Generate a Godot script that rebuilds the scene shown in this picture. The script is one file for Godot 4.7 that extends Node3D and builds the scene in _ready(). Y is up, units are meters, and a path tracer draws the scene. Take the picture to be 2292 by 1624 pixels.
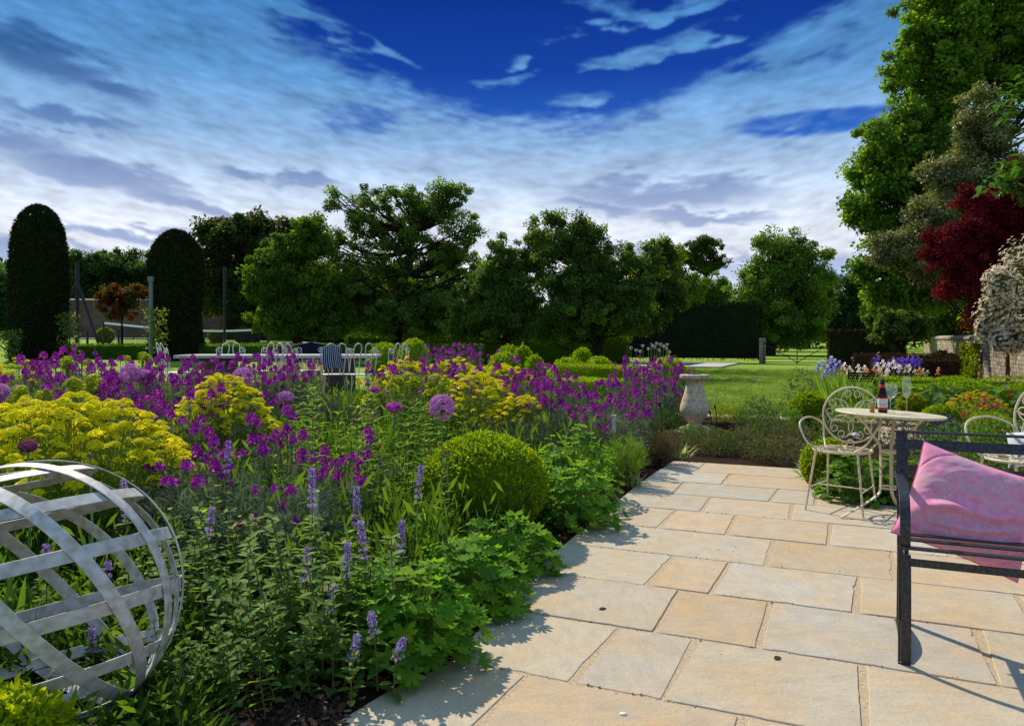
extends Node3D
# A walled country garden in early summer: flagged terrace, flower beds, lawn, yew hedges and trees.
# Axes: x right, y up, -z away from the photographer. The garden is laid out on its own axes: u along the paving courses, v across them.

const TURN := deg_to_rad(24.0)

var rng := RandomNumberGenerator.new()
var names := {}
var M := {}


func _ready() -> void:
	# --- camera ---
	var cam := Camera3D.new()
	cam.name = "camera"
	cam.projection = Camera3D.PROJECTION_FRUSTUM
	cam.near = 0.1
	cam.far = 3000.0
	cam.size = 0.1 * 1624.0 / 1731.0
	cam.frustum_offset = Vector2(0.0, -0.1 * 55.0 / 1731.0)
	cam.position = Vector3(0.0, 1.25, 0.0)
	add_child(cam)
	cam.current = true
	# --- sky, exposure, sun ---
	var env := Environment.new()
	env.background_mode = Environment.BG_SKY
	env.sky = Sky.new()
	var pano := PanoramaSkyMaterial.new()
	pano.panorama = ImageTexture.create_from_image(sky_image())
	env.sky.sky_material = pano
	env.background_energy_multiplier = 0.78
	env.tonemap_mode = Environment.TONE_MAPPER_LINEAR
	env.tonemap_exposure = 1.52
	env.sdfgi_enabled = true
	env.ssao_enabled = true
	env.ssil_enabled = true
	var we := WorldEnvironment.new()
	we.name = "world_environment"
	we.environment = env
	add_child(we)
	var sun := DirectionalLight3D.new()
	sun.name = "sun"
	sun.light_energy = 1.15
	sun.light_color = Color(1.0, 0.95, 0.86)
	sun.light_angular_distance = 0.5
	sun.shadow_enabled = true
	sun.rotation = Vector3(deg_to_rad(-43.0), deg_to_rad(180.0 + 31.0), 0.0)
	add_child(sun)
	# --- the place ---
	rng.seed = 20240611
	make_materials()
	build_ground()
	build_paving()
	build_walls_and_hedges()
	build_far_trees()
	build_near_trees()
	build_court()
	build_terrace_furniture()
	build_dining_table()
	build_left_bed()
	build_right_bed()
	build_small_things()


# ------------------------------------------------------------------ sky
var nz1 := FastNoiseLite.new()
var nz2 := FastNoiseLite.new()
var nz3 := FastNoiseLite.new()


func ramp(e: float, stops: Array) -> Color:
	if e <= stops[0][0]:
		return stops[0][1]
	for k in range(1, stops.size()):
		if e <= stops[k][0]:
			var t: float = (e - stops[k - 1][0]) / (stops[k][0] - stops[k - 1][0])
			return stops[k - 1][1].lerp(stops[k][1], t)
	return stops[stops.size() - 1][1]


func c8(r: float, g: float, bl: float) -> Color:
	return Color(r / 255.0, g / 255.0, bl / 255.0).srgb_to_linear()


var clear_air := [[0.0, c8(150, 180, 218)], [4.0, c8(132, 168, 218)], [9.0, c8(84, 132, 205)], [14.0, c8(42, 96, 184)], [19.0, c8(20, 62, 152)], [24.0, c8(12, 48, 132)], [45.0, c8(26, 70, 150)], [90.0, c8(30, 76, 156)]]  # highest stops, above the frame, are lifted to add fill light
var bright_cloud := [[0.0, c8(212, 215, 224)], [4.0, c8(228, 229, 235)], [8.0, c8(218, 224, 235)], [11.0, c8(182, 202, 226)], [14.0, c8(136, 172, 210)], [18.0, c8(92, 146, 198)], [24.0, c8(62, 120, 178)], [45.0, c8(140, 176, 214)], [90.0, c8(156, 188, 220)]]  # clouds overhead, out of view, are brightened to fill the shadows
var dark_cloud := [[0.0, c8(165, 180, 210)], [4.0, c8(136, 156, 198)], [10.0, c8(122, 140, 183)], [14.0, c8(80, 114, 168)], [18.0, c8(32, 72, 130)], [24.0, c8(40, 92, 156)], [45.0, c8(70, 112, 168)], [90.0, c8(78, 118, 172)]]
# darker banks: azimuth, elevation, half width, half height (degrees), slant
var banks := [[-31.5, 17.4, 4.6, 1.25, -0.22], [-27.5, 16.2, 2.6, 0.8, -0.3], [-30.0, 13.6, 3.8, 0.5, -0.12], [-33.5, 12.4, 4.0, 1.0, -0.10], [-28.0, 10.7, 6.2, 0.95, -0.12], [-24.0, 9.6, 3.2, 0.55, -0.10], [-22.0, 9.3, 4.0, 0.6, -0.25], [11.5, 10.6, 7.5, 1.0, 0.04], [14.0, 9.0, 5.0, 0.5, 0.02], [-15.0, 11.2, 2.6, 0.5, 0.0], [-19.0, 11.4, 1.6, 0.4, 0.0], [-30.0, 5.0, 9.0, 0.9, -0.06], [-27.0, 7.2, 5.0, 0.4, -0.05], [6.5, 9.4, 3.5, 0.5, -0.05], [4.6, 6.6, 1.6, 0.5, 0.0], [10.0, 6.2, 2.6, 0.5, -0.1], [20.0, 5.2, 5.0, 0.9, 0.04]]
# openings of clear air: azimuth, elevation, half width, half height, strength
var gaps := [[5.0, 25.5, 22.0, 10.2, 1.5], [22.0, 14.6, 6.5, 0.9, 1.0], [-11.5, 15.4, 3.6, 1.2, 0.44], [18.5, 4.6, 6.0, 1.2, 0.7], [-28.0, 3.6, 7.0, 1.1, 0.55], [-5.0, 9.6, 2.4, 0.25, 0.5]]


# wisps: azimuth, elevation, half width, half height, slant, strength
var wisps := [[11.0, 20.2, 6.5, 0.9, 0.20, 1.25], [2.8, 20.9, 2.6, 0.6, 0.3, 1.15], [0.2, 18.7, 3.5, 0.5, 0.1, 0.8], [9.5, 23.6, 7.0, 0.7, 0.0, 0.9], [17.0, 17.6, 8.0, 1.3, 0.32, 1.15], [-13.5, 21.6, 5.0, 0.7, -0.35, 1.0], [-9.0, 20.2, 2.4, 0.4, -0.3, 0.8], [-4.6, 22.3, 1.2, 0.5, 0.0, 0.6], [4.5, 16.8, 3.0, 0.6, 0.1, 0.6], [22.0, 20.0, 8.0, 1.6, 0.25, 0.9]]


func sky_at(az: float, el: float) -> Color:
	var ra := deg_to_rad(az)
	var ce := cos(deg_to_rad(el))
	var bend := el - 7.0 * (1.0 - exp(-pow((az - 5.0) / 32.0, 2.0)))
	var x := sin(ra) * ce
	var z := cos(ra) * ce
	var wob := nz3.get_noise_3d(x * 60.0, bend * 2.2, z * 60.0)
	var big := nz1.get_noise_3d(x * 70.0, bend * 3.8 + wob * 6.0, z * 70.0)
	var fine := nz2.get_noise_3d(x * 190.0, bend * 9.0 + wob * 6.0, z * 190.0)
	var tear := nz2.get_noise_3d(x * 620.0, bend * 40.0 + wob * 12.0, z * 620.0)
	var open := 0.0
	for g in gaps:
		var q: float = pow((az - g[0]) / g[2], 2.0) + pow((el - g[1]) / g[3], 2.0)
		open += g[4] * smoothstep(1.5, 0.45, q)
	open = minf(open * 1.12, 1.7)
	# torn wisps that cross the openings
	for k in wisps:
		var da: float = az - k[0]
		var q: float = pow(da / k[2], 2.0) + pow((el - k[1] - k[4] * da + wob * 1.6 + fine * 1.5 + big * 0.9) / k[3], 2.0)
		open -= k[5] * smoothstep(2.0, 0.0, q) * (0.85 + fine * 1.1)
	var cover := 1.2 + big * 0.55 + fine * 0.46 + tear * 0.30 - open
	var c := smoothstep(-0.18, 0.92, cover)
	var shade := smoothstep(0.16, 0.6, nz1.get_noise_3d(x * 30.0 + 71.0, bend * 5.2 + wob * 3.0, z * 30.0)) * 0.16
	for k in banks:
		var da: float = az - k[0]
		var q: float = pow(da / k[2], 2.0) + pow((el - k[1] - k[4] * da + fine * 1.1 + tear * 0.5 + wob * 0.5) / k[3], 2.0)
		shade = maxf(shade, smoothstep(1.7, 0.0, q) * 0.82)
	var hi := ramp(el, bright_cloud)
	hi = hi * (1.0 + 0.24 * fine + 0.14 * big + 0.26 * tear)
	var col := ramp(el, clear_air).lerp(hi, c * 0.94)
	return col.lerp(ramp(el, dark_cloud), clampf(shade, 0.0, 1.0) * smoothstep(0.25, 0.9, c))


func sky_image() -> Image:
	nz1.seed = 5
	nz1.fractal_octaves = 4
	nz1.frequency = 0.045
	nz2.seed = 9
	nz2.fractal_octaves = 5
	nz2.frequency = 0.05
	nz3.seed = 31
	nz3.fractal_octaves = 3
	nz3.frequency = 0.03
	var w := 4096
	var h := 2048
	var lw := 512
	var lh := 256
	var low := Image.create(lw, lh, false, Image.FORMAT_RGBF)
	low.fill(c8(74, 84, 66))
	for y in range(0, lh / 2 + 1):   # the left edge of a panorama lies straight ahead
		for x in lw:
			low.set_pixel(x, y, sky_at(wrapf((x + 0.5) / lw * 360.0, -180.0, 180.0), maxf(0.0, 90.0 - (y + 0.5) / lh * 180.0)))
	low.resize(w, h, Image.INTERPOLATE_CUBIC)
	for y in range(int(h * (90.0 - 27.0) / 180.0), h / 2 + 4):
		for k in range(int(w * -37.0 / 360.0), int(w * 37.0 / 360.0)):
			var x := posmod(k, w)
			low.set_pixel(x, y, sky_at((k + 0.5) / w * 360.0, maxf(0.0, 90.0 - (y + 0.5) / h * 180.0)))
	return low


# ------------------------------------------------------------------ names, things, parts
func numbered(called: String) -> String:
	var k: int = names.get(called, 0)
	names[called] = k + 1
	return called if k == 0 else "%s_%03d" % [called, k]


func tag(o: Node, label: String, category: String, group := "") -> Node:
	o.set_meta("label", label)
	o.set_meta("category", category)
	if group:
		o.set_meta("group", group)
	return o


func thing(called: String, label: String, category: String, at: Vector3, turn := 0.0, group := "") -> Node3D:
	var o := Node3D.new()
	o.name = numbered(called)
	add_child(o)
	o.position = at
	o.rotation.y = turn
	tag(o, label, category, group)
	return o


func kind(o: Node, k: String) -> Node:
	o.set_meta("kind", k)
	return o


func put(called: String, mesh: Mesh, material: Material, parent: Node = null) -> MeshInstance3D:
	var o := MeshInstance3D.new()
	o.mesh = mesh
	o.material_override = material
	if parent == null or parent == self:
		o.name = numbered(called)
		add_child(o)
	else:
		var k: int = parent.get_meta("_" + called, 0) if parent.has_meta("_" + called) else 0
		parent.set_meta("_" + called, k + 1)
		o.name = called if k == 0 else "%s_%03d" % [called, k]
		parent.add_child(o)
	return o


func copy(src: Node3D, at: Vector3, turn: float, size: float, label: String, group := "") -> Node3D:
	var o: Node3D = src.duplicate()
	o.name = numbered(str(src.name).rstrip("0123456789").trim_suffix("_"))
	add_child(o)
	o.position = at
	o.rotation = Vector3(0.0, turn, 0.0)
	o.scale = Vector3.ONE * size
	o.set_meta("label", label)
	if group:
		o.set_meta("group", group)
	return o


# ------------------------------------------------------------------ positions
func uv_world(u: float, v: float) -> Vector2:   # garden axes to (x, distance)
	return Vector2(u * cos(TURN) + v * sin(TURN), -u * sin(TURN) + v * cos(TURN))


func rise(x: float, d: float) -> float:   # the ground climbs gently on the left, away from the terrace
	var u := x * cos(TURN) - d * sin(TURN)
	var far := Vector2(x, d).length()
	return smoothstep(-0.42, -0.64, u / maxf(far, 0.1)) * 0.022 * maxf(0.0, far - 2.0)


func on(x: float, d: float, up := 0.0) -> Vector3:
	return Vector3(x, rise(x, d) + up, -d)


func rnd(a: float, z: float) -> float:
	return rng.randf_range(a, z)


func any_dir() -> Vector3:
	var y := rnd(-1.0, 1.0)
	var a := rnd(0.0, TAU)
	var r := sqrt(1.0 - y * y)
	return Vector3(r * cos(a), y, r * sin(a))


func vary(c: Color, by: float) -> Color:
	var k := 1.0 + rnd(-by, by)
	return Color(c.r * k * (1.0 + rnd(-by, by) * 0.35), c.g * k, c.b * k * (1.0 + rnd(-by, by) * 0.35))


func pick(a: Array) -> Variant:
	return a[rng.randi() % a.size()]


# ------------------------------------------------------------------ mesh builder
class MB:
	var v := PackedVector3Array()
	var n := PackedVector3Array()
	var c := PackedColorArray()
	var i := PackedInt32Array()

	func mesh() -> ArrayMesh:
		var a := []
		a.resize(Mesh.ARRAY_MAX)
		a[Mesh.ARRAY_VERTEX] = v
		a[Mesh.ARRAY_NORMAL] = n
		a[Mesh.ARRAY_COLOR] = c
		a[Mesh.ARRAY_INDEX] = i
		var m := ArrayMesh.new()
		m.add_surface_from_arrays(Mesh.PRIMITIVE_TRIANGLES, a)
		return m

	func leaf(p: Vector3, d: Vector3, up: Vector3, l: float, w: float, col: Color, fold := 0.15) -> void:
		var s := d.cross(up).normalized() * (w * 0.5)
		var q := s.cross(d).normalized()
		var k := v.size()
		var mid := p + d * (l * 0.48) + q * (w * fold)
		v.append(p)
		v.append(mid + s)
		v.append(p + d * l)
		v.append(mid - s)
		n.append(q)
		n.append(q)
		n.append(q)
		n.append(q)
		c.append(col)
		c.append(col)
		c.append(col)
		c.append(col)
		i.append(k)
		i.append(k + 2)
		i.append(k + 1)
		i.append(k)
		i.append(k + 3)
		i.append(k + 2)

	# an arching blade: a strip of segs pieces, folded along its midrib
	func blade(p: Vector3, d: Vector3, up: Vector3, l: float, w: float, droop: float, col: Color, segs := 4, belly := 0.5) -> void:
		var s := d.cross(up).normalized()
		var pos := p
		var dir := d
		var k := v.size()
		for j in segs + 1:
			var t := float(j) / segs
			var wd := w * 0.5 * (pow(sin(PI * clampf(pow(t, belly * 1.4), 0.0, 1.0)), 0.8) if j > 0 and j < segs else (0.12 if j == 0 else 0.0))
			var q := s.cross(dir).normalized()
			v.append(pos + s * wd + q * wd * 0.35)
			v.append(pos)
			v.append(pos - s * wd + q * wd * 0.35)
			n.append((q - s * 0.3).normalized())
			n.append(q)
			n.append((q + s * 0.3).normalized())
			c.append(col)
			c.append(col)
			c.append(col)
			if j < segs:
				var b := k + j * 3
				for e in 2:
					i.append_array(PackedInt32Array([b + e + 0, b + e + 1, b + e + 4, b + e + 0, b + e + 4, b + e + 3]))
			pos += dir * (l / segs)
			dir = (dir + Vector3.DOWN * droop / segs).normalized()

	func face(pts: Array, outward: Vector3, col: Color) -> void:
		var nn: Vector3 = (pts[1] - pts[0]).cross(pts[2] - pts[0])
		if nn.length_squared() < 1e-16 and pts.size() > 3:
			nn = (pts[2] - pts[0]).cross(pts[3] - pts[0])
		var flip := nn.dot(outward) < 0.0
		nn = (-nn if flip else nn).normalized()
		var k := v.size()
		for p in pts:
			v.append(p)
			n.append(nn)
			c.append(col)
		for j in range(1, pts.size() - 1):
			if flip:
				i.append_array(PackedInt32Array([k, k + j, k + j + 1]))
			else:
				i.append_array(PackedInt32Array([k, k + j + 1, k + j]))

	func face_index(a: int, p: int, q: int, r: int) -> void:   # a level quad, corners in either order, facing up
		face_up(a, p, q)
		face_up(a, q, r)

	func face_up(a: int, p: int, q: int) -> void:
		if (v[p] - v[a]).cross(v[q] - v[a]).y > 0.0:
			i.append_array(PackedInt32Array([a, q, p]))
		else:
			i.append_array(PackedInt32Array([a, p, q]))

	func face_dir(a: int, p: int, q: int, r: int) -> void:   # a quad that faces the way its vertices' normals do
		if (v[p] - v[a]).cross(v[q] - v[a]).dot(n[a] + n[q]) > 0.0:
			i.append_array(PackedInt32Array([a, q, p, a, r, q]))
		else:
			i.append_array(PackedInt32Array([a, p, q, a, q, r]))

	func box(ctr: Vector3, size: Vector3, col := Color.WHITE, ch := 0.0, bas := Basis()) -> void:
		var h := size * 0.5
		ch = minf(ch, minf(h.x, minf(h.y, h.z)) * 0.45)
		for ax in 3:
			var ay := (ax + 1) % 3
			var az := (ax + 2) % 3
			for s in [-1.0, 1.0]:
				var pts := []
				for q in [[-1, -1], [1, -1], [1, 1], [-1, 1]]:
					var p := Vector3()
					p[ax] = s * h[ax]
					p[ay] = q[0] * (h[ay] - ch)
					p[az] = q[1] * (h[az] - ch)
					pts.append(ctr + bas * p)
				var o := Vector3()
				o[ax] = s
				face(pts, bas * o, col)
		if ch <= 0.0:
			return
		for ax in 3:
			var ay := (ax + 1) % 3
			var az := (ax + 2) % 3
			for s in [-1.0, 1.0]:
				for t in [-1.0, 1.0]:
					var pts := []
					for q in [[0, -1], [0, 1], [1, 1], [1, -1]]:
						var p := Vector3()
						p[az] = q[1] * (h[az] - ch)
						p[ax] = s * (h[ax] - (ch if q[0] else 0.0))
						p[ay] = t * (h[ay] - (0.0 if q[0] else ch))
						pts.append(ctr + bas * p)
					var o := Vector3()
					o[ax] = s
					o[ay] = t
					face(pts, bas * o, col)
		for sx in [-1.0, 1.0]:
			for sy in [-1.0, 1.0]:
				for sz in [-1.0, 1.0]:
					var sg := Vector3(sx, sy, sz)
					var pts := []
					for ax in 3:
						var p := Vector3()
						for e in 3:
							p[e] = sg[e] * (h[e] - (0.0 if e == ax else ch))
						pts.append(ctr + bas * p)
					face(pts, bas * sg, col)

	# round bar through points; radii may taper
	func tube(pts: Array, r0: float, r1: float, sides: int, col: Color, closed := false) -> void:
		var m := pts.size()
		if m < 2:
			return
		var t0: Vector3 = (pts[1] - pts[0]).normalized()
		var up := Vector3.UP if absf(t0.y) < 0.9 else Vector3.RIGHT
		var s := t0.cross(up).normalized()
		var k := v.size()
		var rows := m + 1 if closed else m
		for j in rows:
			var p: Vector3 = pts[j % m]
			var a: Vector3 = pts[(j - 1 + m) % m] if closed or j > 0 else p
			var b: Vector3 = pts[(j + 1) % m] if closed or j < m - 1 else p
			var t := (b - a).normalized()
			s = (s - t * s.dot(t)).normalized()
			var q := t.cross(s)
			var r := lerpf(r0, r1, float(j) / maxi(1, rows - 1))
			for e in sides:
				var an := TAU * e / sides
				var o := s * cos(an) + q * sin(an)
				v.append(p + o * r)
				n.append(o)
				c.append(col)
			if j > 0:
				for e in sides:
					var f := (e + 1) % sides
					var x0 := k + (j - 1) * sides
					var x1 := k + j * sides
					i.append_array(PackedInt32Array([x0 + e, x1 + f, x0 + f, x0 + e, x1 + e, x1 + f]))
		if not closed:
			for end in 2:
				var row := k if end == 0 else k + (m - 1) * sides
				var nn: Vector3 = -t0 if end == 0 else (pts[m - 1] - pts[m - 2]).normalized()
				var b0 := v.size()
				for e in sides:
					v.append(v[row + e])
					n.append(nn)
					c.append(col)
				for e in range(1, sides - 1):
					i.append_array(PackedInt32Array([b0, b0 + e, b0 + e + 1] if end == 0 else [b0, b0 + e + 1, b0 + e]))

	# flat bar swept through points; the width lies along ws (one direction or one per point)
	func strap(pts: Array, ws: Variant, width: float, thick: float, col: Color, closed := false, ch := 0.0015) -> void:
		var m := pts.size()
		var prof := []
		var a := width * 0.5
		var b := thick * 0.5
		ch = minf(ch, b * 0.6)
		for q in [[a - ch, -b], [a, -b + ch], [a, b - ch], [a - ch, b], [-a + ch, b], [-a, b - ch], [-a, -b + ch], [-a + ch, -b]]:
			prof.append(q)
		var rings := []
		var rows := m + 1 if closed else m
		for j in rows:
			var p: Vector3 = pts[j % m]
			var pa: Vector3 = pts[(j - 1 + m) % m] if closed or j > 0 else p
			var pb: Vector3 = pts[(j + 1) % m] if closed or j < m - 1 else p
			var t := (pb - pa).normalized()
			var w: Vector3 = ws[j % m] if ws is Array else ws
			w = (w - t * w.dot(t)).normalized()
			var q := t.cross(w)
			var ring := []
			for e in prof:
				ring.append(p + w * e[0] + q * e[1])
			rings.append([ring, p])
		for j in rows - 1:
			for e in 8:
				var f := (e + 1) % 8
				var r0: Array = rings[j][0]
				var r1: Array = rings[j + 1][0]
				var mid: Vector3 = (r0[e] + r0[f]) * 0.5 - rings[j][1]
				face([r0[e], r0[f], r1[f], r1[e]], mid, col)
		if not closed:
			face(rings[0][0], rings[0][1] - rings[1][1], col)
			face(rings[m - 1][0], rings[m - 1][1] - rings[m - 2][1], col)

	# turned shape round the y axis, profile of (radius, height) from bottom to top
	func lathe(prof: Array, segs: int, col: Color, at := Vector3.ZERO, sharp := false) -> void:
		var m := prof.size()
		var step := 0
		while step < m - 1:
			var k := v.size()
			var pair := [step, step + 1] if sharp else range(m)
			for j in pair:
				var p: Vector2 = prof[j]
				var a: Vector2 = prof[pair[0] if sharp else maxi(0, j - 1)]
				var b: Vector2 = prof[pair[1] if sharp else mini(m - 1, j + 1)]
				var t := (b - a).normalized()
				for e in segs + 1:
					var an := TAU * e / segs
					v.append(at + Vector3(cos(an) * p.x, p.y, sin(an) * p.x))
					n.append(Vector3(cos(an) * t.y, -t.x, sin(an) * t.y))
					c.append(col)
			for j in pair.size() - 1:
				for e in segs:
					var x0 := k + j * (segs + 1) + e
					var x1 := x0 + segs + 1
					i.append_array(PackedInt32Array([x0, x0 + 1, x1 + 1, x0, x1 + 1, x1]))
			step += 1 if sharp else m

	func blob(ctr: Vector3, rad: Vector3, col: Color, rows := 8, cols := 12) -> void:
		var k := v.size()
		for j in rows + 1:
			var th := PI * j / rows
			for e in cols + 1:
				var an := TAU * e / cols
				var o := Vector3(sin(th) * cos(an), cos(th), sin(th) * sin(an))
				v.append(ctr + o * rad)
				n.append((o / rad).normalized())
				c.append(col)
		for j in rows:
			for e in cols:
				var x0 := k + j * (cols + 1) + e
				var x1 := x0 + cols + 1
				i.append_array(PackedInt32Array([x0, x1 + 1, x0 + 1, x0, x1, x1 + 1]))


func arc(ctr: Vector3, ax: Vector3, ay: Vector3, r: float, a0: float, a1: float, k: int) -> Array:
	var out := []
	for j in k + 1:
		var a := deg_to_rad(lerpf(a0, a1, float(j) / k))
		out.append(ctr + (ax * cos(a) + ay * sin(a)) * r)
	return out


func smooth(pts: Array, per := 6) -> Array:
	var cv := Curve3D.new()
	for j in pts.size():
		var a: Vector3 = pts[maxi(0, j - 1)]
		var b: Vector3 = pts[mini(pts.size() - 1, j + 1)]
		var t := (b - a) / 6.0
		cv.add_point(pts[j], -t, t)
	var out := []
	for j in pts.size() - 1:
		for e in per:
			out.append(cv.sample(j, float(e) / per))
	out.append(pts[pts.size() - 1])
	return out


# ------------------------------------------------------------------ materials
func noise_tex(sd: int, freq: float, ramp_stops: Array, size := 512, octaves := 5, cellular := false) -> NoiseTexture2D:
	var t := NoiseTexture2D.new()
	t.width = size
	t.height = size
	t.seamless = true
	var fn := FastNoiseLite.new()
	fn.seed = sd
	fn.frequency = freq
	fn.fractal_octaves = octaves
	fn.noise_type = FastNoiseLite.TYPE_CELLULAR if cellular else FastNoiseLite.TYPE_SIMPLEX_SMOOTH
	t.noise = fn
	if ramp_stops:
		var g := Gradient.new()
		g.offsets = PackedFloat32Array(ramp_stops.map(func(s): return s[0]))
		g.colors = PackedColorArray(ramp_stops.map(func(s): return s[1]))
		t.color_ramp = g
	return t


func surf(col: Color, rough: float, spec := 0.5, tex: Texture2D = null, scale := 1.0, world := false) -> StandardMaterial3D:
	var m := StandardMaterial3D.new()
	m.albedo_color = col.linear_to_srgb()
	m.roughness = rough
	m.metallic_specular = spec
	m.vertex_color_use_as_albedo = true
	if tex:
		m.albedo_texture = tex
		m.uv1_triplanar = true
		m.uv1_world_triplanar = world
		m.uv1_scale = Vector3.ONE * scale
	return m


func relief(m: StandardMaterial3D, tex: Texture2D, cm: float) -> StandardMaterial3D:
	m.heightmap_enabled = true
	m.heightmap_texture = tex
	m.heightmap_scale = cm
	return m


func plant(rough: float, through: float, spec := 0.4) -> StandardMaterial3D:
	var m := StandardMaterial3D.new()
	m.albedo_color = Color.WHITE
	m.vertex_color_use_as_albedo = true
	m.roughness = rough
	m.metallic_specular = spec
	m.cull_mode = BaseMaterial3D.CULL_DISABLED
	if through > 0.0:
		m.backlight_enabled = true
		m.backlight = Color(through, through, through * 0.55)
	return m


func sandstone() -> Image:
	# riven sandstone: slow drifts of buff, ochre and grey, drawn-out bedding lines, fine grain and a few pits
	var size := 1024
	var maps := []
	for q in [[61, 0.0035, 4], [62, 0.012, 5], [63, 0.11, 3], [64, 0.035, 4], [65, 0.22, 2]]:
		var fn := FastNoiseLite.new()
		fn.seed = q[0]
		fn.frequency = q[1]
		fn.fractal_octaves = q[2]
		fn.noise_type = FastNoiseLite.TYPE_SIMPLEX_SMOOTH
		var im := fn.get_seamless_image(size, size / 4 if q[0] == 64 else size)
		if q[0] == 64:
			im.resize(size, size, Image.INTERPOLATE_BILINEAR)
			im.rotate_90(CLOCKWISE)
		im.convert(Image.FORMAT_L8)
		maps.append(im.get_data())
	var out := PackedByteArray()
	out.resize(size * size * 3)
	for k in size * size:
		var a: float = maps[0][k] / 255.0
		var m: float = maps[1][k] / 255.0
		var g: float = maps[2][k] / 255.0
		var l: float = maps[3][k] / 255.0
		var p: float = maps[4][k] / 255.0
		var warm := clampf((a - 0.36) * 1.4 + (m - 0.5) * 0.7, -0.05, 0.9)
		var tone := 0.94 + (m - 0.5) * 0.09 + (g - 0.5) * 0.11 + (l - 0.5) * 0.08
		if p > 0.84:
			tone -= (p - 0.84) * 1.8
		if l > 0.72 and g > 0.5:
			tone -= 0.06
		out[k * 3] = int(clampf(tone * (0.985 + 0.015 * warm), 0.0, 1.0) * 255.0)
		out[k * 3 + 1] = int(clampf(tone * (0.965 - 0.045 * warm), 0.0, 1.0) * 255.0)
		out[k * 3 + 2] = int(clampf(tone * (0.93 - 0.125 * warm), 0.0, 1.0) * 255.0)
	return Image.create_from_data(size, size, false, Image.FORMAT_RGB8, out)


func gray(a: float) -> Color:
	return Color(a, a, a)


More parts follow.
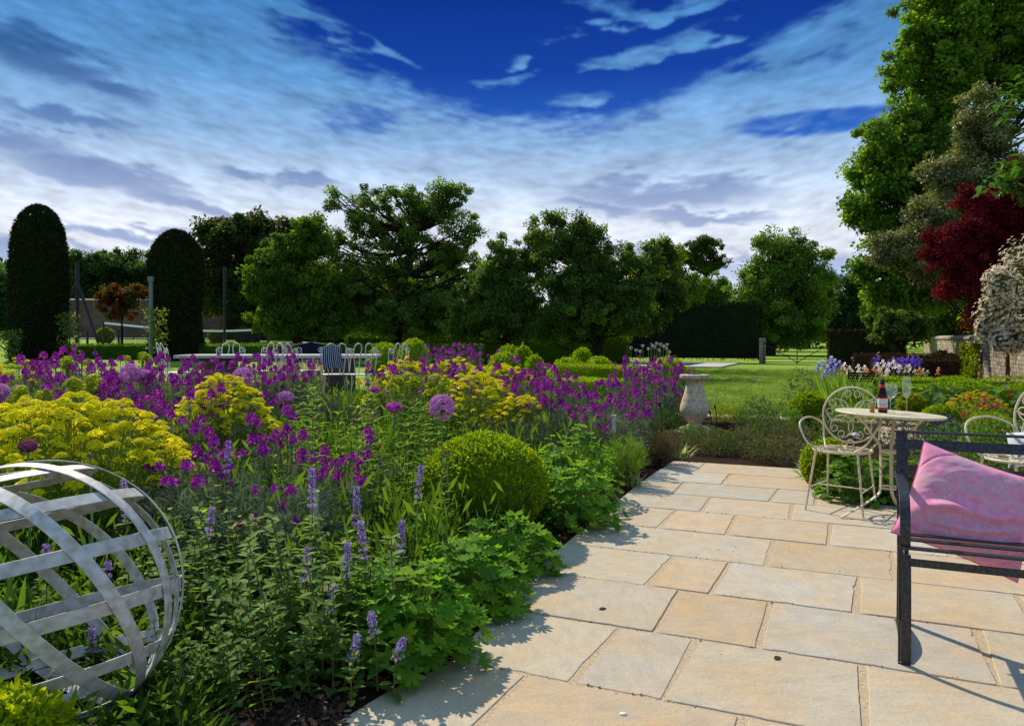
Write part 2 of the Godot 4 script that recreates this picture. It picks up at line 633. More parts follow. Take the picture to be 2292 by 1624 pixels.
func make_materials() -> void:
	var grain := noise_tex(3, 0.02, [[0.0, gray(0.62)], [0.35, gray(0.86)], [0.6, gray(0.95)], [1.0, gray(1.0)]], 1024, 6)
	var speck := noise_tex(4, 0.12, [], 512, 4)
	var rough_rock := noise_tex(8, 0.03, [], 512, 6)
	M.leaf = plant(0.55, 1.1, 0.17)
	M.leaf_gloss = plant(0.42, 0.9, 0.32)
	M.leaf_dull = plant(0.8, 0.7, 0.15)
	M.needle = plant(0.85, 0.2, 0.12)
	M.petal = plant(0.7, 1.1, 0.15)
	M.petal.backlight = Color(1.0, 0.96, 1.0)
	M.stem = plant(0.65, 0.0, 0.3)
	M.bark = relief(surf(Color.WHITE, 0.95, 0.2, noise_tex(21, 0.03, [[0.0, gray(0.45)], [1.0, gray(1.0)]], 512, 5), 1.3), rough_rock, 1.2)
	var fine_rock := noise_tex(12, 0.05, [], 1024, 5)
	var rock := sandstone()
	var turned := rock.duplicate() as Image
	turned.rotate_90(CLOCKWISE)
	M.slabs = []
	for k in 4:
		var sm := relief(surf(Color.WHITE, 0.82, 0.3, null, 0.55, true), fine_rock, 0.12)
		sm.albedo_texture = ImageTexture.create_from_image(rock if k % 2 else turned) if k < 2 else M.slabs[k - 2].albedo_texture
		sm.uv1_triplanar = true
		sm.uv1_world_triplanar = true
		sm.uv1_scale = Vector3.ONE * [0.55, 0.55, 0.43, 0.68][k]
		sm.uv1_offset = Vector3(0.31, 0.0, 0.17) * k
		M.slabs.append(sm)
	M.slab = M.slabs[0]
	M.mortar = relief(surf(Color(0.56, 0.43, 0.28), 0.95, 0.2, grain, 3.0, true), speck, 0.25)
	M.stone = relief(surf(Color.WHITE, 0.9, 0.25, grain, 1.4), rough_rock, 0.8)
	M.carved = relief(surf(Color.WHITE, 0.9, 0.25, noise_tex(14, 0.012, [[0.0, Color(0.64, 0.60, 0.54)], [0.34, Color(0.84, 0.78, 0.69)], [0.52, Color(0.95, 0.90, 0.82)], [1.0, Color(1.0, 0.97, 0.91)]], 512, 6), 2.2), speck, 0.3)
	M.soil = relief(surf(Color(0.085, 0.054, 0.036), 1.0, 0.1, grain, 5.0, true), speck, 1.5)
	M.bark_chip = surf(Color.WHITE, 0.95, 0.15)
	M.lawn = relief(surf(Color.WHITE, 0.9, 0.15, noise_tex(17, 0.03, [[0.0, Color(0.62, 0.70, 0.46)], [0.4, Color(0.82, 0.87, 0.72)], [0.65, Color(0.97, 0.99, 0.95)], [1.0, Color(1.0, 0.98, 0.88)]], 1024, 6), 0.35, true), speck, 1.2)
	M.iron = relief(surf(Color.WHITE, 0.42, 0.5, noise_tex(23, 0.02, [[0.0, gray(0.5)], [0.5, gray(0.75)], [1.0, gray(1.0)]], 512, 6), 5.0), speck, 0.03)
	M.iron.metallic = 0.55
	M.cream = relief(surf(Color.WHITE, 0.5, 0.45, noise_tex(25, 0.02, [[0.0, Color(0.46, 0.27, 0.15)], [0.22, Color(0.62, 0.45, 0.30)], [0.30, Color(0.95, 0.92, 0.85)], [1.0, Color(1.0, 1.0, 1.0)]], 512, 6), 6.0), speck, 0.05)
	M.galv = relief(surf(Color.WHITE, 0.58, 0.5, noise_tex(27, 0.015, [[0.0, Color(0.72, 0.67, 0.60)], [0.42, Color(0.84, 0.82, 0.79)], [0.6, Color(0.93, 0.93, 0.93)], [1.0, gray(1.0)]], 512, 6), 3.0), speck, 0.02)
	M.galv.metallic = 0.2
	M.paint = surf(Color.WHITE, 0.5, 0.45)
	M.cloth = relief(surf(Color.WHITE, 0.85, 0.2), noise_tex(29, 0.2, [], 256, 2), 0.03)
	M.cloth.rim_enabled = true
	M.cloth.rim = 0.25
	M.bottle = StandardMaterial3D.new()
	M.bottle.albedo_color = Color(0.12, 0.025, 0.012)
	M.bottle.roughness = 0.06
	M.bottle.metallic_specular = 0.4
	M.glass = StandardMaterial3D.new()
	M.glass.albedo_color = Color(0.97, 1.0, 0.99, 0.10)
	M.glass.transparency = BaseMaterial3D.TRANSPARENCY_ALPHA
	M.glass.roughness = 0.02
	M.glass.metallic_specular = 0.7
	M.cork = relief(surf(Color(0.5, 0.22, 0.10), 0.9, 0.2, grain, 20.0), speck, 0.05)
	M.water = StandardMaterial3D.new()
	M.water.albedo_color = Color(0.01, 0.03, 0.09)
	M.water.roughness = 0.05


# ------------------------------------------------------------------ ground, lawn, beds
func sheet(called: String, corners: Array, step: float, up: float, col: Color, m: Material, wave := 0.0) -> MeshInstance3D:
	# a sheet that follows the ground, inside a quadrilateral given on the garden axes (u, v)
	var b := MB.new()
	var nu := int(ceil(((corners[1] - corners[0]) as Vector2).length() / step))
	var nv := int(ceil(((corners[3] - corners[0]) as Vector2).length() / step))
	for j in nv + 1:
		for k in nu + 1:
			var s := float(k) / nu
			var t := float(j) / nv
			var q: Vector2 = corners[0].lerp(corners[1], s).lerp(corners[3].lerp(corners[2], s), t)
			var w := uv_world(q.x, q.y)
			b.v.append(on(w.x, w.y, up + wave * rng.randf()))
			b.n.append(Vector3.UP)
			b.c.append(col)
	for j in nv:
		for k in nu:
			var x := j * (nu + 1) + k
			b.face_index(x, x + 1, x + nu + 2, x + nu + 1)
	return put(called, b.mesh(), m)


func build_ground() -> void:
	var b := MB.new()
	# rings of ground out to the horizon
	var rads := [0.0, 2.0, 4.0, 6.0, 8.0, 10.0, 13.0, 16.0, 20.0, 25.0, 31.0, 38.0, 46.0, 56.0, 70.0, 90.0, 120.0, 180.0, 300.0, 600.0, 1200.0, 2400.0]
	for r in rads:
		for e in 73:
			var a := TAU * e / 72.0
			var x: float = sin(a) * r
			var d: float = cos(a) * r
			var far: float = minf(r, 60.0) / maxf(r, 0.001)
			b.v.append(Vector3(x, rise(x * far, d * far) - 0.03, -d))
			b.n.append(Vector3.UP)
			b.c.append(Color(0.296, 0.389, 0.070))
	for j in rads.size() - 1:
		for e in 72:
			var x0 := j * 73 + e
			b.face_index(x0, x0 + 1, x0 + 74, x0 + 73)
	kind(put("ground", b.mesh(), M.lawn), "structure")
	# the mown lawn and the field beyond the gate
	kind(sheet("lawn", [Vector2(-9.5, 12.75), Vector2(1.6, 12.75), Vector2(1.6, 40.3), Vector2(-9.5, 40.3)], 0.7, -0.012, Color(0.28, 0.37, 0.07), M.lawn, 0.012), "structure")
	# beds of soil
	kind(sheet("bed_soil", [Vector2(-9.0, 0.6), Vector2(-0.2, 0.6), Vector2(-0.2, 12.6), Vector2(-9.0, 12.6)], 0.35, -0.024, Color.WHITE, M.soil, 0.012), "structure")
	kind(sheet("bed_soil", [Vector2(-0.19, 6.3), Vector2(6.5, 6.3), Vector2(6.5, 12.6), Vector2(-0.19, 12.6)], 0.4, -0.024, Color.WHITE, M.soil, 0.012), "structure")
	kind(sheet("bed_soil", [Vector2(-9.0, 14.2), Vector2(-5.6, 14.2), Vector2(-6.2, 24.0), Vector2(-9.0, 24.0)], 0.6, 0.004, Color.WHITE, M.soil, 0.01), "structure")
	kind(sheet("bed_soil", [Vector2(0.3, 12.9), Vector2(6.5, 12.9), Vector2(6.5, 31.0), Vector2(0.3, 31.0)], 0.6, 0.008, Color.WHITE, M.soil, 0.012), "structure")
	# flat stones along the lawn edge
	var edge := Node3D.new()
	edge.name = "stone_edging_path"
	add_child(edge)
	kind(edge, "structure")
	var u := -2.9
	while u < 2.6:
		var l := rnd(0.45, 0.8)
		var w := uv_world(u + l * 0.5, 12.52)
		var s := MB.new()
		s.box(Vector3.ZERO, Vector3(l - 0.03, 0.05, 0.36), vary(Color(0.44, 0.36, 0.25), 0.12), 0.01)
		var o := put("flagstone", s.mesh(), M.slab, edge)
		o.position = Vector3(w.x, 0.002 + rnd(0.0, 0.008), -w.y)
		o.rotation.y = -TURN + rnd(-0.03, 0.03)
		u += l
	var path := Node3D.new()
	path.name = "paved_side_path"
	add_child(path)
	kind(path, "structure")
	for r in 4:
		for q in 3:
			var w := uv_world(0.55 + q * 0.62 + rnd(-0.04, 0.04), 10.2 + r * 0.5)
			var s := MB.new()
			s.box(Vector3.ZERO, Vector3(0.6, 0.05, 0.47), vary(Color(0.46, 0.37, 0.25), 0.12), 0.01)
			var o := put("flagstone", s.mesh(), M.slab, path)
			o.position = Vector3(w.x, 0.0 + rnd(0.0, 0.006), -w.y)
			o.rotation.y = -TURN
	# grass blades of the near lawn
	var blade := MB.new()
	for k in 90:
		blade.leaf(Vector3(rnd(-0.15, 0.15), 0.0, rnd(-0.15, 0.15)), (Vector3.UP + any_dir() * 0.45).normalized(), any_dir(), rnd(0.025, 0.05), 0.006, vary(Color(0.22, 0.31, 0.055), 0.3))
	var mm := MultiMesh.new()
	mm.transform_format = MultiMesh.TRANSFORM_3D
	mm.mesh = blade.mesh()
	mm.instance_count = 4200
	for k in 4200:
		var q := uv_world(rnd(-6.4, 1.5), 12.75 + 19.0 * pow(rng.randf(), 1.5))
		var across := q.x * cos(TURN) - q.y * sin(TURN)   # the mower lays each band the other way
		var lay := 0.55 if fposmod(across, 1.2) < 0.6 else -0.55
		mm.set_instance_transform(k, Transform3D(Basis(Vector3(cos(TURN), 0, sin(TURN)), lay) * Basis(Vector3.UP, rnd(0, TAU)), on(q.x, q.y, -0.005)))
	var g := MultiMeshInstance3D.new()
	g.name = "lawn_grass"
	g.multimesh = mm
	g.material_override = M.leaf_dull
	add_child(g)
	tag(g, "short mown grass blades of the lawn", "grass")
	kind(g, "stuff")
	# pool and its pale stone surround in front of the tall hedge
	var pool := Node3D.new()
	pool.name = "pool_surround"
	add_child(pool)
	kind(pool, "structure")
	var c := uv_world(-9.9, 36.4)
	var p := Vector3(c.x, 0.0, -c.y)
	pool.position = p
	pool.rotation.y = -TURN
	var pal := Color(0.58, 0.55, 0.50)
	for q in [[Vector3(0, 0.03, 2.6), Vector3(9.4, 0.06, 1.0)], [Vector3(0, 0.03, -2.6), Vector3(9.4, 0.06, 1.0)], [Vector3(3.95, 0.03, 0), Vector3(1.5, 0.06, 4.19)]]:
		for e in 6:
			var s := MB.new()
			var long: bool = q[1].x > q[1].z
			var sz: Vector3 = q[1] / (Vector3(6, 1, 1) if long else Vector3(1, 1, 6))
			var off := Vector3((e - 2.5) * sz.x, 0, 0) if long else Vector3(0, 0, (e - 2.5) * sz.z)
			s.box(q[0] + off, sz - Vector3(0.012, 0, 0.012), vary(pal, 0.06), 0.01)
			put("coping_stone", s.mesh(), M.stone, pool)
	var wt := MB.new()
	wt.box(Vector3(-0.75, -0.005, 0), Vector3(7.88, 0.03, 4.18), Color.WHITE)
	put("water", wt.mesh(), M.water, pool)


# ------------------------------------------------------------------ paving
func build_paving() -> void:
	var pave := Node3D.new()
	pave.name = "paved_terrace"
	add_child(pave)
	kind(pave, "structure")
	# outline on the garden axes: the curved flower-bed side, the far side and the step back at the right
	var rim := PackedVector2Array()
	for q in [[-0.75, 1.0], [-0.66, 2.1], [-0.585, 2.496], [-0.438, 2.746], [-0.26, 2.952], [-0.162, 3.264], [-0.034, 3.649], [0.08, 4.06], [0.215, 4.434], [0.411, 4.94], [0.751, 5.801], [1.029, 6.498], [1.359, 7.261], [1.667, 7.926]]:
		var x: float = q[0]
		var d: float = q[1]
		rim.append(Vector2(x * cos(TURN) - d * sin(TURN), x * sin(TURN) + d * cos(TURN)))
	rim.append_array(PackedVector2Array([Vector2(-0.12, 7.885), Vector2(-0.10, 6.46), Vector2(6.0, 6.46), Vector2(6.0, 0.8)]))
	var rows := [
		[0.85, 1.45, [-0.2, 0.75, 1.5, 2.6, 3.5, 4.5]],
		[1.45, 2.05, [-0.8, 0.2, 0.95, 1.9, 2.9, 4.0, 5.0]],
		[2.05, 2.655, [-1.12, -0.34, 0.55, 1.25, 2.2, 3.1, 4.2, 5.1]],
		[2.655, 3.255, [-0.94, -0.61, 0.025, 0.93, 1.75, 2.4, 3.3, 4.4, 5.3]],
		[3.255, 3.855, [-0.79, -0.365, 0.473, 1.2, 2.1, 2.8, 3.9, 4.8]],
		[3.855, 4.45, [-0.965, -0.647, 0.006, 0.712, 1.55, 2.3, 3.2, 4.2, 5.2]],
		[4.45, 5.055, [-0.46, 0.19, 1.1, 1.8, 2.9, 3.7, 4.9]],
		[5.055, 5.65, [-1.195, -0.763, -0.155, 0.5, 1.4, 2.2, 3.1, 4.1, 5.1]],
		[5.65, 6.215, [-1.03, -0.426, 0.35, 1.2, 1.9, 2.9, 3.9, 4.9]],
		[6.215, 6.765, [-1.354, -0.595, -0.281, 0.42, 1.3, 2.1, 3.2, 4.3, 5.2]],
		[6.765, 7.33, [-1.053]],
		[7.33, 7.89, [-1.381]],
	]
	var tones := [Color(0.525, 0.47, 0.385), Color(0.515, 0.475, 0.405), Color(0.54, 0.455, 0.345), Color(0.51, 0.468, 0.392), Color(0.535, 0.44, 0.325), Color(0.515, 0.48, 0.42), Color(0.525, 0.465, 0.37)]
	for r in rows:
		var us: Array = [-3.8] + r[2] + [6.1]
		for k in us.size() - 1:
			var ua: float = us[k]
			var ub: float = us[k + 1]
			var gap := 0.0105
			var sk0 := rnd(-0.012, 0.012)
			var sk1 := rnd(-0.012, 0.012)
			var rect := PackedVector2Array([Vector2(ua + gap * 1.3 + sk0, r[0] + gap * 0.7), Vector2(ub - gap * 1.3 + sk1, r[0] + gap * 0.7), Vector2(ub - gap * 1.3 - sk1, r[1] - gap * 0.7), Vector2(ua + gap * 1.3 - sk0, r[1] - gap * 0.7)])
			for poly in Geometry2D.intersect_polygons(rect, rim):
				slab(poly, vary(pick(tones), 0.05), pave)
	# the sandy bed and joints
	var bed := MB.new()
	var tri := Geometry2D.triangulate_polygon(rim)
	for q in rim:
		var w := uv_world(q.x, q.y)
		bed.v.append(Vector3(w.x, -0.0045, -w.y))
		bed.n.append(Vector3.UP)
		bed.c.append(Color.WHITE)
	for k in range(0, tri.size(), 3):
		bed.face_up(tri[k], tri[k + 1], tri[k + 2])
	put("mortar_bed", bed.mesh(), M.mortar, pave)


func slab(poly: PackedVector2Array, tone: Color, parent: Node) -> void:
	if not Geometry2D.is_polygon_clockwise(poly):
		poly.reverse()
	var area := 0.0
	for k in poly.size():
		area += poly[k].cross(poly[(k + 1) % poly.size()])
	if absf(area) < 0.02:
		return
	var ring := PackedVector2Array()
	for k in poly.size():
		var a := poly[k]
		var z := poly[(k + 1) % poly.size()]
		var cuts := maxi(1, int(a.distance_to(z) / 0.045))
		var side := (z - a).orthogonal().normalized()
		var wander := 0.0
		for e in cuts:
			var off := 0.0
			if e > 0:
				wander = clampf(wander * 0.8 + rnd(-0.0028, 0.0028), -0.006, 0.006)
				off = wander + (rnd(-0.012, -0.004) if rng.randf() < 0.05 else 0.0)
			ring.append(a.lerp(z, float(e) / cuts) + side * absf(off) * (1.0 if off < 0.0 else -0.3))
	var m := ring.size()
	var b := MB.new()
	var lift := rnd(-0.001, 0.0025)
	var inner := PackedVector2Array()
	for k in m:
		var t := (ring[(k + 1) % m] - ring[(k - 1 + m) % m]).normalized()
		inner.append(ring[k] + t.orthogonal() * 0.0035)
	var mid := Vector2()
	for q in ring:
		mid += q / m
	if (inner[0] - mid).length() > (ring[0] - mid).length():
		for k in m:
			inner[k] = ring[k] * 2.0 - inner[k]
	for k in m:
		var t := (ring[(k + 1) % m] - ring[(k - 1 + m) % m]).normalized()
		var w0 := uv_world(inner[k].x, inner[k].y)
		var w1 := uv_world(ring[k].x, ring[k].y)
		var o2 := (ring[k] - inner[k]).normalized()
		var ow := uv_world(o2.x, o2.y)
		var out := Vector3(ow.x, 0.0, -ow.y)
		for q in [[w0, lift, Vector3.UP], [w0, lift, (Vector3.UP + out * 0.3).normalized()], [w1, lift - 0.0035, (Vector3.UP * 0.5 + out).normalized()], [w1, -0.03, out]]:
			b.v.append(Vector3(q[0].x, q[1], -q[0].y))
			b.n.append(q[2])
			b.c.append(tone)
	var tri := Geometry2D.triangulate_polygon(inner)
	for k in range(0, tri.size(), 3):
		b.face_up(tri[k] * 4, tri[k + 1] * 4, tri[k + 2] * 4)
	for k in m:
		var z := (k + 1) % m
		for e in [1, 2]:
			b.face_dir(k * 4 + e, z * 4 + e, z * 4 + e + 1, k * 4 + e + 1)
	put("flagstone", b.mesh(), pick(M.slabs), parent)


# ------------------------------------------------------------------ walls and hedges
func stone_wall(called: String, label: String, ua: float, va: float, ub: float, vb: float, tall: float, thick: float, tones: Array, course: float, stone: float, coping := true) -> Node3D:
	var a := uv_world(ua, va)
	var z := uv_world(ub, vb)
	var long := a.distance_to(z)
	var ang := atan2(z.y - a.y, z.x - a.x)
	var t := thing(called, label, "wall", on((a.x + z.x) * 0.5, (a.y + z.y) * 0.5, -0.05), ang)
	var core := MB.new()
	core.box(Vector3(0, tall * 0.5, 0), Vector3(long - 0.03, tall - 0.02, thick - 0.04), Color(0.30, 0.24, 0.16))
	put("mortar_core", core.mesh(), M.stone, t)
	var kinds := []
	for e in 8:
		var s := MB.new()
		s.box(Vector3.ZERO, Vector3(1, 1, 1) * 1.0, vary(pick(tones), 0.2), 0.05)
		kinds.append(s.mesh())
	var y := 0.0
	var r := 0
	while y < tall - 0.04:
		var hh := minf(course * rnd(0.8, 1.2), tall - y)
		var x := -long * 0.5
		while x < long * 0.5 - 0.02:
			var l := minf(stone * rnd(0.6, 1.5), long * 0.5 - x)
			if long * 0.5 - x - l < stone * 0.3:
				l = long * 0.5 - x
			var o := put("stone", pick(kinds), M.stone, t)
			o.position = Vector3(x + l * 0.5, y + hh * 0.5, 0.0)
			o.scale = Vector3(l - 0.014, hh - 0.012, thick + rnd(-0.012, 0.012))
			x += l
		y += hh
		r += 1
	if coping:
		var x := -long * 0.5 - 0.02
		while x < long * 0.5:
			var l := minf(rnd(0.5, 0.9), long * 0.5 + 0.02 - x)
			var s := MB.new()
			var c := vary(Color(0.42, 0.38, 0.33), 0.12)
			var w := thick * 0.5 + 0.06
			var sect := [Vector2(-w, 0), Vector2(-w, 0.07), Vector2(-w * 0.5, 0.13), Vector2(w * 0.5, 0.13), Vector2(w, 0.07), Vector2(w, 0)]
			for e in 6:
				var p: Vector2 = sect[e]
				var q: Vector2 = sect[(e + 1) % 6]
				s.face([Vector3(-l * 0.5 + 0.006, p.y, p.x), Vector3(l * 0.5 - 0.006, p.y, p.x), Vector3(l * 0.5 - 0.006, q.y, q.x), Vector3(-l * 0.5 + 0.006, q.y, q.x)], Vector3(0, (p.y + q.y) * 0.5 - 0.06, (p.x + q.x) * 0.5), c)
			for sg in [-1.0, 1.0]:
				s.face(sect.map(func(p): return Vector3(sg * (l * 0.5 - 0.006), p.y, p.x)), Vector3(sg, 0, 0), c)
			var o := put("coping_stone", s.mesh(), M.stone, t)
			o.position = Vector3(x + l * 0.5, tall, 0)
			o.rotation.z = rnd(-0.008, 0.008)
			x += l
	return t


func hedge(called: String, label: String, cat: String, ua: float, va: float, ub: float, vb: float, tall: float, thick: float, col: Color, tip: Color, per_m2: float, leaf: float, group := "", wob := 0.03, mat: Material = null) -> Node3D:
	var a := uv_world(ua, va)
	var z := uv_world(ub, vb)
	var long := a.distance_to(z)
	var ang := atan2(z.y - a.y, z.x - a.x)
	var at := on((a.x + z.x) * 0.5, (a.y + z.y) * 0.5, -0.05)
	var b := MB.new()
	b.box(Vector3(0, tall * 0.5, 0), Vector3(long, tall, thick) - Vector3.ONE * (leaf * 1.2 + wob), col)
	var sides := [[Vector3(0, 0, 1), long * tall], [Vector3(0, 0, -1), long * tall * 0.3], [Vector3(1, 0, 0), thick * tall], [Vector3(-1, 0, 0), thick * tall], [Vector3(0, 1, 0), long * thick]]
	var half := Vector3(long, tall, thick) * 0.5
	var fn := FastNoiseLite.new()
	fn.seed = int(ua * 13.0) + 400
	fn.frequency = 0.9
	for s in sides:
		var nn: Vector3 = s[0]
		for k in int(s[1] * per_m2):
			var p := Vector3(rnd(-half.x, half.x), rnd(-half.y, half.y), rnd(-half.z, half.z))
			if nn.x != 0.0:
				p.x = nn.x * half.x
			elif nn.y != 0.0:
				p.y = half.y
			else:
				p.z = nn.z * half.z
			p += nn * (fn.get_noise_3dv(p) * wob * 2.0 - rnd(0.0, leaf * 1.1))
			var d := (nn * rnd(0.2, 1.2) + any_dir() + Vector3(0, 0.35, 0)).normalized()
			b.leaf(p + Vector3(0, half.y, 0), d, any_dir(), leaf * rnd(0.6, 1.3), leaf * rnd(0.3, 0.5), vary(tip if rng.randf() < 0.22 else col, 0.3))
	var o := put(called, b.mesh(), mat if mat else M.needle)
	o.position = at
	o.rotation.y = ang
	tag(o, label, cat, group)
	return o


func build_walls_and_hedges() -> void:
	var buff := [Color(0.50, 0.40, 0.25), Color(0.55, 0.45, 0.30), Color(0.44, 0.35, 0.23), Color(0.40, 0.33, 0.25), Color(0.56, 0.49, 0.36)]
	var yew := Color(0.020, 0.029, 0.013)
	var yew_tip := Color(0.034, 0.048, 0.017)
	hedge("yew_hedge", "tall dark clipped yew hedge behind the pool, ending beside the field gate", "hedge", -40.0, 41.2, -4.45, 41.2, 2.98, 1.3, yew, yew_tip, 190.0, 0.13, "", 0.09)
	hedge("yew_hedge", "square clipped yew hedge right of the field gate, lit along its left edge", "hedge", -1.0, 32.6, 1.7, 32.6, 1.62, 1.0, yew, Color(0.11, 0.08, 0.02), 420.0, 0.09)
	hedge("yew_hedge", "low brown topped yew hedge just behind the irises", "hedge", 0.35, 23.6, 2.5, 23.6, 0.76, 0.7, Color(0.05, 0.030, 0.016), Color(0.13, 0.07, 0.02), 700.0, 0.06)
	hedge("yew_hedge", "low brown topped yew hedge behind the other low one, set further left", "hedge", -0.1, 25.9, 2.6, 25.9, 0.84, 0.7, Color(0.05, 0.030, 0.016), Color(0.13, 0.07, 0.02), 600.0, 0.06)
	# low box hedges of the right-hand bed
	var box := Color(0.202, 0.327, 0.023)
	var boxtip := Color(0.345, 0.460, 0.023)
	var grp := "low box hedges in the right-hand bed"
	hedge("box_hedge", "low box hedge with a dark square end left of the black seat", "hedge", 0.28, 17.4, 6.4, 17.4, 0.52, 0.6, box, boxtip, 1500.0, 0.04, grp, 0.06, M.leaf)
	hedge("box_hedge", "low box hedge right behind the bottle and the wine glasses", "hedge", 0.35, 15.0, 6.4, 15.0, 0.52, 0.6, box, boxtip, 1700.0, 0.045, grp, 0.07, M.leaf)
	hedge("box_hedge", "loose low box hedge at the foot of the stone wall", "hedge", 3.6, 19.6, 6.3, 19.6, 0.66, 0.8, box, boxtip, 1300.0, 0.045, grp, 0.05, M.leaf)
	# lime green clipped block and low hedges of the left garden
	hedge("box_hedge", "lime green clipped box block left of the large purple clump", "hedge", -4.6, 12.6, -3.55, 12.2, 0.62, 0.8, Color(0.265, 0.373, 0.022), Color(0.391, 0.471, 0.023), 2200.0, 0.04, "", 0.03, M.leaf)
	hedge("box_hedge", "second lime green box block, stepped higher behind the first", "hedge", -5.1, 13.9, -3.7, 13.6, 0.80, 0.8, Color(0.233, 0.327, 0.022), Color(0.345, 0.425, 0.023), 2000.0, 0.04, "", 0.03, M.leaf)
	hedge("low_hedge", "long low clipped hedge in front of the tennis net", "hedge", -26.0, 17.0, -11.0, 22.5, 0.55, 0.8, Color(0.078, 0.171, 0.023), Color(0.202, 0.342, 0.047), 500.0, 0.07, "", 0.02, M.leaf)
	# garden wall of buff stone on the right
	stone_wall("stone_wall", "buff stone garden wall with pale coping behind the yellow climbers", 3.3, 44.0, 3.55, 28.5, 1.28, 0.4, buff, 0.115, 0.30)
	stone_wall("stone_wall", "taller buff stone wall under the white clematis", 3.62, 28.2, 3.95, 16.0, 1.75, 0.46, buff, 0.115, 0.32)
	stone_wall("gate_pier", "slim pale stone gate pier against the clipped hedge right of the gate", -1.08, 38.5, -0.72, 38.5, 1.35, 0.36, [Color(0.38, 0.36, 0.33), Color(0.45, 0.42, 0.37)], 0.16, 0.36)
	stone_wall("gate_pier", "stone gate pier at the end of the tall yew hedge", -4.42, 40.3, -4.12, 40.3, 1.35, 0.36, [Color(0.38, 0.36, 0.33), Color(0.45, 0.42, 0.37)], 0.16, 0.36, false)
	# old wall far behind the tennis court, its shade put into the dark tones
	stone_wall("stone_wall", "long old wall far behind the tennis net, shade put into its dark brown colour", -62.0, 31.0, -38.0, 42.5, 2.6, 0.5, [Color(0.17, 0.105, 0.085), Color(0.20, 0.125, 0.10), Color(0.15, 0.10, 0.09)], 0.45, 1.3)
	# far belts of trees that close the view
	for q in [["far_tree_belt", "dark belt of trees at the far side of the field behind the gate", -30.0, 120.0, 60.0, 82.0, 6.6], ["far_tree_belt", "dark belt of trees behind the old wall and the tennis court", -75.0, 40.0, -32.0, 60.0, 5.6]]:
		kind(hedge(q[0], q[1], "trees", q[2], q[3], q[4], q[5], q[6], 5.0, Color(0.047, 0.085, 0.028), Color(0.078, 0.132, 0.034), 14.0, 0.75, "", 0.9, M.leaf), "stuff")
	hedge("low_hedge", "long clipped hedge low beneath the old fruit trees", "hedge", -20.0, 27.5, -9.0, 32.5, 1.45, 1.2, Color(0.081, 0.138, 0.018), Color(0.149, 0.230, 0.025), 300.0, 0.10, "", 0.14, M.leaf)
	# the iron field gate
	var a := uv_world(-4.1, 39.3)
	var g := thing("field_gate", "dark iron five-barred field gate with crossed braces between two piers", "gate", Vector3(a.x, 0.0, -a.y), -TURN)
	var ink := Color(0.022, 0.024, 0.024)
	var wide := 3.05
	var ys := [0.10, 0.26, 0.42, 0.60, 0.80, 1.04]
	for y in ys:
		var s := MB.new()
		s.strap([Vector3(0, y, 0), Vector3(wide, y, 0)], Vector3.UP, 0.035, 0.012, ink)
		put("bar", s.mesh(), M.iron, g)
	for x in [0.0, wide * 0.5, wide]:
		var s := MB.new()
		s.strap([Vector3(x, 0.02, 0.015), Vector3(x, 1.12 if x != wide * 0.5 else 1.04, 0.015)], Vector3.RIGHT, 0.045, 0.016, ink)
		put("upright", s.mesh(), M.iron, g)
	for q in [[0.0, wide * 0.5], [wide, wide * 0.5]]:
		var s := MB.new()
		s.strap([Vector3(q[0], 1.04, -0.015), Vector3(q[1], 0.10, -0.015)], Vector3.UP, 0.035, 0.012, ink)
		put("brace", s.mesh(), M.iron, g)


# ------------------------------------------------------------------ trees
func b(x: float, y: float, d: float, rx: float, ry: float, rz: float) -> Array:
	return [Vector3(x, y, -d), Vector3(rx, ry, rz)]


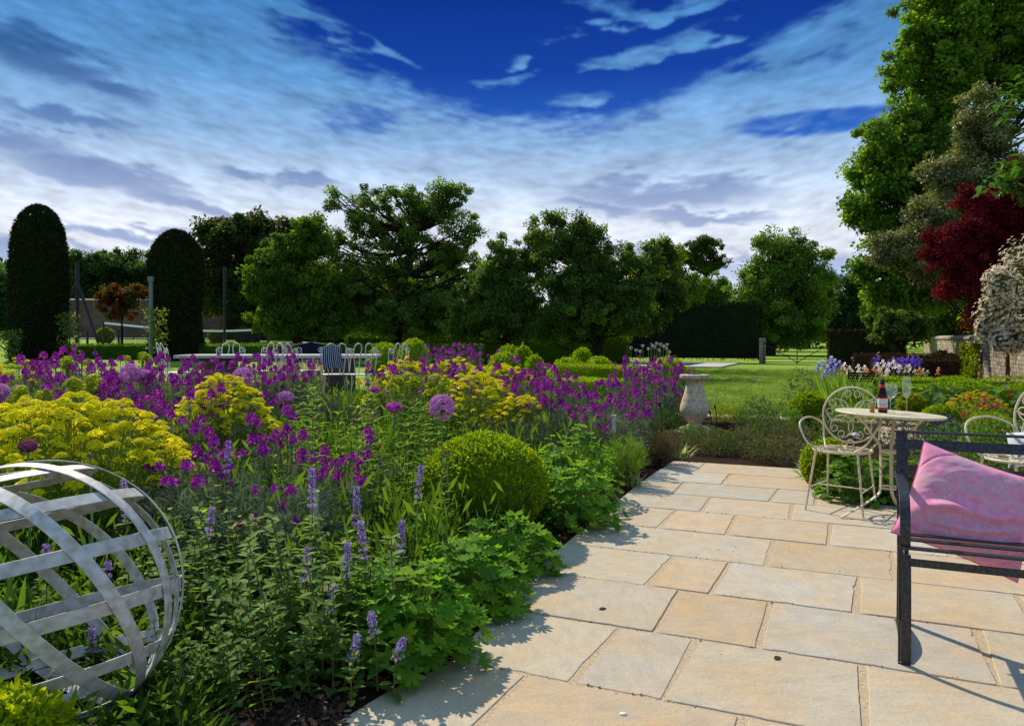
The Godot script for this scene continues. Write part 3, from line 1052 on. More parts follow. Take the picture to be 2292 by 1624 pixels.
func tree(called: String, label: String, cat: String, foot: Vector2, trunk_top: Vector3, girth: float, blobs: Array, clumps: int, per: int, clump_r: float, leaf_l: float, leaf_w: float, cols: Array, group := "", lean := 0.0, mat: Material = null, bark := Color(0.05, 0.04, 0.032), droop := 0.2) -> Node3D:
	var at := on(foot.x, foot.y, -0.05)
	var t := thing(called, label, cat, at, 0.0, group)
	var wood := MB.new()
	var crown := MB.new()
	# trunk
	var top := trunk_top - at
	var tr := []
	for k in 7:
		var s := k / 6.0
		tr.append(Vector3(top.x * pow(s, 1.3) + sin(s * 5.0 + foot.x) * girth * 0.4 * s + lean * sin(PI * s), top.y * s, top.z * s + cos(s * 4.0 + foot.y) * girth * 0.4 * s))
	wood.tube(tr, girth * 1.15, girth * 0.35, 9, bark)
	# each mass of the crown breaks up into smaller boughs with gaps between
	var boughs := []
	for q in blobs:
		boughs.append([q[0], q[1] * 0.80])
		for e in 5:
			var o := any_dir()
			boughs.append([q[0] + o * q[1] * rnd(0.62, 0.98), q[1] * rnd(0.26, 0.46)])
	blobs = boughs
	var total := 0.0
	for q in blobs:
		total += pow(q[1].x * q[1].y * q[1].z, 0.75)
	for q in blobs:
		var count := int(clumps * pow(q[1].x * q[1].y * q[1].z, 0.75) / total) + 1
		var ctr: Vector3 = q[0] - at
		# a limb from the trunk to this part of the crown
		var from: Vector3 = tr[clampi(int(6.0 * clampf((ctr.y - q[1].y * 0.8) / maxf(top.y, 0.1), 0.25, 1.0)), 2, 6)]
		var bend := from.lerp(ctr, 0.5) + Vector3(0, -0.08 * from.distance_to(ctr), 0) + any_dir() * girth
		var limb := smooth([from, bend, ctr + Vector3(0, q[1].y * 0.2, 0)], 5)
		wood.tube(limb, girth * 0.24, girth * 0.06, 6, bark)
		for k in count:
			var dir := any_dir()
			var rad := pow(rng.randf(), 0.36)
			var p: Vector3 = ctr + dir * q[1] * rad * rnd(0.9, 1.08)
			if k % 3 == 0:
				var root: Vector3 = limb[2 + rng.randi() % (limb.size() - 2)]
				wood.tube(smooth([root, root.lerp(p, 0.5) + any_dir() * 0.15 * root.distance_to(p), p], 3), girth * 0.14, girth * 0.04, 5, bark)
			if k % 4 == 1:   # stray sprays beyond the mass of the crown
				p = ctr + dir * q[1] * rnd(1.0, 1.34)
			var outw := (dir * 0.8 + Vector3(0, 0.55, 0)).normalized()
			var cr := clump_r * (rnd(0.65, 1.3) if k % 4 != 1 else rnd(0.35, 0.7))
			var tone: Color = pick(cols)
			for e in int(per * rnd(1.2, 1.9)):
				var o := any_dir()
				var lp := p + o * Vector3(cr, cr * 0.72, cr) * pow(rng.randf(), 0.5)
				var up := (outw + any_dir() * 0.85).normalized()
				var d := any_dir()
				d = (d - up * d.dot(up) * 0.8 + Vector3(0, -droop, 0) + o * 0.4).normalized()
				crown.leaf(lp, d, up, leaf_l * rnd(0.65, 1.2), leaf_w * rnd(0.8, 1.25), vary(tone, 0.32))
	put("trunk", wood.mesh(), M.bark, t)
	put("crown", crown.mesh(), mat if mat else M.leaf, t)
	return t


func build_far_trees() -> void:
	var oak := [Color(0.144, 0.241, 0.040), Color(0.187, 0.308, 0.050), Color(0.111, 0.187, 0.035)]
	var lime := [Color(0.214, 0.321, 0.044), Color(0.170, 0.279, 0.044)]
	var g := "trees beyond the garden"
	tree("parkland_tree", "broad green tree standing in the field right behind the gate", "tree", Vector2(19.3, 58.0), Vector3(19.735, 7.0, -58.0), 0.42, [b(20.07, 7.013, 58.0, 2.345, 2.345, 1.876), b(18.228, 4.5, 58.0, 2.077, 2.345, 1.662), b(22.248, 4.5, 58.0, 1.843, 2.848, 1.474), b(20.07, 2.657, 58.0, 3.351, 2.01, 2.681), b(23.421, 6.511, 58.0, 0.603, 1.675, 0.482), b(17.557, 2.49, 58.0, 1.34, 1.675, 1.072), b(21.243, 8.018, 58.0, 1.173, 1.34, 0.938)], 560, 80, 0.8, 0.22, 0.13, oak, g)
	tree("parkland_tree", "flat topped tree far off, standing above the tall yew hedge", "tree", Vector2(21.066, 85.0), Vector3(21.311, 9.0, -85.0), 0.4, [b(21.557, 11.12, 85.0, 2.161, 1.179, 1.728), b(19.74, 10.187, 85.0, 1.375, 0.884, 1.1), b(23.03, 9.696, 85.0, 1.179, 0.687, 0.943), b(21.213, 9.058, 85.0, 1.866, 0.884, 1.493)], 130, 70, 0.5, 0.26, 0.14, [Color(0.099, 0.148, 0.032), Color(0.073, 0.115, 0.029)], g)
	tree("parkland_tree", "pale lime green tree right under the flat topped one", "tree", Vector2(15.785, 66.0), Vector3(15.785, 5.0, -66.0), 0.35, [b(15.976, 5.52, 66.0, 2.364, 1.83, 1.891), b(13.497, 7.236, 66.0, 1.373, 1.906, 1.098), b(12.735, 8.38, 66.0, 0.763, 1.334, 0.61), b(17.692, 4.186, 66.0, 1.525, 1.525, 1.22)], 230, 75, 0.55, 0.22, 0.12, lime, g)
	tree("parkland_tree", "dark rounded tree far off, right of the field tree", "tree", Vector2(34.771, 82.0), Vector3(34.771, 6.0, -82.0), 0.45, [b(34.534, 6.319, 82.0, 2.748, 2.132, 2.198), b(35.718, 3.003, 82.0, 3.79, 2.132, 3.032), b(32.639, 3.476, 82.0, 1.895, 2.369, 1.516), b(38.087, 4.424, 82.0, 2.842, 2.842, 2.274)], 240, 80, 0.8, 0.3, 0.16, [Color(0.048, 0.115, 0.043), Color(0.066, 0.141, 0.048)], g)
	tree("horse_chestnut", "dark chestnut with pale flower candles left of the big apple tree", "tree", Vector2(-16.25, 48.0), Vector3(-16.388, 7.0, -48.0), 0.5, [b(-17.081, 7.129, 48.0, 2.218, 1.886, 1.775), b(-14.724, 6.851, 48.0, 1.719, 1.997, 1.375), b(-18.607, 5.326, 48.0, 1.248, 1.719, 0.998), b(-16.25, 4.217, 48.0, 2.773, 1.664, 2.218), b(-13.477, 5.881, 48.0, 1.664, 2.218, 1.331)], 420, 80, 0.65, 0.26, 0.15, [Color(0.048, 0.083, 0.025), Color(0.073, 0.115, 0.032), Color(0.043, 0.066, 0.022), Color(0.10, 0.085, 0.06)], g)
	for q in [[b(-34.003, 6.345, 60.0, 1.733, 1.664, 1.386), b(-32.27, 6.865, 60.0, 1.386, 1.317, 1.109), b(-34.177, 3.919, 60.0, 1.733, 2.08, 1.386)], [b(-31.046, 6.783, 61.0, 1.586, 1.48, 1.269), b(-29.108, 6.606, 61.0, 1.339, 1.41, 1.071), b(-30.165, 4.316, 61.0, 2.114, 1.938, 1.692)], [b(-27.436, 6.157, 62.0, 1.791, 1.612, 1.433), b(-25.287, 5.441, 62.0, 1.433, 1.433, 1.146), b(-26.72, 4.008, 62.0, 2.149, 1.791, 1.719)], [b(-34.727, 4.164, 52.0, 1.442, 2.163, 1.154), b(-36.229, 4.765, 52.0, 1.802, 2.403, 1.442), b(-34.126, 2.361, 52.0, 1.202, 1.502, 0.961)]]:
		var k: Vector3 = q[0][0]
		tree("boundary_tree", ["rounded green tree between the two yew columns, nearer the left one", "rounded green tree between the two yew columns, nearer the right one", "green tree mostly hidden behind the right yew column", "dark tree left of the left yew column"][mini(names.get("boundary_tree", 0), 3)], "tree", Vector2(k.x, -k.z), k + Vector3(0, 0.3, 0), 0.3, q, 150, 80, 0.6, 0.24, 0.14, [Color(0.073, 0.148, 0.048), Color(0.099, 0.198, 0.058), Color(0.048, 0.099, 0.032)], g)
	# dark band of trees that closes the view right of the field tree and behind the copper maple
	tree("understory_tree", "dark green tree in shade behind the garden wall", "tree", Vector2(19.841, 36.0), Vector3(19.841, 4.0, -36.0), 0.25, [b(19.633, 2.435, 36.0, 1.872, 1.248, 1.497), b(21.504, 2.643, 36.0, 1.664, 1.456, 1.331), b(17.761, 2.435, 36.0, 1.248, 1.04, 0.998)], 210, 80, 0.5, 0.2, 0.12, oak, g)
	tree("understory_tree", "second dark tree in shade, further right behind the garden wall", "tree", Vector2(21.047, 33.0), Vector3(21.047, 4.0, -33.0), 0.25, [b(21.047, 2.527, 33.0, 1.716, 1.334, 1.373), b(22.572, 3.481, 33.0, 1.716, 2.097, 1.373)], 190, 80, 0.5, 0.2, 0.12, oak, g)
	# far field trunks seen through the gate belong to trees whose crowns merge with the dark tree
	tree("parkland_tree", "dark tree further off behind the gate, seen under the field tree", "tree", Vector2(38.07, 100.0), Vector3(38.07, 5.0, -100.0), 0.5, [b(37.204, 5.121, 100.0, 3.466, 2.889, 2.773), b(34.315, 4.543, 100.0, 3.466, 2.6, 2.773), b(31.427, 4.543, 100.0, 3.466, 2.6, 2.773)], 130, 70, 0.9, 0.35, 0.2, oak, g)


func build_near_trees() -> void:
	var apple := [Color(0.144, 0.241, 0.050), Color(0.209, 0.321, 0.065), Color(0.094, 0.161, 0.043)]
	var g := "old fruit trees behind the flower beds"
	tree("fruit_tree", "tall old tree with airy crown and sky showing through it", "tree", Vector2(-4.721, 30.72), Vector3(-3.833, 5.54, -30.72), 0.25, [b(-2.857, 6.61, 30.72, 1.278, 1.029, 1.022), b(-1.97, 5.456, 30.72, 0.976, 1.331, 0.781), b(-4.277, 5.811, 30.72, 1.065, 1.242, 0.852), b(-5.786, 6.166, 30.72, 1.1, 1.1, 0.88), b(-6.673, 4.746, 30.72, 0.887, 0.887, 0.71), b(-3.035, 4.746, 30.72, 1.508, 0.799, 1.207), b(-5.253, 4.214, 30.72, 1.42, 1.065, 1.136), b(-1.704, 3.859, 30.72, 0.71, 1.065, 0.568), b(-5.608, 2.617, 30.72, 1.952, 1.1, 1.562), b(-3.301, 2.617, 30.72, 1.508, 0.976, 1.207), b(-7.205, 6.876, 30.72, 0.284, 0.532, 0.227), b(-6.85, 3.326, 30.72, 1.065, 1.065, 0.852), b(-1.438, 2.439, 30.72, 0.799, 0.887, 0.639), b(-2.414, 7.053, 30.72, 0.71, 0.461, 0.568), b(-4.721, 6.876, 30.72, 0.71, 0.461, 0.568), b(-6.14, 2.049, 30.72, 1.686, 0.781, 1.349), b(-4.277, 1.871, 30.72, 1.863, 0.71, 1.491), b(-2.502, 2.049, 30.72, 1.508, 0.816, 1.207), b(-4.898, 2.971, 30.72, 1.597, 1.065, 1.278)], 860, 78, 0.31, 0.108, 0.06, apple, g)
	tree("sycamore", "bushy light green tree at the left of the tall old tree", "tree", Vector2(-8.181, 29.44), Vector3(-8.181, 4.00, -29.44), 0.18, [b(-8.606, 4.09, 29.44, 1.122, 1.276, 0.898), b(-7.755, 5.111, 29.44, 0.816, 0.884, 0.653), b(-9.286, 3.24, 29.44, 0.816, 0.85, 0.653), b(-7.585, 3.07, 29.44, 1.191, 1.054, 0.952), b(-8.266, 2.219, 29.44, 1.122, 0.68, 0.898), b(-6.99, 1.879, 29.44, 0.816, 0.68, 0.653), b(-8.606, 1.964, 29.44, 1.361, 0.714, 1.088), b(-6.905, 2.39, 29.44, 0.85, 0.782, 0.68)], 700, 74, 0.31, 0.118, 0.075, [Color(0.119, 0.211, 0.034), Color(0.171, 0.283, 0.038), Color(0.086, 0.159, 0.029)], g)
	tree("fruit_tree", "small old apple tree with a pale sunlit trunk", "tree", Vector2(-0.373, 26.88), Vector3(-0.171, 3.49, -26.88), 0.16, [b(-0.248, 3.688, 26.88, 0.807, 0.901, 0.646), b(-0.87, 2.912, 26.88, 0.932, 0.963, 0.745), b(0.373, 2.912, 26.88, 0.807, 0.963, 0.646), b(-1.646, 1.98, 26.88, 0.652, 0.652, 0.522), b(-0.404, 2.135, 26.88, 1.242, 0.59, 0.994), b(0.839, 4.309, 26.88, 0.466, 0.932, 0.373), b(-0.947, 1.7, 26.88, 0.932, 0.528, 0.745), b(0.062, 2.057, 26.88, 0.932, 0.621, 0.745)], 600, 70, 0.28, 0.095, 0.058, apple + [Color(0.099, 0.158, 0.032)], g, 0.1)
	tree("fruit_tree", "gnarled apple tree with a leaning grey trunk above the box balls", "tree", Vector2(2.82, 26.24), Vector3(3.623, 2.59, -26.24), 0.15, [b(1.304, 4.539, 26.24, 0.728, 0.879, 0.582), b(2.41, 4.464, 26.24, 0.94, 0.758, 0.752), b(3.396, 3.933, 26.24, 0.849, 0.758, 0.679), b(1.88, 3.327, 26.24, 1.213, 0.879, 0.97), b(3.244, 2.872, 26.24, 1.213, 0.94, 0.97), b(4.457, 3.63, 26.24, 0.637, 0.834, 0.509), b(2.183, 2.114, 26.24, 1.364, 0.758, 1.091), b(4.002, 2.266, 26.24, 1.061, 0.606, 0.849), b(2.334, 5.146, 26.24, 0.243, 0.424, 0.194), b(1.349, 5.297, 26.24, 0.273, 0.333, 0.218), b(1.577, 1.69, 26.24, 1.364, 0.546, 1.091), b(3.623, 1.781, 26.24, 1.061, 0.515, 0.849), b(2.638, 3.024, 26.24, 1.364, 1.061, 1.091)], 860, 72, 0.28, 0.095, 0.058, apple + [Color(0.091, 0.141, 0.032)], g, -0.05)
	tree("fruit_tree", "loose greenish apple tree above the left end of the visible yew hedge", "tree", Vector2(5.608, 30.72), Vector3(5.75, 2.98, -30.72), 0.15, [b(5.927, 3.681, 30.72, 0.976, 1.065, 0.781), b(6.371, 2.794, 30.72, 0.745, 0.639, 0.596), b(5.04, 2.971, 30.72, 0.887, 0.887, 0.71), b(6.105, 4.569, 30.72, 0.39, 0.532, 0.312), b(5.218, 1.995, 30.72, 1.065, 0.639, 0.852)], 300, 60, 0.30, 0.112, 0.065, [Color(0.133, 0.190, 0.044), Color(0.112, 0.158, 0.044), Color(0.078, 0.122, 0.032)], g)
	# the tall trees on the right
	var maple := [Color(0.196, 0.346, 0.046), Color(0.213, 0.346, 0.045), Color(0.139, 0.253, 0.040)]
	tree("maple_tree", "very tall fresh green tree rising out of the frame above the garden wall", "tree", Vector2(20.604, 34.0), Vector3(17.92, 13.0, -30.0), 0.38, [b(16.82, 12.927, 29.0, 1.675, 1.843, 1.34), b(18.161, 14.937, 29.0, 2.848, 2.513, 2.278), b(15.983, 10.749, 29.0, 1.759, 1.843, 1.407), b(14.642, 8.404, 29.0, 1.592, 1.34, 1.273), b(14.056, 6.561, 29.0, 1.374, 1.256, 1.099), b(14.475, 4.55, 29.0, 1.424, 1.424, 1.139), b(15.983, 8.404, 29.0, 1.843, 1.843, 1.474), b(16.15, 6.058, 29.0, 2.01, 1.843, 1.608), b(19.333, 11.922, 29.0, 2.513, 2.848, 2.01), b(14.977, 2.875, 29.0, 1.508, 0.921, 1.206), b(16.653, 3.88, 29.0, 1.675, 1.34, 1.34), b(13.218, 7.817, 29.0, 0.67, 0.586, 0.536), b(13.051, 6.058, 29.0, 0.603, 0.603, 0.482), b(13.218, 3.88, 29.0, 0.503, 0.503, 0.402), b(15.313, 12.424, 29.0, 0.838, 1.005, 0.67)], 1350, 66, 0.46, 0.17, 0.12, maple, "tall trees on the right")
	tree("spindle_tree", "dull grey-green tree standing in front of the very tall one", "tree", Vector2(18.873, 30.0), Vector3(16.284, 6.0, -27.0), 0.2, [b(14.356, 6.406, 25.0, 1.228, 1.155, 0.982), b(15.222, 7.995, 25.0, 0.895, 1.3, 0.716), b(13.489, 4.962, 25.0, 1.372, 1.011, 1.098), b(14.645, 4.817, 25.0, 1.155, 1.155, 0.924), b(12.767, 4.095, 25.0, 0.867, 0.607, 0.693), b(15.8, 6.406, 25.0, 0.867, 1.444, 0.693), b(13.634, 3.517, 25.0, 1.011, 0.578, 0.809)], 600, 64, 0.36, 0.135, 0.06, [Color(0.198, 0.214, 0.099), Color(0.263, 0.273, 0.131), Color(0.141, 0.158, 0.073)], "tall trees on the right", 0.0, M.leaf_gloss)
	tree("copper_maple", "deep red maple with purple leaves above the white clematis", "tree", Vector2(16.074, 23.5), Vector3(14.285, 4.2, -22.0), 0.16, [b(12.719, 3.883, 21.5, 0.969, 0.646, 0.775), b(13.464, 4.69, 21.5, 0.894, 0.869, 0.715), b(14.333, 5.063, 21.5, 0.994, 1.118, 0.795), b(12.098, 3.511, 21.5, 0.596, 0.447, 0.477), b(13.588, 3.324, 21.5, 1.118, 0.77, 0.894), b(12.719, 2.827, 21.5, 0.869, 0.447, 0.696), b(13.215, 2.082, 21.5, 0.422, 0.596, 0.338), b(14.706, 3.697, 21.5, 0.869, 1.118, 0.696), b(14.271, 5.746, 21.5, 0.745, 0.621, 0.596), b(12.098, 3.945, 21.5, 0.745, 0.497, 0.596)], 1000, 70, 0.27, 0.085, 0.045, [Color(0.12, 0.008, 0.017), Color(0.18, 0.012, 0.024), Color(0.075, 0.006, 0.014), Color(0.23, 0.02, 0.03)], "", 0.0, M.leaf_dull, Color(0.05, 0.04, 0.03))
	tree("small_shade_tree", "small dark clipped tree in front of the square yew hedge", "tree", Vector2(13.053, 26.0), Vector3(13.008, 1.6, -26.0), 0.07, [b(12.977, 1.731, 26.0, 0.751, 0.541, 0.601), b(12.602, 1.43, 26.0, 0.481, 0.451, 0.385), b(13.578, 1.656, 26.0, 0.511, 0.571, 0.409)], 130, 66, 0.17, 0.085, 0.05, [Color(0.109, 0.180, 0.062), Color(0.180, 0.250, 0.078), Color(0.078, 0.141, 0.054)])
	# evergreen with long hanging leaves leaning in at the right edge
	var foot := Vector2(9.0, 11.5)
	var t := thing("evergreen_magnolia", "evergreen with long glossy leaves reaching in at the top right edge", "tree", on(foot.x, foot.y, -0.05))
	var wood := MB.new()
	wood.tube(smooth([Vector3.ZERO, Vector3(-0.1, 1.6, 0), Vector3(-0.2, 4.2, 0), Vector3(0.0, 6.0, 0.1)], 6), 0.11, 0.04, 8, Color(0.05, 0.04, 0.03))
	var crown := MB.new()
	for k in 230:
		var p := Vector3(rnd(-1.75, 1.3), rnd(3.0, 5.6), rnd(-0.9, 0.9))
		if Vector2(p.x / 1.75, (p.y - 4.3) / 1.4).length() > 1.0:
			continue
		wood.tube(smooth([Vector3(-0.15, p.y - 0.7, 0.0), p * Vector3(0.5, 1, 0.5) + Vector3(0, -0.25, 0), p], 4), 0.02, 0.008, 5, Color(0.06, 0.05, 0.03))
		for e in 13:
			var o := any_dir()
			o.y = absf(o.y) * 0.3
			var d := (o + Vector3(-0.15, rnd(-0.7, 0.3), 0)).normalized()
			crown.blade(p + any_dir() * 0.09, d, (Vector3.UP + any_dir() * 0.3).normalized(), rnd(0.16, 0.26), rnd(0.05, 0.075), rnd(0.4, 1.0), vary(pick([Color(0.083, 0.198, 0.032), Color(0.115, 0.263, 0.043), Color(0.058, 0.141, 0.029)]), 0.2), 4)
	put("trunk", wood.mesh(), M.bark, t)
	put("crown", crown.mesh(), M.leaf_gloss, t)
	build_clematis()
	build_climbers()


func build_clematis() -> void:
	var t := thing("clematis", "big mound of white clematis in full flower over the wall top", "climber", on(11.0, 17.4))
	var org := t.position
	var leaves := MB.new()
	var stems := MB.new()
	var fl := MB.new()
	var blobs := [b(11.169, 2.413, 17.2, 0.616, 0.596, 0.37), b(11.586, 3.058, 17.2, 0.616, 0.517, 0.37), b(10.751, 1.816, 17.2, 0.437, 0.437, 0.219), b(11.333, 1.662, 17.0, 0.589, 0.589, 0.295), b(10.523, 1.469, 17.2, 0.199, 0.298, 0.099), b(10.695, 2.399, 17.0, 0.334, 0.393, 0.167), b(10.94, 1.221, 17.0, 0.393, 0.295, 0.157)]
	for q in blobs:
		var ctr: Vector3 = q[0] - org
		stems.tube(smooth([Vector3(0.15, 0.0, 0.0) + any_dir() * 0.08, Vector3(0.1, 1.2, 0.1), ctr], 6), 0.022, 0.008, 6, Color(0.16, 0.10, 0.06))
		for k in 900:
			var o := any_dir()
			var p: Vector3 = ctr + o * q[1] * pow(rng.randf(), 0.3)
			leaves.leaf(p, (any_dir() + Vector3(0, -0.5, 0)).normalized(), (o + Vector3(0, 0.5, 0) + any_dir() * 0.5).normalized(), rnd(0.05, 0.09), rnd(0.025, 0.04), vary(pick([Color(0.130, 0.130, 0.039), Color(0.16, 0.13, 0.05), Color(0.078, 0.104, 0.026)]), 0.25))
		for k in 330:
			var o := any_dir()
			if o.z < -0.5:
				continue
			var p: Vector3 = ctr + o * q[1] * rnd(0.82, 1.16)
			flower_star(fl, p, (o * 0.7 + Vector3(-0.45, 0.65, 0.05) + any_dir() * 0.45).normalized(), rnd(0.036, 0.058), 4, 0.6, vary(Color(0.95, 0.85, 0.64), 0.08))
	for k in 26:
		var p := Vector3(rnd(-0.62, 0.5), rnd(-0.1, 0.5) + 0.85, 0.1 + rnd(0.0, 0.2))
		flower_star(fl, p, (Vector3(-0.3, 0.3, 1.0) + any_dir() * 0.5).normalized(), rnd(0.025, 0.036), 4, 0.7, vary(Color(0.80, 0.74, 0.64), 0.1))
		stems.tube(smooth([p + Vector3(0.2, 0.5, -0.05), p + Vector3(0.05, 0.25, 0.03), p], 4), 0.004, 0.003, 4, Color(0.14, 0.11, 0.05))
	put("stem", stems.mesh(), M.stem, t)
	put("foliage", leaves.mesh(), M.leaf, t)
	kind(put("blossom", fl.mesh(), M.petal, t), "stuff")


func flower_star(m: MB, p: Vector3, up: Vector3, r: float, petals: int, wide: float, col: Color) -> void:
	var s := up.cross(Vector3(0.31, 0.77, 0.55)).normalized()
	var q := up.cross(s)
	var a0 := rng.randf() * TAU
	for e in petals:
		var a := a0 + TAU * e / petals
		m.leaf(p, ((s * cos(a) + q * sin(a)) + up * 0.28).normalized(), up, r, r * wide, col, 0.05)


func build_climbers() -> void:
	for q in [[2130.0, 24.8, 800.0, 40.0, Color(0.130, 0.247, 0.026), "leafy climber low on the stone wall, at the end of the pale coping"], [2162.0, 24.2, 772.0, 20.0, Color(0.24, 0.30, 0.02), "yellow-green climber up to the wall coping, left of its bigger twin"], [2190.0, 23.2, 775.0, 34.0, Color(0.25, 0.34, 0.02), "big yellow-green climber filling the corner of the stone wall"], [2108.0, 25.2, 790.0, 18.0, Color(0.091, 0.169, 0.026), "thin dark green climber beside the shaded end of the wall"]]:
		var x: float = (q[0] - 1146.0) * q[1] / 1731.0
		var top: float = 1.25 + (757.0 - q[2]) * q[1] / 1731.0
		var wide: float = q[3] * q[1] / 1731.0
		var t := thing("wall_climber", q[5], "climber", on(x, q[1]), 0.0, "climbers on the stone wall")
		var m := MB.new()
		var st := MB.new()
		for s in 5:
			var px := rnd(-wide, wide) * 0.5
			st.tube(smooth([Vector3(px * 0.3, 0, 0), Vector3(px, top * 0.5, rnd(-0.1, 0.1)), Vector3(px * 1.3, top, rnd(-0.1, 0.1))], 5), 0.014, 0.006, 5, Color(0.12, 0.08, 0.05))
		for k in int(1100 * wide / 0.45):
			var y := pow(rng.randf(), 0.8) * (top + 0.1)
			var p := Vector3(rnd(-wide, wide) * (0.75 + 0.4 * sin(y * 4.0 + x)), y, rnd(-0.22, 0.22))
			m.leaf(p, (any_dir() + Vector3(0, -0.6, 0.3)).normalized(), (Vector3(0, 0.5, 0.9) + any_dir() * 0.6).normalized(), rnd(0.07, 0.12), rnd(0.04, 0.065), vary(q[4], 0.28))
		put("stem", st.mesh(), M.stem, t)
		put("foliage", m.mesh(), M.leaf, t)


# ------------------------------------------------------------------ topiary and the tennis court
func yew_column(label: String, x: float, d: float, r: float, tall: float) -> void:
	var m := MB.new()
	var prof := []
	for k in 15:
		var y := float(k) / 14.0
		var rr := r * (1.0 if y < 0.72 else sqrt(maxf(0.0, 1.0 - pow((y - 0.72) / 0.28, 2.0))))
		prof.append(Vector2(maxf(0.001, rr * 0.93 * (0.94 + 0.06 * sin(y * 9.0 + x))), y * tall * 0.98))
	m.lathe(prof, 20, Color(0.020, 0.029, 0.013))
	var lump := FastNoiseLite.new()
	lump.seed = int(x * 10.0)
	lump.frequency = 0.06
	for k in 26000:
		var y := rng.randf()
		var rr := r * (1.0 if y < 0.72 else sqrt(maxf(0.0, 1.0 - pow((y - 0.72) / 0.28, 2.0)))) * (0.96 + 0.05 * sin(y * 9.0 + x)) * rnd(0.93, 1.03)
		var a := rnd(0, TAU)
		rr *= 1.0 + 0.09 * lump.get_noise_3d(cos(a) * 9.0, y * 50.0, sin(a) * 9.0) + (rnd(0.0, 0.10) if k % 40 == 0 else 0.0)
		var o := Vector3(cos(a), 0.0 if y < 0.72 else (y - 0.72) * 3.5, sin(a)).normalized()
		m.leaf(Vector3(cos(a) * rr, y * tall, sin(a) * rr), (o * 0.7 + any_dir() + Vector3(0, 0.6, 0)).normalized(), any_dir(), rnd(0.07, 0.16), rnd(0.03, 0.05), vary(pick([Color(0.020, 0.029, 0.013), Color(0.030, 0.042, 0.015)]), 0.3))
	var o2 := put("yew_column", m.mesh(), M.needle)
	o2.position = on(x, d, -0.05)
	tag(o2, label, "topiary", "clipped yew columns")


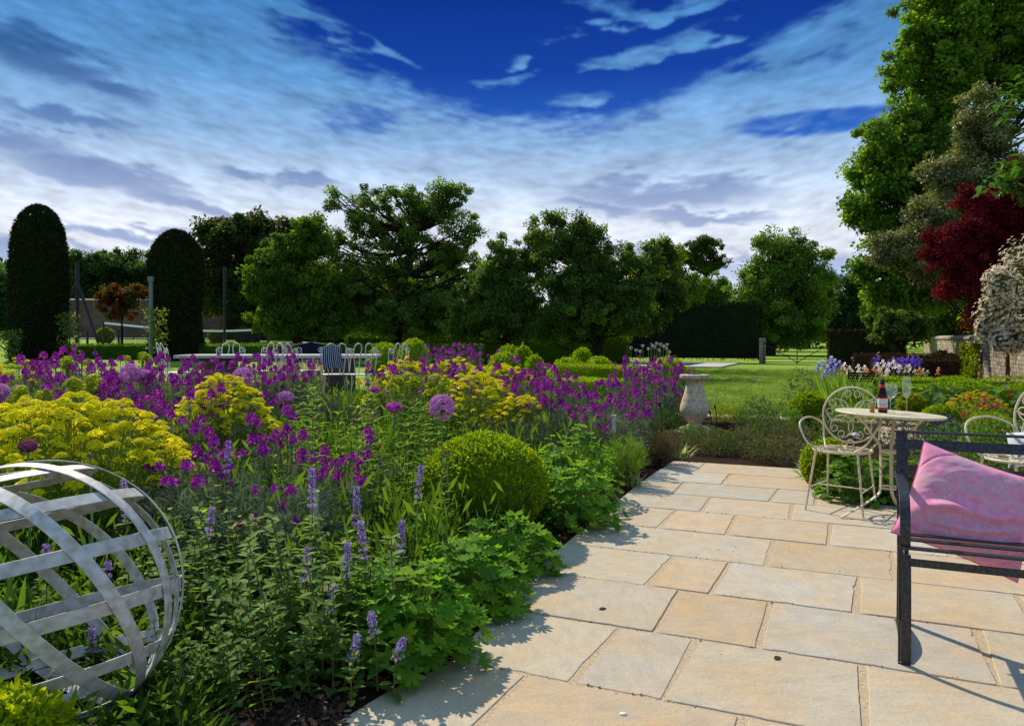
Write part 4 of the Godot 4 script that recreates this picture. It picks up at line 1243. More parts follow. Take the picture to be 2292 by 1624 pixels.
func build_court() -> void:
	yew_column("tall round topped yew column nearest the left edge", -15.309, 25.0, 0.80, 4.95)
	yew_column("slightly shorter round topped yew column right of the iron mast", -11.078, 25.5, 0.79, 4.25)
	# the tennis net
	var net := thing("tennis_net", "sagging tennis net with white top band across the court", "net", on(-16.6, 40.0), 0.0)
	var ht := 2.05 - rise(-16.6, 40.0)
	var band := MB.new()
	var pts := []
	for k in 25:
		var s := k / 24.0
		pts.append(Vector3(lerpf(-4.55, 6.4, s), ht - 0.42 * (1.0 - pow(absf(s - 0.55) / 0.55, 1.6)), 0.0))
	band.strap(pts, Vector3.UP, 0.095, 0.02, Color(0.86, 0.87, 0.88))
	put("top_band", band.mesh(), M.paint, net)
	var mesh := MB.new()
	for k in 24:
		for e in 4:
			var p: Vector3 = pts[k].lerp(pts[k + 1], e / 4.0)
			mesh.box(Vector3(p.x, p.y * 0.5, 0), Vector3(0.012, p.y, 0.012), Color(0.02, 0.02, 0.03))
	for r in 8:
		var row := []
		for p in pts:
			row.append(Vector3(p.x, p.y * (r + 0.5) / 8.5, 0.012))
		mesh.strap(row, Vector3.UP, 0.014, 0.01, Color(0.02, 0.02, 0.03))
	put("netting", mesh.mesh(), M.paint, net)
	for x in [-4.55, 6.4]:
		var s := MB.new()
		s.tube([Vector3(x, 0, 0), Vector3(x, ht + 0.05, 0)], 0.05, 0.05, 10, Color(0.02, 0.022, 0.028))
		put("post", s.mesh(), M.paint, net)
	# the iron mast with diagonal stays
	var ink := Color(0.012, 0.014, 0.018)
	var mast := thing("stayed_mast", "dark timber mast with two long diagonal stays", "mast", on(-16.88, 30.0))
	var s1 := MB.new()
	s1.tube([Vector3.ZERO, Vector3(0, 3.5, 0)], 0.09, 0.07, 8, ink)
	put("post", s1.mesh(), M.paint, mast)
	for q in [Vector3(1.1, 0, 0.3), Vector3(-1.2, 0.0, 0.3)]:
		var s2 := MB.new()
		s2.tube([q, Vector3(0, 2.75, 0)], 0.055, 0.055, 8, ink)
		put("stay", s2.mesh(), M.paint, mast)
	for q in [[502.0, 32.0, 603.0, 0.05, ink, "thin dark fence post taller than the net, right of the right yew column"], [337.0, 22.0, 626.0, 0.055, Color(0.11, 0.14, 0.19), "pale blue-grey post against the right yew column"]]:
		var s := MB.new()
		var x: float = (q[0] - 1146.0) * q[1] / 1731.0
		var tall: float = 1.25 + (757.0 - q[2]) * q[1] / 1731.0 - rise(x, q[1])
		s.tube([Vector3.ZERO, Vector3(0, tall, 0)], q[3], q[3], 10, q[4])
		s.box(Vector3(0, tall + 0.02, 0), Vector3.ONE * q[3] * 2.4, q[4], 0.01)
		var o := put("fence_post", s.mesh(), M.paint)
		o.position = on(x, q[1])
		tag(o, q[5], "post")
	for q in [[1000.0, 735.0], [781.0, 735.0], [811.0, 737.0], [600.0, 737.0], [195.0, 742.0], [265.0, 740.0]]:
		if q[0] > 900.0:
			continue
		var s := MB.new()
		var d := 33.0
		var x: float = (q[0] - 1146.0) * d / 1731.0
		var tall: float = 1.25 + (757.0 - q[1]) * d / 1731.0 - rise(x, d)
		s.tube([Vector3.ZERO, Vector3(0, tall, 0)], 0.05, 0.05, 8, ink)
		s.tube([Vector3(0, tall, 0), Vector3(0, tall + 0.04, 0)], 0.07, 0.04, 8, ink)
		var o := put("court_post", s.mesh(), M.paint)
		o.position = on(x, d)
		tag(o, {781.0: "short dark court post left of the big tree trunk", 811.0: "short dark court post nearest the big tree trunk", 600.0: "short dark court post standing before the sagging net", 195.0: "short dark court post between the mast and the left yew column", 265.0: "short dark court post under the red topped tree"}[q[0]], "post", "short posts along the tennis court")
	var rail := MB.new()
	rail.tube([Vector3.ZERO, Vector3(0.55, 0, 0)], 0.012, 0.012, 6, Color(0.25, 0.26, 0.28))
	var ro := put("court_rail", rail.mesh(), M.paint)
	ro.position = on(-6.958, 33.0, 0.95)
	tag(ro, "thin grey rail across the two short posts by the big tree", "rail")
	# sleeve of roses, standard photinia, domes
	for q in [[152.0, 24.0, 700.0, "leafy rose on a support just right of the left yew column"], [348.0, 21.8, 690.0, "pale rose climbing the blue-grey post by the right yew column"], [22.0, 23.0, 740.0, "leafy rose at the foot of the left yew column"]]:
		var x: float = (q[0] - 1146.0) * q[1] / 1731.0
		var top: float = 1.25 + (757.0 - q[2]) * q[1] / 1731.0 - rise(x, q[1])
		var t := thing("pillar_rose", q[3], "rose", on(x, q[1]), 0.0, "roses on supports by the yew columns")
		var m := MB.new()
		var st := MB.new()
		st.tube(smooth([Vector3.ZERO, Vector3(0.05, top * 0.5, 0), Vector3(0, top, 0)], 4), 0.02, 0.01, 5, Color(0.06, 0.05, 0.03))
		for k in 420:
			var y := pow(rng.randf(), 0.7) * top
			m.leaf(Vector3(rnd(-0.28, 0.28), y, rnd(-0.25, 0.25)), any_dir(), any_dir(), rnd(0.06, 0.11), rnd(0.04, 0.06), vary(pick([Color(0.130, 0.195, 0.065), Color(0.208, 0.260, 0.104), Color(0.065, 0.104, 0.039)]), 0.3))
		put("stem", st.mesh(), M.stem, t)
		put("foliage", m.mesh(), M.leaf, t)
	tree("photinia_standard", "small mop-headed tree with rusty red top before the old wall", "tree", Vector2(-14.137, 28.0), Vector3(-14.137, 2.1, -28.0), 0.06, [b(-14.17, 2.9, 28.0, 0.679, 0.388, 0.544), b(-14.299, 2.415, 28.0, 0.615, 0.356, 0.492), b(-13.685, 2.69, 28.0, 0.388, 0.259, 0.311), b(-14.736, 2.819, 28.0, 0.324, 0.259, 0.259)], 90, 60, 0.17, 0.09, 0.05, [Color(0.15, 0.042, 0.02), Color(0.19, 0.06, 0.024), Color(0.085, 0.095, 0.025), Color(0.08, 0.085, 0.022), Color(0.11, 0.05, 0.02)])
	for q in [[235.0, 42.0, 733.0, 0.42, Color(0.130, 0.156, 0.026), "yellow-green box dome under the left end of the net"], [485.0, 43.0, 733.0, 0.42, Color(0.17, 0.15, 0.02), "golden box dome behind the net, left one of two"], [545.0, 43.0, 731.0, 0.48, Color(0.078, 0.104, 0.026), "dull green box dome behind the net, right one of two"]]:
		var x: float = (q[0] - 1146.0) * q[1] / 1731.0
		var top: float = 1.25 + (757.0 - q[2]) * q[1] / 1731.0 - rise(x, q[1])
		box_ball(q[5], x, q[1], q[3], top, q[4], q[4] * 1.8, 700, 0.09, "box domes round the tennis court")


func box_ball(label: String, x: float, d: float, r: float, tall: float, col: Color, tip: Color, shoots: int, leaf: float, group := "", called := "box_ball") -> MeshInstance3D:
	# clipped ball or dome: shoots of small leaves standing out of a dark heart
	var m := MB.new()
	var half := tall * 0.5
	var ctr := Vector3(0, half, 0)
	m.blob(ctr, Vector3(r, half, r) - Vector3.ONE * leaf * 1.5, col, 12, 20)
	var fn := FastNoiseLite.new()
	fn.seed = int(x * 100.0)
	fn.frequency = 1.1 / r
	for k in shoots:
		var o := any_dir()
		var p := ctr + o * Vector3(r, half, r) * (0.965 + fn.get_noise_3dv(o * r) * 0.05 - rng.randf() * rng.randf() * 0.12)
		var d0 := (o + any_dir() * 0.45 + Vector3(0, 0.25, 0)).normalized()
		var tone := vary(tip if rng.randf() < 0.5 else col, 0.22)
		var lone := rng.randf() < 0.04
		for e in 6:
			var f := e / 6.0
			var side := (any_dir() + d0 * (0.4 + f * 0.9)).normalized()
			m.leaf(p + d0 * leaf * (f * (2.2 if lone else 1.2) - 0.6), side, (d0 + any_dir() * 0.4).normalized(), leaf * rnd(0.7, 1.15), leaf * rnd(0.4, 0.55), tone)
	var t := put(called, m.mesh(), M.leaf)
	t.position = on(x, d, -0.01)
	tag(t, label, "topiary", group)
	return t


# ------------------------------------------------------------------ terrace furniture
func build_terrace_furniture() -> void:
	build_bench()
	build_pillow()
	var proto := bistro_chair("cream scroll-backed iron chair with round back, left of the round table", Vector3(2.42, 0.0, -5.66), deg_to_rad(-40.0))
	copy(proto, Vector3(3.27, 0.0, -4.95), deg_to_rad(-70.0), 1.1, "cream scroll-backed iron chair cut off by the right edge, behind the bench", "")
	build_bistro_table()
	# pale cushion on the second chair
	var c := MB.new()
	pad(c, Vector3.ZERO, Vector3(1, 0, 0), Vector3(0, 1, 0), 0.30, 0.24, 0.04, func(x, y): return Color(0.60, 0.64, 0.68) if fposmod(x * 2.2 + absf(y) * 1.6, 1.5) < 1.05 else Color(0.16, 0.18, 0.22), 36)
	var o := put("cushion", c.mesh(), M.cloth)
	o.position = Vector3(3.33, 0.545, -4.95)
	o.rotation = Vector3(deg_to_rad(-18.0), deg_to_rad(-60.0), deg_to_rad(12.0))
	tag(o, "pale blue-grey cushion with dark chevrons leaning on the chair at the right edge", "cushion")


func pad(m: MB, ctr: Vector3, ex: Vector3, ey: Vector3, wide: float, tall: float, thick: float, tint: Callable, cells: int, wrinkle := 0.0, seam := 0.0) -> void:
	var nn := ex.cross(ey)
	var fn := FastNoiseLite.new()
	fn.seed = 77
	fn.frequency = 1.1
	fn.fractal_octaves = 3
	for side in [1.0, -1.0]:
		var k0 := m.v.size()
		for j in cells + 1:
			for k in cells + 1:
				var x := 2.0 * k / cells - 1.0
				var y := 2.0 * j / cells - 1.0
				var edge := (1.0 - pow(absf(x), 2.6)) * (1.0 - pow(absf(y), 2.6))
				var pinch := 1.0 - 0.07 * (1.0 - y * y) * absf(x) * absf(x)
				var pinch2 := 1.0 - 0.07 * (1.0 - x * x) * absf(y) * absf(y)
				var h := thick * pow(maxf(edge, 0.0), 0.46)
				if wrinkle > 0.0:
					var f := fn.get_noise_2d(x * 0.8 + y * 0.35, y * 1.5 - x * 0.55 + side * 9.0)
					h += wrinkle * 0.9 * f * minf(1.0, edge * 2.0)
					var fold := absf(y + 0.10 - 0.26 * x + 0.05 * sin(x * 5.0))
					h += wrinkle * 2.0 * exp(-pow(fold / 0.09, 2.0)) * smoothstep(1.0, 0.3, absf(x))
					var fold2 := absf(y + 0.42 - 0.34 * x + 0.05 * sin(x * 4.0 + 1.0))
					h += wrinkle * 1.5 * exp(-pow(fold2 / 0.07, 2.0)) * smoothstep(1.0, 0.2, absf(x - 0.2))
				if seam > 0.0:
					h -= seam * exp(-pow((Vector2(x, y).length() - 1.06) / 0.022, 2.0))
				m.v.append(ctr + ex * x * wide * 0.5 * pinch + ey * y * tall * 0.5 * pinch2 + nn * h * side)
				m.n.append(Vector3.ZERO)
				m.c.append(tint.call(x, y))
		var w := cells + 1
		for j in cells:
			for k in cells:
				var a := k0 + j * w + k
				var q := [a, a + w, a + w + 1, a, a + w + 1, a + 1] if side > 0.0 else [a, a + w + 1, a + w, a, a + 1, a + w + 1]
				m.i.append_array(PackedInt32Array(q))
				for t in 2:
					var n1 := (m.v[q[t * 3 + 2]] - m.v[q[t * 3]]).cross(m.v[q[t * 3 + 1]] - m.v[q[t * 3]])
					for e in 3:
						m.n[q[t * 3 + e]] += n1
		for j in range(k0, m.v.size()):
			m.n[j] = m.n[j].normalized()


func build_bench() -> void:
	var t := thing("garden_bench", "weathered dark iron slatted bench holding the pink cushion", "bench", Vector3(1.7, 0.0, -3.39), -TURN)
	var ink := Color(0.075, 0.08, 0.092)
	var x_r := Vector3.RIGHT
	for x in [0.0, 1.46]:
		var s := MB.new()
		s.strap(smooth([Vector3(x, 0, 0.470), Vector3(x, 0.11, 0.494), Vector3(x, 0.28, 0.498), Vector3(x, 0.425, 0.478)], 5), x_r, 0.034, 0.011, ink)
		put("leg", s.mesh(), M.iron, t)
		s = MB.new()
		s.strap(smooth([Vector3(x - 0.024, 0.0, 0.460), Vector3(x - 0.024, 0.14, 0.478), Vector3(x - 0.024, 0.30, 0.480), Vector3(x - 0.024, 0.45, 0.452)], 5), Vector3(0, 0, 1), 0.024, 0.006, ink)
		put("brace", s.mesh(), M.iron, t)
		s = MB.new()
		s.strap(smooth([Vector3(x + 0.012, 0, -0.03), Vector3(x + 0.012, 0.2, 0.005), Vector3(x + 0.012, 0.42, 0.02), Vector3(x + 0.012, 0.84, -0.075)], 5), x_r, 0.046, 0.011, ink)
		put("leg", s.mesh(), M.iron, t)
		s = MB.new()
		s.strap(smooth([Vector3(x - 0.002, 0.648, -0.035), Vector3(x - 0.002, 0.656, 0.12), Vector3(x - 0.002, 0.655, 0.30), Vector3(x - 0.002, 0.640, 0.40), Vector3(x - 0.002, 0.595, 0.455), Vector3(x - 0.002, 0.53, 0.474), Vector3(x - 0.002, 0.445, 0.466)], 6), x_r, 0.037, 0.009, ink)
		put("armrest", s.mesh(), M.iron, t)
		s = MB.new()
		s.strap(smooth([Vector3(x, 0.008, 0.455), Vector3(x, 0.05, 0.30), Vector3(x, 0.05, 0.15), Vector3(x, 0.008, -0.02)], 5), x_r, 0.040, 0.007, ink)
		put("foot_strap", s.mesh(), M.iron, t)
		s = MB.new()
		s.strap([Vector3(x, 0.424, 0.46), Vector3(x, 0.424, 0.0)], Vector3.UP, 0.034, 0.008, ink)
		put("side_rail", s.mesh(), M.iron, t)
	var lean := func(y: float) -> float: return 0.02 - (y - 0.42) * 0.226
	var s := MB.new()
	s.strap([Vector3(-0.016, 0.834, -0.076), Vector3(1.48, 0.834, -0.076)], Vector3(0, 0, 1), 0.042, 0.009, ink)
	put("top_rail", s.mesh(), M.iron, t)
	for y in [0.782, 0.672, 0.565]:
		s = MB.new()
		s.strap([Vector3(-0.014, y, lean.call(y) + 0.012), Vector3(1.48, y, lean.call(y) + 0.012)], Vector3(0, 0.975, -0.22), 0.044, 0.007, ink)
		put("back_slat", s.mesh(), M.iron, t)
		for x in [0.012, 1.46]:
			s = MB.new()
			s.blob(Vector3(x, y, lean.call(y) + 0.017), Vector3(0.008, 0.008, 0.004), ink, 5, 8)
			put("bolt", s.mesh(), M.iron, t)
	for z in [0.045, 0.135, 0.225, 0.315]:
		s = MB.new()
		s.strap([Vector3(0.0, 0.446, z), Vector3(1.46, 0.446, z)], Vector3(0, 0, 1), 0.040, 0.007, ink)
		put("seat_slat", s.mesh(), M.iron, t)
	s = MB.new()
	s.strap([Vector3(-0.022, 0.449, 0.468), Vector3(1.48, 0.449, 0.468)], Vector3(0, 0, 1), 0.034, 0.009, ink)
	put("seat_slat", s.mesh(), M.iron, t)
	s = MB.new()
	s.strap([Vector3(-0.012, 0.400, 0.490), Vector3(1.48, 0.400, 0.490)], Vector3.UP, 0.030, 0.008, ink)
	put("front_rail", s.mesh(), M.iron, t)
	s = MB.new()
	s.blob(Vector3(0.004, 0.400, 0.496), Vector3(0.009, 0.009, 0.005), ink * 1.3, 5, 8)
	put("bolt", s.mesh(), M.iron, t)


func build_pillow() -> void:
	var m := MB.new()
	var fn := FastNoiseLite.new()
	fn.seed = 12
	fn.frequency = 2.2
	fn.fractal_octaves = 3
	var tint := func(x: float, y: float) -> Color:
		var rr := Vector2(x, y).length()
		var c := Color(0.70, 0.22, 0.38)
		var base := c.lerp(Color(0.76, 0.32, 0.47), clampf(0.5 + fn.get_noise_2d(x * 2.0, y * 2.0), 0.0, 1.0))
		var band := absf(y + 0.07 - 0.26 * x + 0.04 * sin(x * 5.0))
		var worn := smoothstep(1.06, 1.0, rr) * smoothstep(0.06, 0.16, band) * clampf(0.55 + fn.get_noise_2d(x * 1.1 + 5.0, y * 1.6) * 1.6, 0.0, 1.0)
		base = base.lerp(Color(0.55, 0.29, 0.36), worn * 0.8)
		if worn > 0.2 and rng.randf() < 0.10 * worn + 0.012:
			base = base.lerp(Color(0.78, 0.66, 0.72), rnd(0.3, 0.85))
		return base
	pad(m, Vector3.ZERO, Vector3(1, 0, 0), Vector3(0, 1, 0), 0.47, 0.415, 0.088, tint, 190, 0.009, 0.005)
	var holder := Basis(Vector3.UP, -TURN)
	var bas := holder * Basis(Vector3.RIGHT, deg_to_rad(-17.0)) * Basis(Vector3(0, 0, 1), deg_to_rad(-18.5))
	var o := put("cushion", m.mesh(), M.cloth)
	var base := Vector3(1.7, 0.0, -3.39)
	o.transform = Transform3D(bas, base + holder * Vector3(0.25, 0.548, 0.115))
	# piping sewn round the edge
	var pipe := MB.new()
	var edge := []
	for k in 96:
		var q := k / 24.0
		var f := fposmod(q, 1.0) * 2.0 - 1.0
		var c2: Vector2 = [Vector2(f, -1), Vector2(1, f), Vector2(-f, 1), Vector2(-1, -f)][int(q)]
		var px := c2.x * 0.47 * 0.5 * (1.0 - 0.07 * (1.0 - c2.y * c2.y) * c2.x * c2.x)
		var py := c2.y * 0.415 * 0.5 * (1.0 - 0.07 * (1.0 - c2.x * c2.x) * c2.y * c2.y)
		edge.append(Vector3(px, py, 0))
	pipe.tube(edge, 0.0035, 0.0035, 6, Color(0.62, 0.18, 0.34), true)
	put("piping", pipe.mesh(), M.cloth, o)
	tag(o, "dusty pink worn velvet cushion leaning against the bench back", "cushion")


func spiral(ctr: Vector3, ax: Vector3, ay: Vector3, r0: float, r1: float, a0: float, a1: float, k: int) -> Array:
	var out := []
	for j in k + 1:
		var s := float(j) / k
		var a := deg_to_rad(lerpf(a0, a1, s))
		var r := lerpf(r0, r1, s)
		out.append(ctr + (ax * cos(a) + ay * sin(a)) * r)
	return out


func bistro_chair(label: String, at: Vector3, turn: float) -> Node3D:
	var t := thing("scroll_chair", label, "chair", at, turn)
	var cr := Color(0.70, 0.64, 0.50)
	var seat_y := 0.435
	var s := MB.new()
	# back ring, leaning slightly
	var ctr := Vector3(0, 0.675, -0.215)
	var ex := Vector3.RIGHT
	var ey := Vector3(0, 0.985, -0.17)
	s.tube(arc(ctr, ex, ey, 0.208, 0, 352.5, 47), 0.0075, 0.0075, 8, cr, true)
	put("back_ring", s.mesh(), M.cream, t)
	for k in 5:
		var a := deg_to_rad(90.0 + 72.0 * k)
		var out := ex * cos(a) + ey * sin(a)
		var side := -ex * sin(a) + ey * cos(a)
		s = MB.new()
		for sg in [1.0, -1.0]:
			var q := []
			q.append_array(arc(ctr + out * 0.112, side * sg, out, 0.082, -90, 48, 16))
			q.append_array(spiral(ctr + out * 0.156 + side * sg * 0.036, side * sg, out, 0.030, 0.014, 70, 430, 22))
			s.tube(q, 0.0048, 0.0040, 6, cr)
		put("scroll", s.mesh(), M.cream, t)
	s = MB.new()
	s.tube(arc(Vector3(0, 0.462, -0.192), ex, ey, 0.026, 0, 345, 23), 0.0045, 0.0045, 6, cr, true)
	put("small_ring", s.mesh(), M.cream, t)
	# seat
	s = MB.new()
	var rim := []
	for k in 40:
		var a := TAU * k / 40.0
		rim.append(Vector3(cos(a) * 0.20, seat_y, sin(a) * 0.195))
	s.tube(rim, 0.009, 0.009, 8, cr, true)
	put("seat_ring", s.mesh(), M.cream, t)
	s = MB.new()
	for k in 4:
		var a := deg_to_rad(45.0 + 90.0 * k)
		var out := Vector3(cos(a), 0, sin(a))
		var side := Vector3(-sin(a), 0, cos(a))
		for sg in [1.0, -1.0]:
			var q := []
			q.append_array(arc(Vector3(0, seat_y + 0.006, 0) + out * 0.1, side * sg, out, 0.075, -90, 40, 12))
			q.append_array(spiral(Vector3(0, seat_y + 0.006, 0) + out * 0.145 + side * sg * 0.034, side * sg, out, 0.028, 0.012, 70, 430, 18))
			s.strap(q, Vector3.UP, 0.012, 0.005, cr)
	put("seat_scroll", s.mesh(), M.cream, t)
	# arms: a flat hoop each side, joining seat and back
	for sg in [1.0, -1.0]:
		s = MB.new()
		s.tube(smooth([Vector3(sg * 0.12, seat_y, 0.165), Vector3(sg * 0.205, 0.50, 0.16), Vector3(sg * 0.262, 0.60, 0.13), Vector3(sg * 0.27, 0.645, 0.06), Vector3(sg * 0.245, 0.655, -0.06), Vector3(sg * 0.205, 0.60, -0.19), Vector3(sg * 0.196, 0.50, -0.20), Vector3(sg * 0.16, seat_y, -0.12)], 7), 0.0075, 0.0075, 8, cr)
		put("arm_loop", s.mesh(), M.cream, t)
	for q in [[-0.145, 0.135, -0.20, 0.20], [0.145, 0.135, 0.20, 0.20], [-0.145, -0.135, -0.175, -0.215], [0.145, -0.135, 0.175, -0.215]]:
		s = MB.new()
		s.tube([Vector3(q[0], seat_y - 0.002, q[1]), Vector3(lerpf(q[0], q[2], 0.45), 0.24, lerpf(q[1], q[3], 0.45)), Vector3(q[2], 0.0, q[3])], 0.0085, 0.0075, 8, cr)
		put("leg", s.mesh(), M.cream, t)
	var foot := func(x: float, z: float) -> Vector3: return Vector3(x, 0.155, z)
	for q in [[Vector3(-0.183, 0.165, 0.181), Vector3(-0.166, 0.165, -0.190)], [Vector3(0.183, 0.165, 0.181), Vector3(0.166, 0.165, -0.190)], [Vector3(-0.175, 0.165, 0.0), Vector3(0.175, 0.165, 0.0)]]:
		s = MB.new()
		s.tube([q[0], (q[0] + q[1]) * 0.5, q[1]], 0.0055, 0.0055, 6, cr)
		put("stretcher", s.mesh(), M.cream, t)
	return t


func build_bistro_table() -> void:
	var at := Vector3(2.65, 0.0, -5.42)
	var t := thing("round_table", "round cream metal table standing slightly askew beside the scroll chair", "table", at, 0.0)
	var cr := Color(0.66, 0.61, 0.47)
	var tilt := Basis(Vector3(0, 0, 1), deg_to_rad(-2.6))
	var s := MB.new()
	s.lathe([Vector2(0.0, -0.004), Vector2(0.335, -0.004), Vector2(0.345, -0.010), Vector2(0.352, -0.006), Vector2(0.354, 0.0), Vector2(0.350, 0.0055), Vector2(0.342, 0.006), Vector2(0.0, 0.005)].map(func(p): return p), 72, cr, Vector3.ZERO, true)
	var top := put("tabletop", s.mesh(), M.cream, t)
	top.transform = Transform3D(tilt, Vector3(0, 0.722, 0))
	for k in 3:
		var a := deg_to_rad([172.0, 62.0, -56.0][k])
		var out := Vector3(cos(a), 0, sin(a))
		var side := Vector3(-sin(a), 0, cos(a))
		var pts := []
		for q in [[0.25, 0.712], [0.20, 0.660], [0.135, 0.575], [0.085, 0.515], [0.072, 0.465], [0.070, 0.33], [0.072, 0.20], [0.095, 0.155], [0.20, 0.09], [0.37, 0.006]]:
			pts.append(out * q[0] + Vector3(0, q[1] + tilt.x.y * out.x * q[0] * (1.0 if q[1] > 0.5 else 0.0), 0))
		s = MB.new()
		s.strap(smooth(pts, 4), side, 0.023, 0.008, Color(0.58, 0.54, 0.42))
		put("leg", s.mesh(), M.cream, t)
	for y in [0.458, 0.205]:
		s = MB.new()
		s.strap(arc(Vector3(0, y, 0), Vector3.RIGHT, Vector3(0, 0, 1), 0.066, 0, 345, 23), Vector3.UP, 0.013, 0.006, Color(0.6, 0.56, 0.43), true)
		put("brace_ring", s.mesh(), M.cream, t)
	var top_at := func(x: float, z: float) -> Vector3: return at + Vector3(0, 0.7285, 0) + tilt * Vector3(x, 0, z)
	# beer bottle
	var bt := thing("beer_bottle", "brown glass beer bottle with red and white label on the round table", "bottle", top_at.call(-0.05, 0.0))
	s = MB.new()
	s.lathe([Vector2(0.0, 0.0), Vector2(0.029, 0.0), Vector2(0.0315, 0.004), Vector2(0.0315, 0.118), Vector2(0.030, 0.133), Vector2(0.024, 0.152), Vector2(0.0175, 0.172), Vector2(0.0150, 0.195), Vector2(0.0135, 0.222), Vector2(0.0, 0.222)], 32, Color.WHITE)
	put("glass_body", s.mesh(), M.bottle, bt)
	s = MB.new()
	s.lathe([Vector2(0.0138, 0.2215), Vector2(0.0142, 0.2225), Vector2(0.0135, 0.233), Vector2(0.0125, 0.236), Vector2(0.0, 0.236)], 24, Color(0.03, 0.02, 0.02))
	put("cap", s.mesh(), M.paint, bt)
	var band := func(nm: String, y0: float, y1: float, r: float, r1: float, c: Color) -> void:
		var q := MB.new()
		q.lathe([Vector2(r, y0), Vector2(r1, y1)], 32, c)
		put(nm, q.mesh(), M.paint, bt)
	band.call("label", 0.022, 0.108, 0.03185, 0.03185, Color(0.42, 0.012, 0.02))
	band.call("label_panel", 0.038, 0.098, 0.0321, 0.0321, Color(0.62, 0.60, 0.60))
	band.call("neck_label", 0.176, 0.196, 0.0173, 0.0154, Color(0.50, 0.015, 0.03))
	for q in [["Budweiser", 0.0125, 0.058, Color(0.10, 0.02, 0.10)], ["KING OF BEERS", 0.006, 0.084, Color(0.25, 0.05, 0.08)], ["LAGER BEER", 0.005, 0.047, Color(0.12, 0.06, 0.16)]]:
		var tm := TextMesh.new()
		var f := SystemFont.new()
		f.font_names = PackedStringArray(["Droid Serif"])
		tm.font = f
		tm.text = q[0]
		tm.font_size = 32
		tm.pixel_size = q[1] / 32.0
		tm.depth = 0.0006
		var src := tm.surface_get_arrays(0)
		var w := MB.new()
		for p in src[Mesh.ARRAY_VERTEX]:
			var an: float = p.x / 0.0322
			var r: float = 0.0324 + p.z * 0.5
			w.v.append(Vector3(sin(an) * r, q[2] + p.y, cos(an) * r))
			w.n.append(Vector3(sin(an), 0, cos(an)))
			w.c.append(q[3])
		w.i = src[Mesh.ARRAY_INDEX] if src[Mesh.ARRAY_INDEX] != null else PackedInt32Array(range(w.v.size()))
		var lt := put("lettering", w.mesh(), M.paint, bt)
		lt.rotation.y = deg_to_rad(-26.0)
	for y in [0.0655, 0.0685]:
		band.call("label_line", y - 0.0005, y + 0.0005, 0.0323, 0.0323, Color(0.2, 0.1, 0.2))
	# cork
	s = MB.new()
	s.lathe([Vector2(0.0, 0.0), Vector2(0.0165, 0.0), Vector2(0.0175, 0.003), Vector2(0.0155, 0.018), Vector2(0.0135, 0.030), Vector2(0.0150, 0.034), Vector2(0.0170, 0.040), Vector2(0.0165, 0.046), Vector2(0.013, 0.049), Vector2(0.0, 0.050)], 20, Color.WHITE)
	var ck := put("champagne_cork", s.mesh(), M.cork)
	ck.position = top_at.call(-0.148, 0.05)
	tag(ck, "orange-brown mushroom shaped cork near the left of the round table", "cork")
	# glasses
	for q in [["wine_glass", "empty wine glass with wide bowl just right of the bottle", 0.034, -0.06, [Vector2(0.0, 0.0), Vector2(0.033, 0.0), Vector2(0.033, 0.002), Vector2(0.008, 0.005), Vector2(0.004, 0.012), Vector2(0.0035, 0.085), Vector2(0.006, 0.092), Vector2(0.026, 0.104), Vector2(0.041, 0.126), Vector2(0.0455, 0.150), Vector2(0.0435, 0.180), Vector2(0.0405, 0.202)]], ["champagne_flute", "empty tall champagne flute right of the wine glass", 0.108, 0.02, [Vector2(0.0, 0.0), Vector2(0.030, 0.0), Vector2(0.030, 0.002), Vector2(0.007, 0.005), Vector2(0.0038, 0.012), Vector2(0.0034, 0.098), Vector2(0.006, 0.108), Vector2(0.018, 0.125), Vector2(0.0265, 0.155), Vector2(0.0285, 0.185), Vector2(0.0265, 0.258)]]]:
		s = MB.new()
		s.lathe(q[4], 32, Color.WHITE)
		var gl := put(q[0], s.mesh(), M.glass)
		gl.position = top_at.call(q[2], q[3])
		tag(gl, q[1], "glass")


# ------------------------------------------------------------------ the long dining table among the flowers
func dining_chair() -> Node3D:
	var t := thing("wire_dining_chair", "", "chair", Vector3.ZERO)
	var cr := Color(0.74, 0.74, 0.72)
	var s: MB
	for sg in [-1.0, 1.0]:
		s = MB.new()
		s.tube(smooth([Vector3(sg * 0.06, 0.45, -0.17), Vector3(sg * 0.05, 0.68, -0.20), Vector3(sg * 0.03, 0.86, -0.24), Vector3(sg * 0.07, 0.925, -0.255), Vector3(sg * 0.13, 0.90, -0.25), Vector3(sg * 0.15, 0.80, -0.22), Vector3(sg * 0.13, 0.62, -0.19), Vector3(sg * 0.11, 0.45, -0.17)], 5), 0.009, 0.009, 6, cr)
		put("back_loop", s.mesh(), M.cream, t)
		s = MB.new()
		var q := [Vector3(sg * 0.20, 0.45, -0.15), Vector3(sg * 0.215, 0.62, -0.17), Vector3(sg * 0.235, 0.78, -0.19)]
		q.append_array(spiral(Vector3(sg * 0.185, 0.80, -0.20), Vector3(sg, 0, 0), Vector3.UP, 0.055, 0.015, 0, 480, 24))
		s.tube(q, 0.008, 0.007, 6, cr)
		put("back_scroll", s.mesh(), M.cream, t)
		for fz in [-1.0, 1.0]:
			s = MB.new()
			s.tube([Vector3(sg * 0.16, 0.44, fz * 0.16), Vector3(sg * 0.19, 0.0, fz * 0.20)], 0.009, 0.008, 6, cr)
			put("leg", s.mesh(), M.cream, t)
	s = MB.new()
	s.lathe([Vector2(0.0, 0.44), Vector2(0.20, 0.44), Vector2(0.208, 0.448), Vector2(0.20, 0.456), Vector2(0.0, 0.458)], 24, cr)
	put("seat", s.mesh(), M.paint, t)
	return t


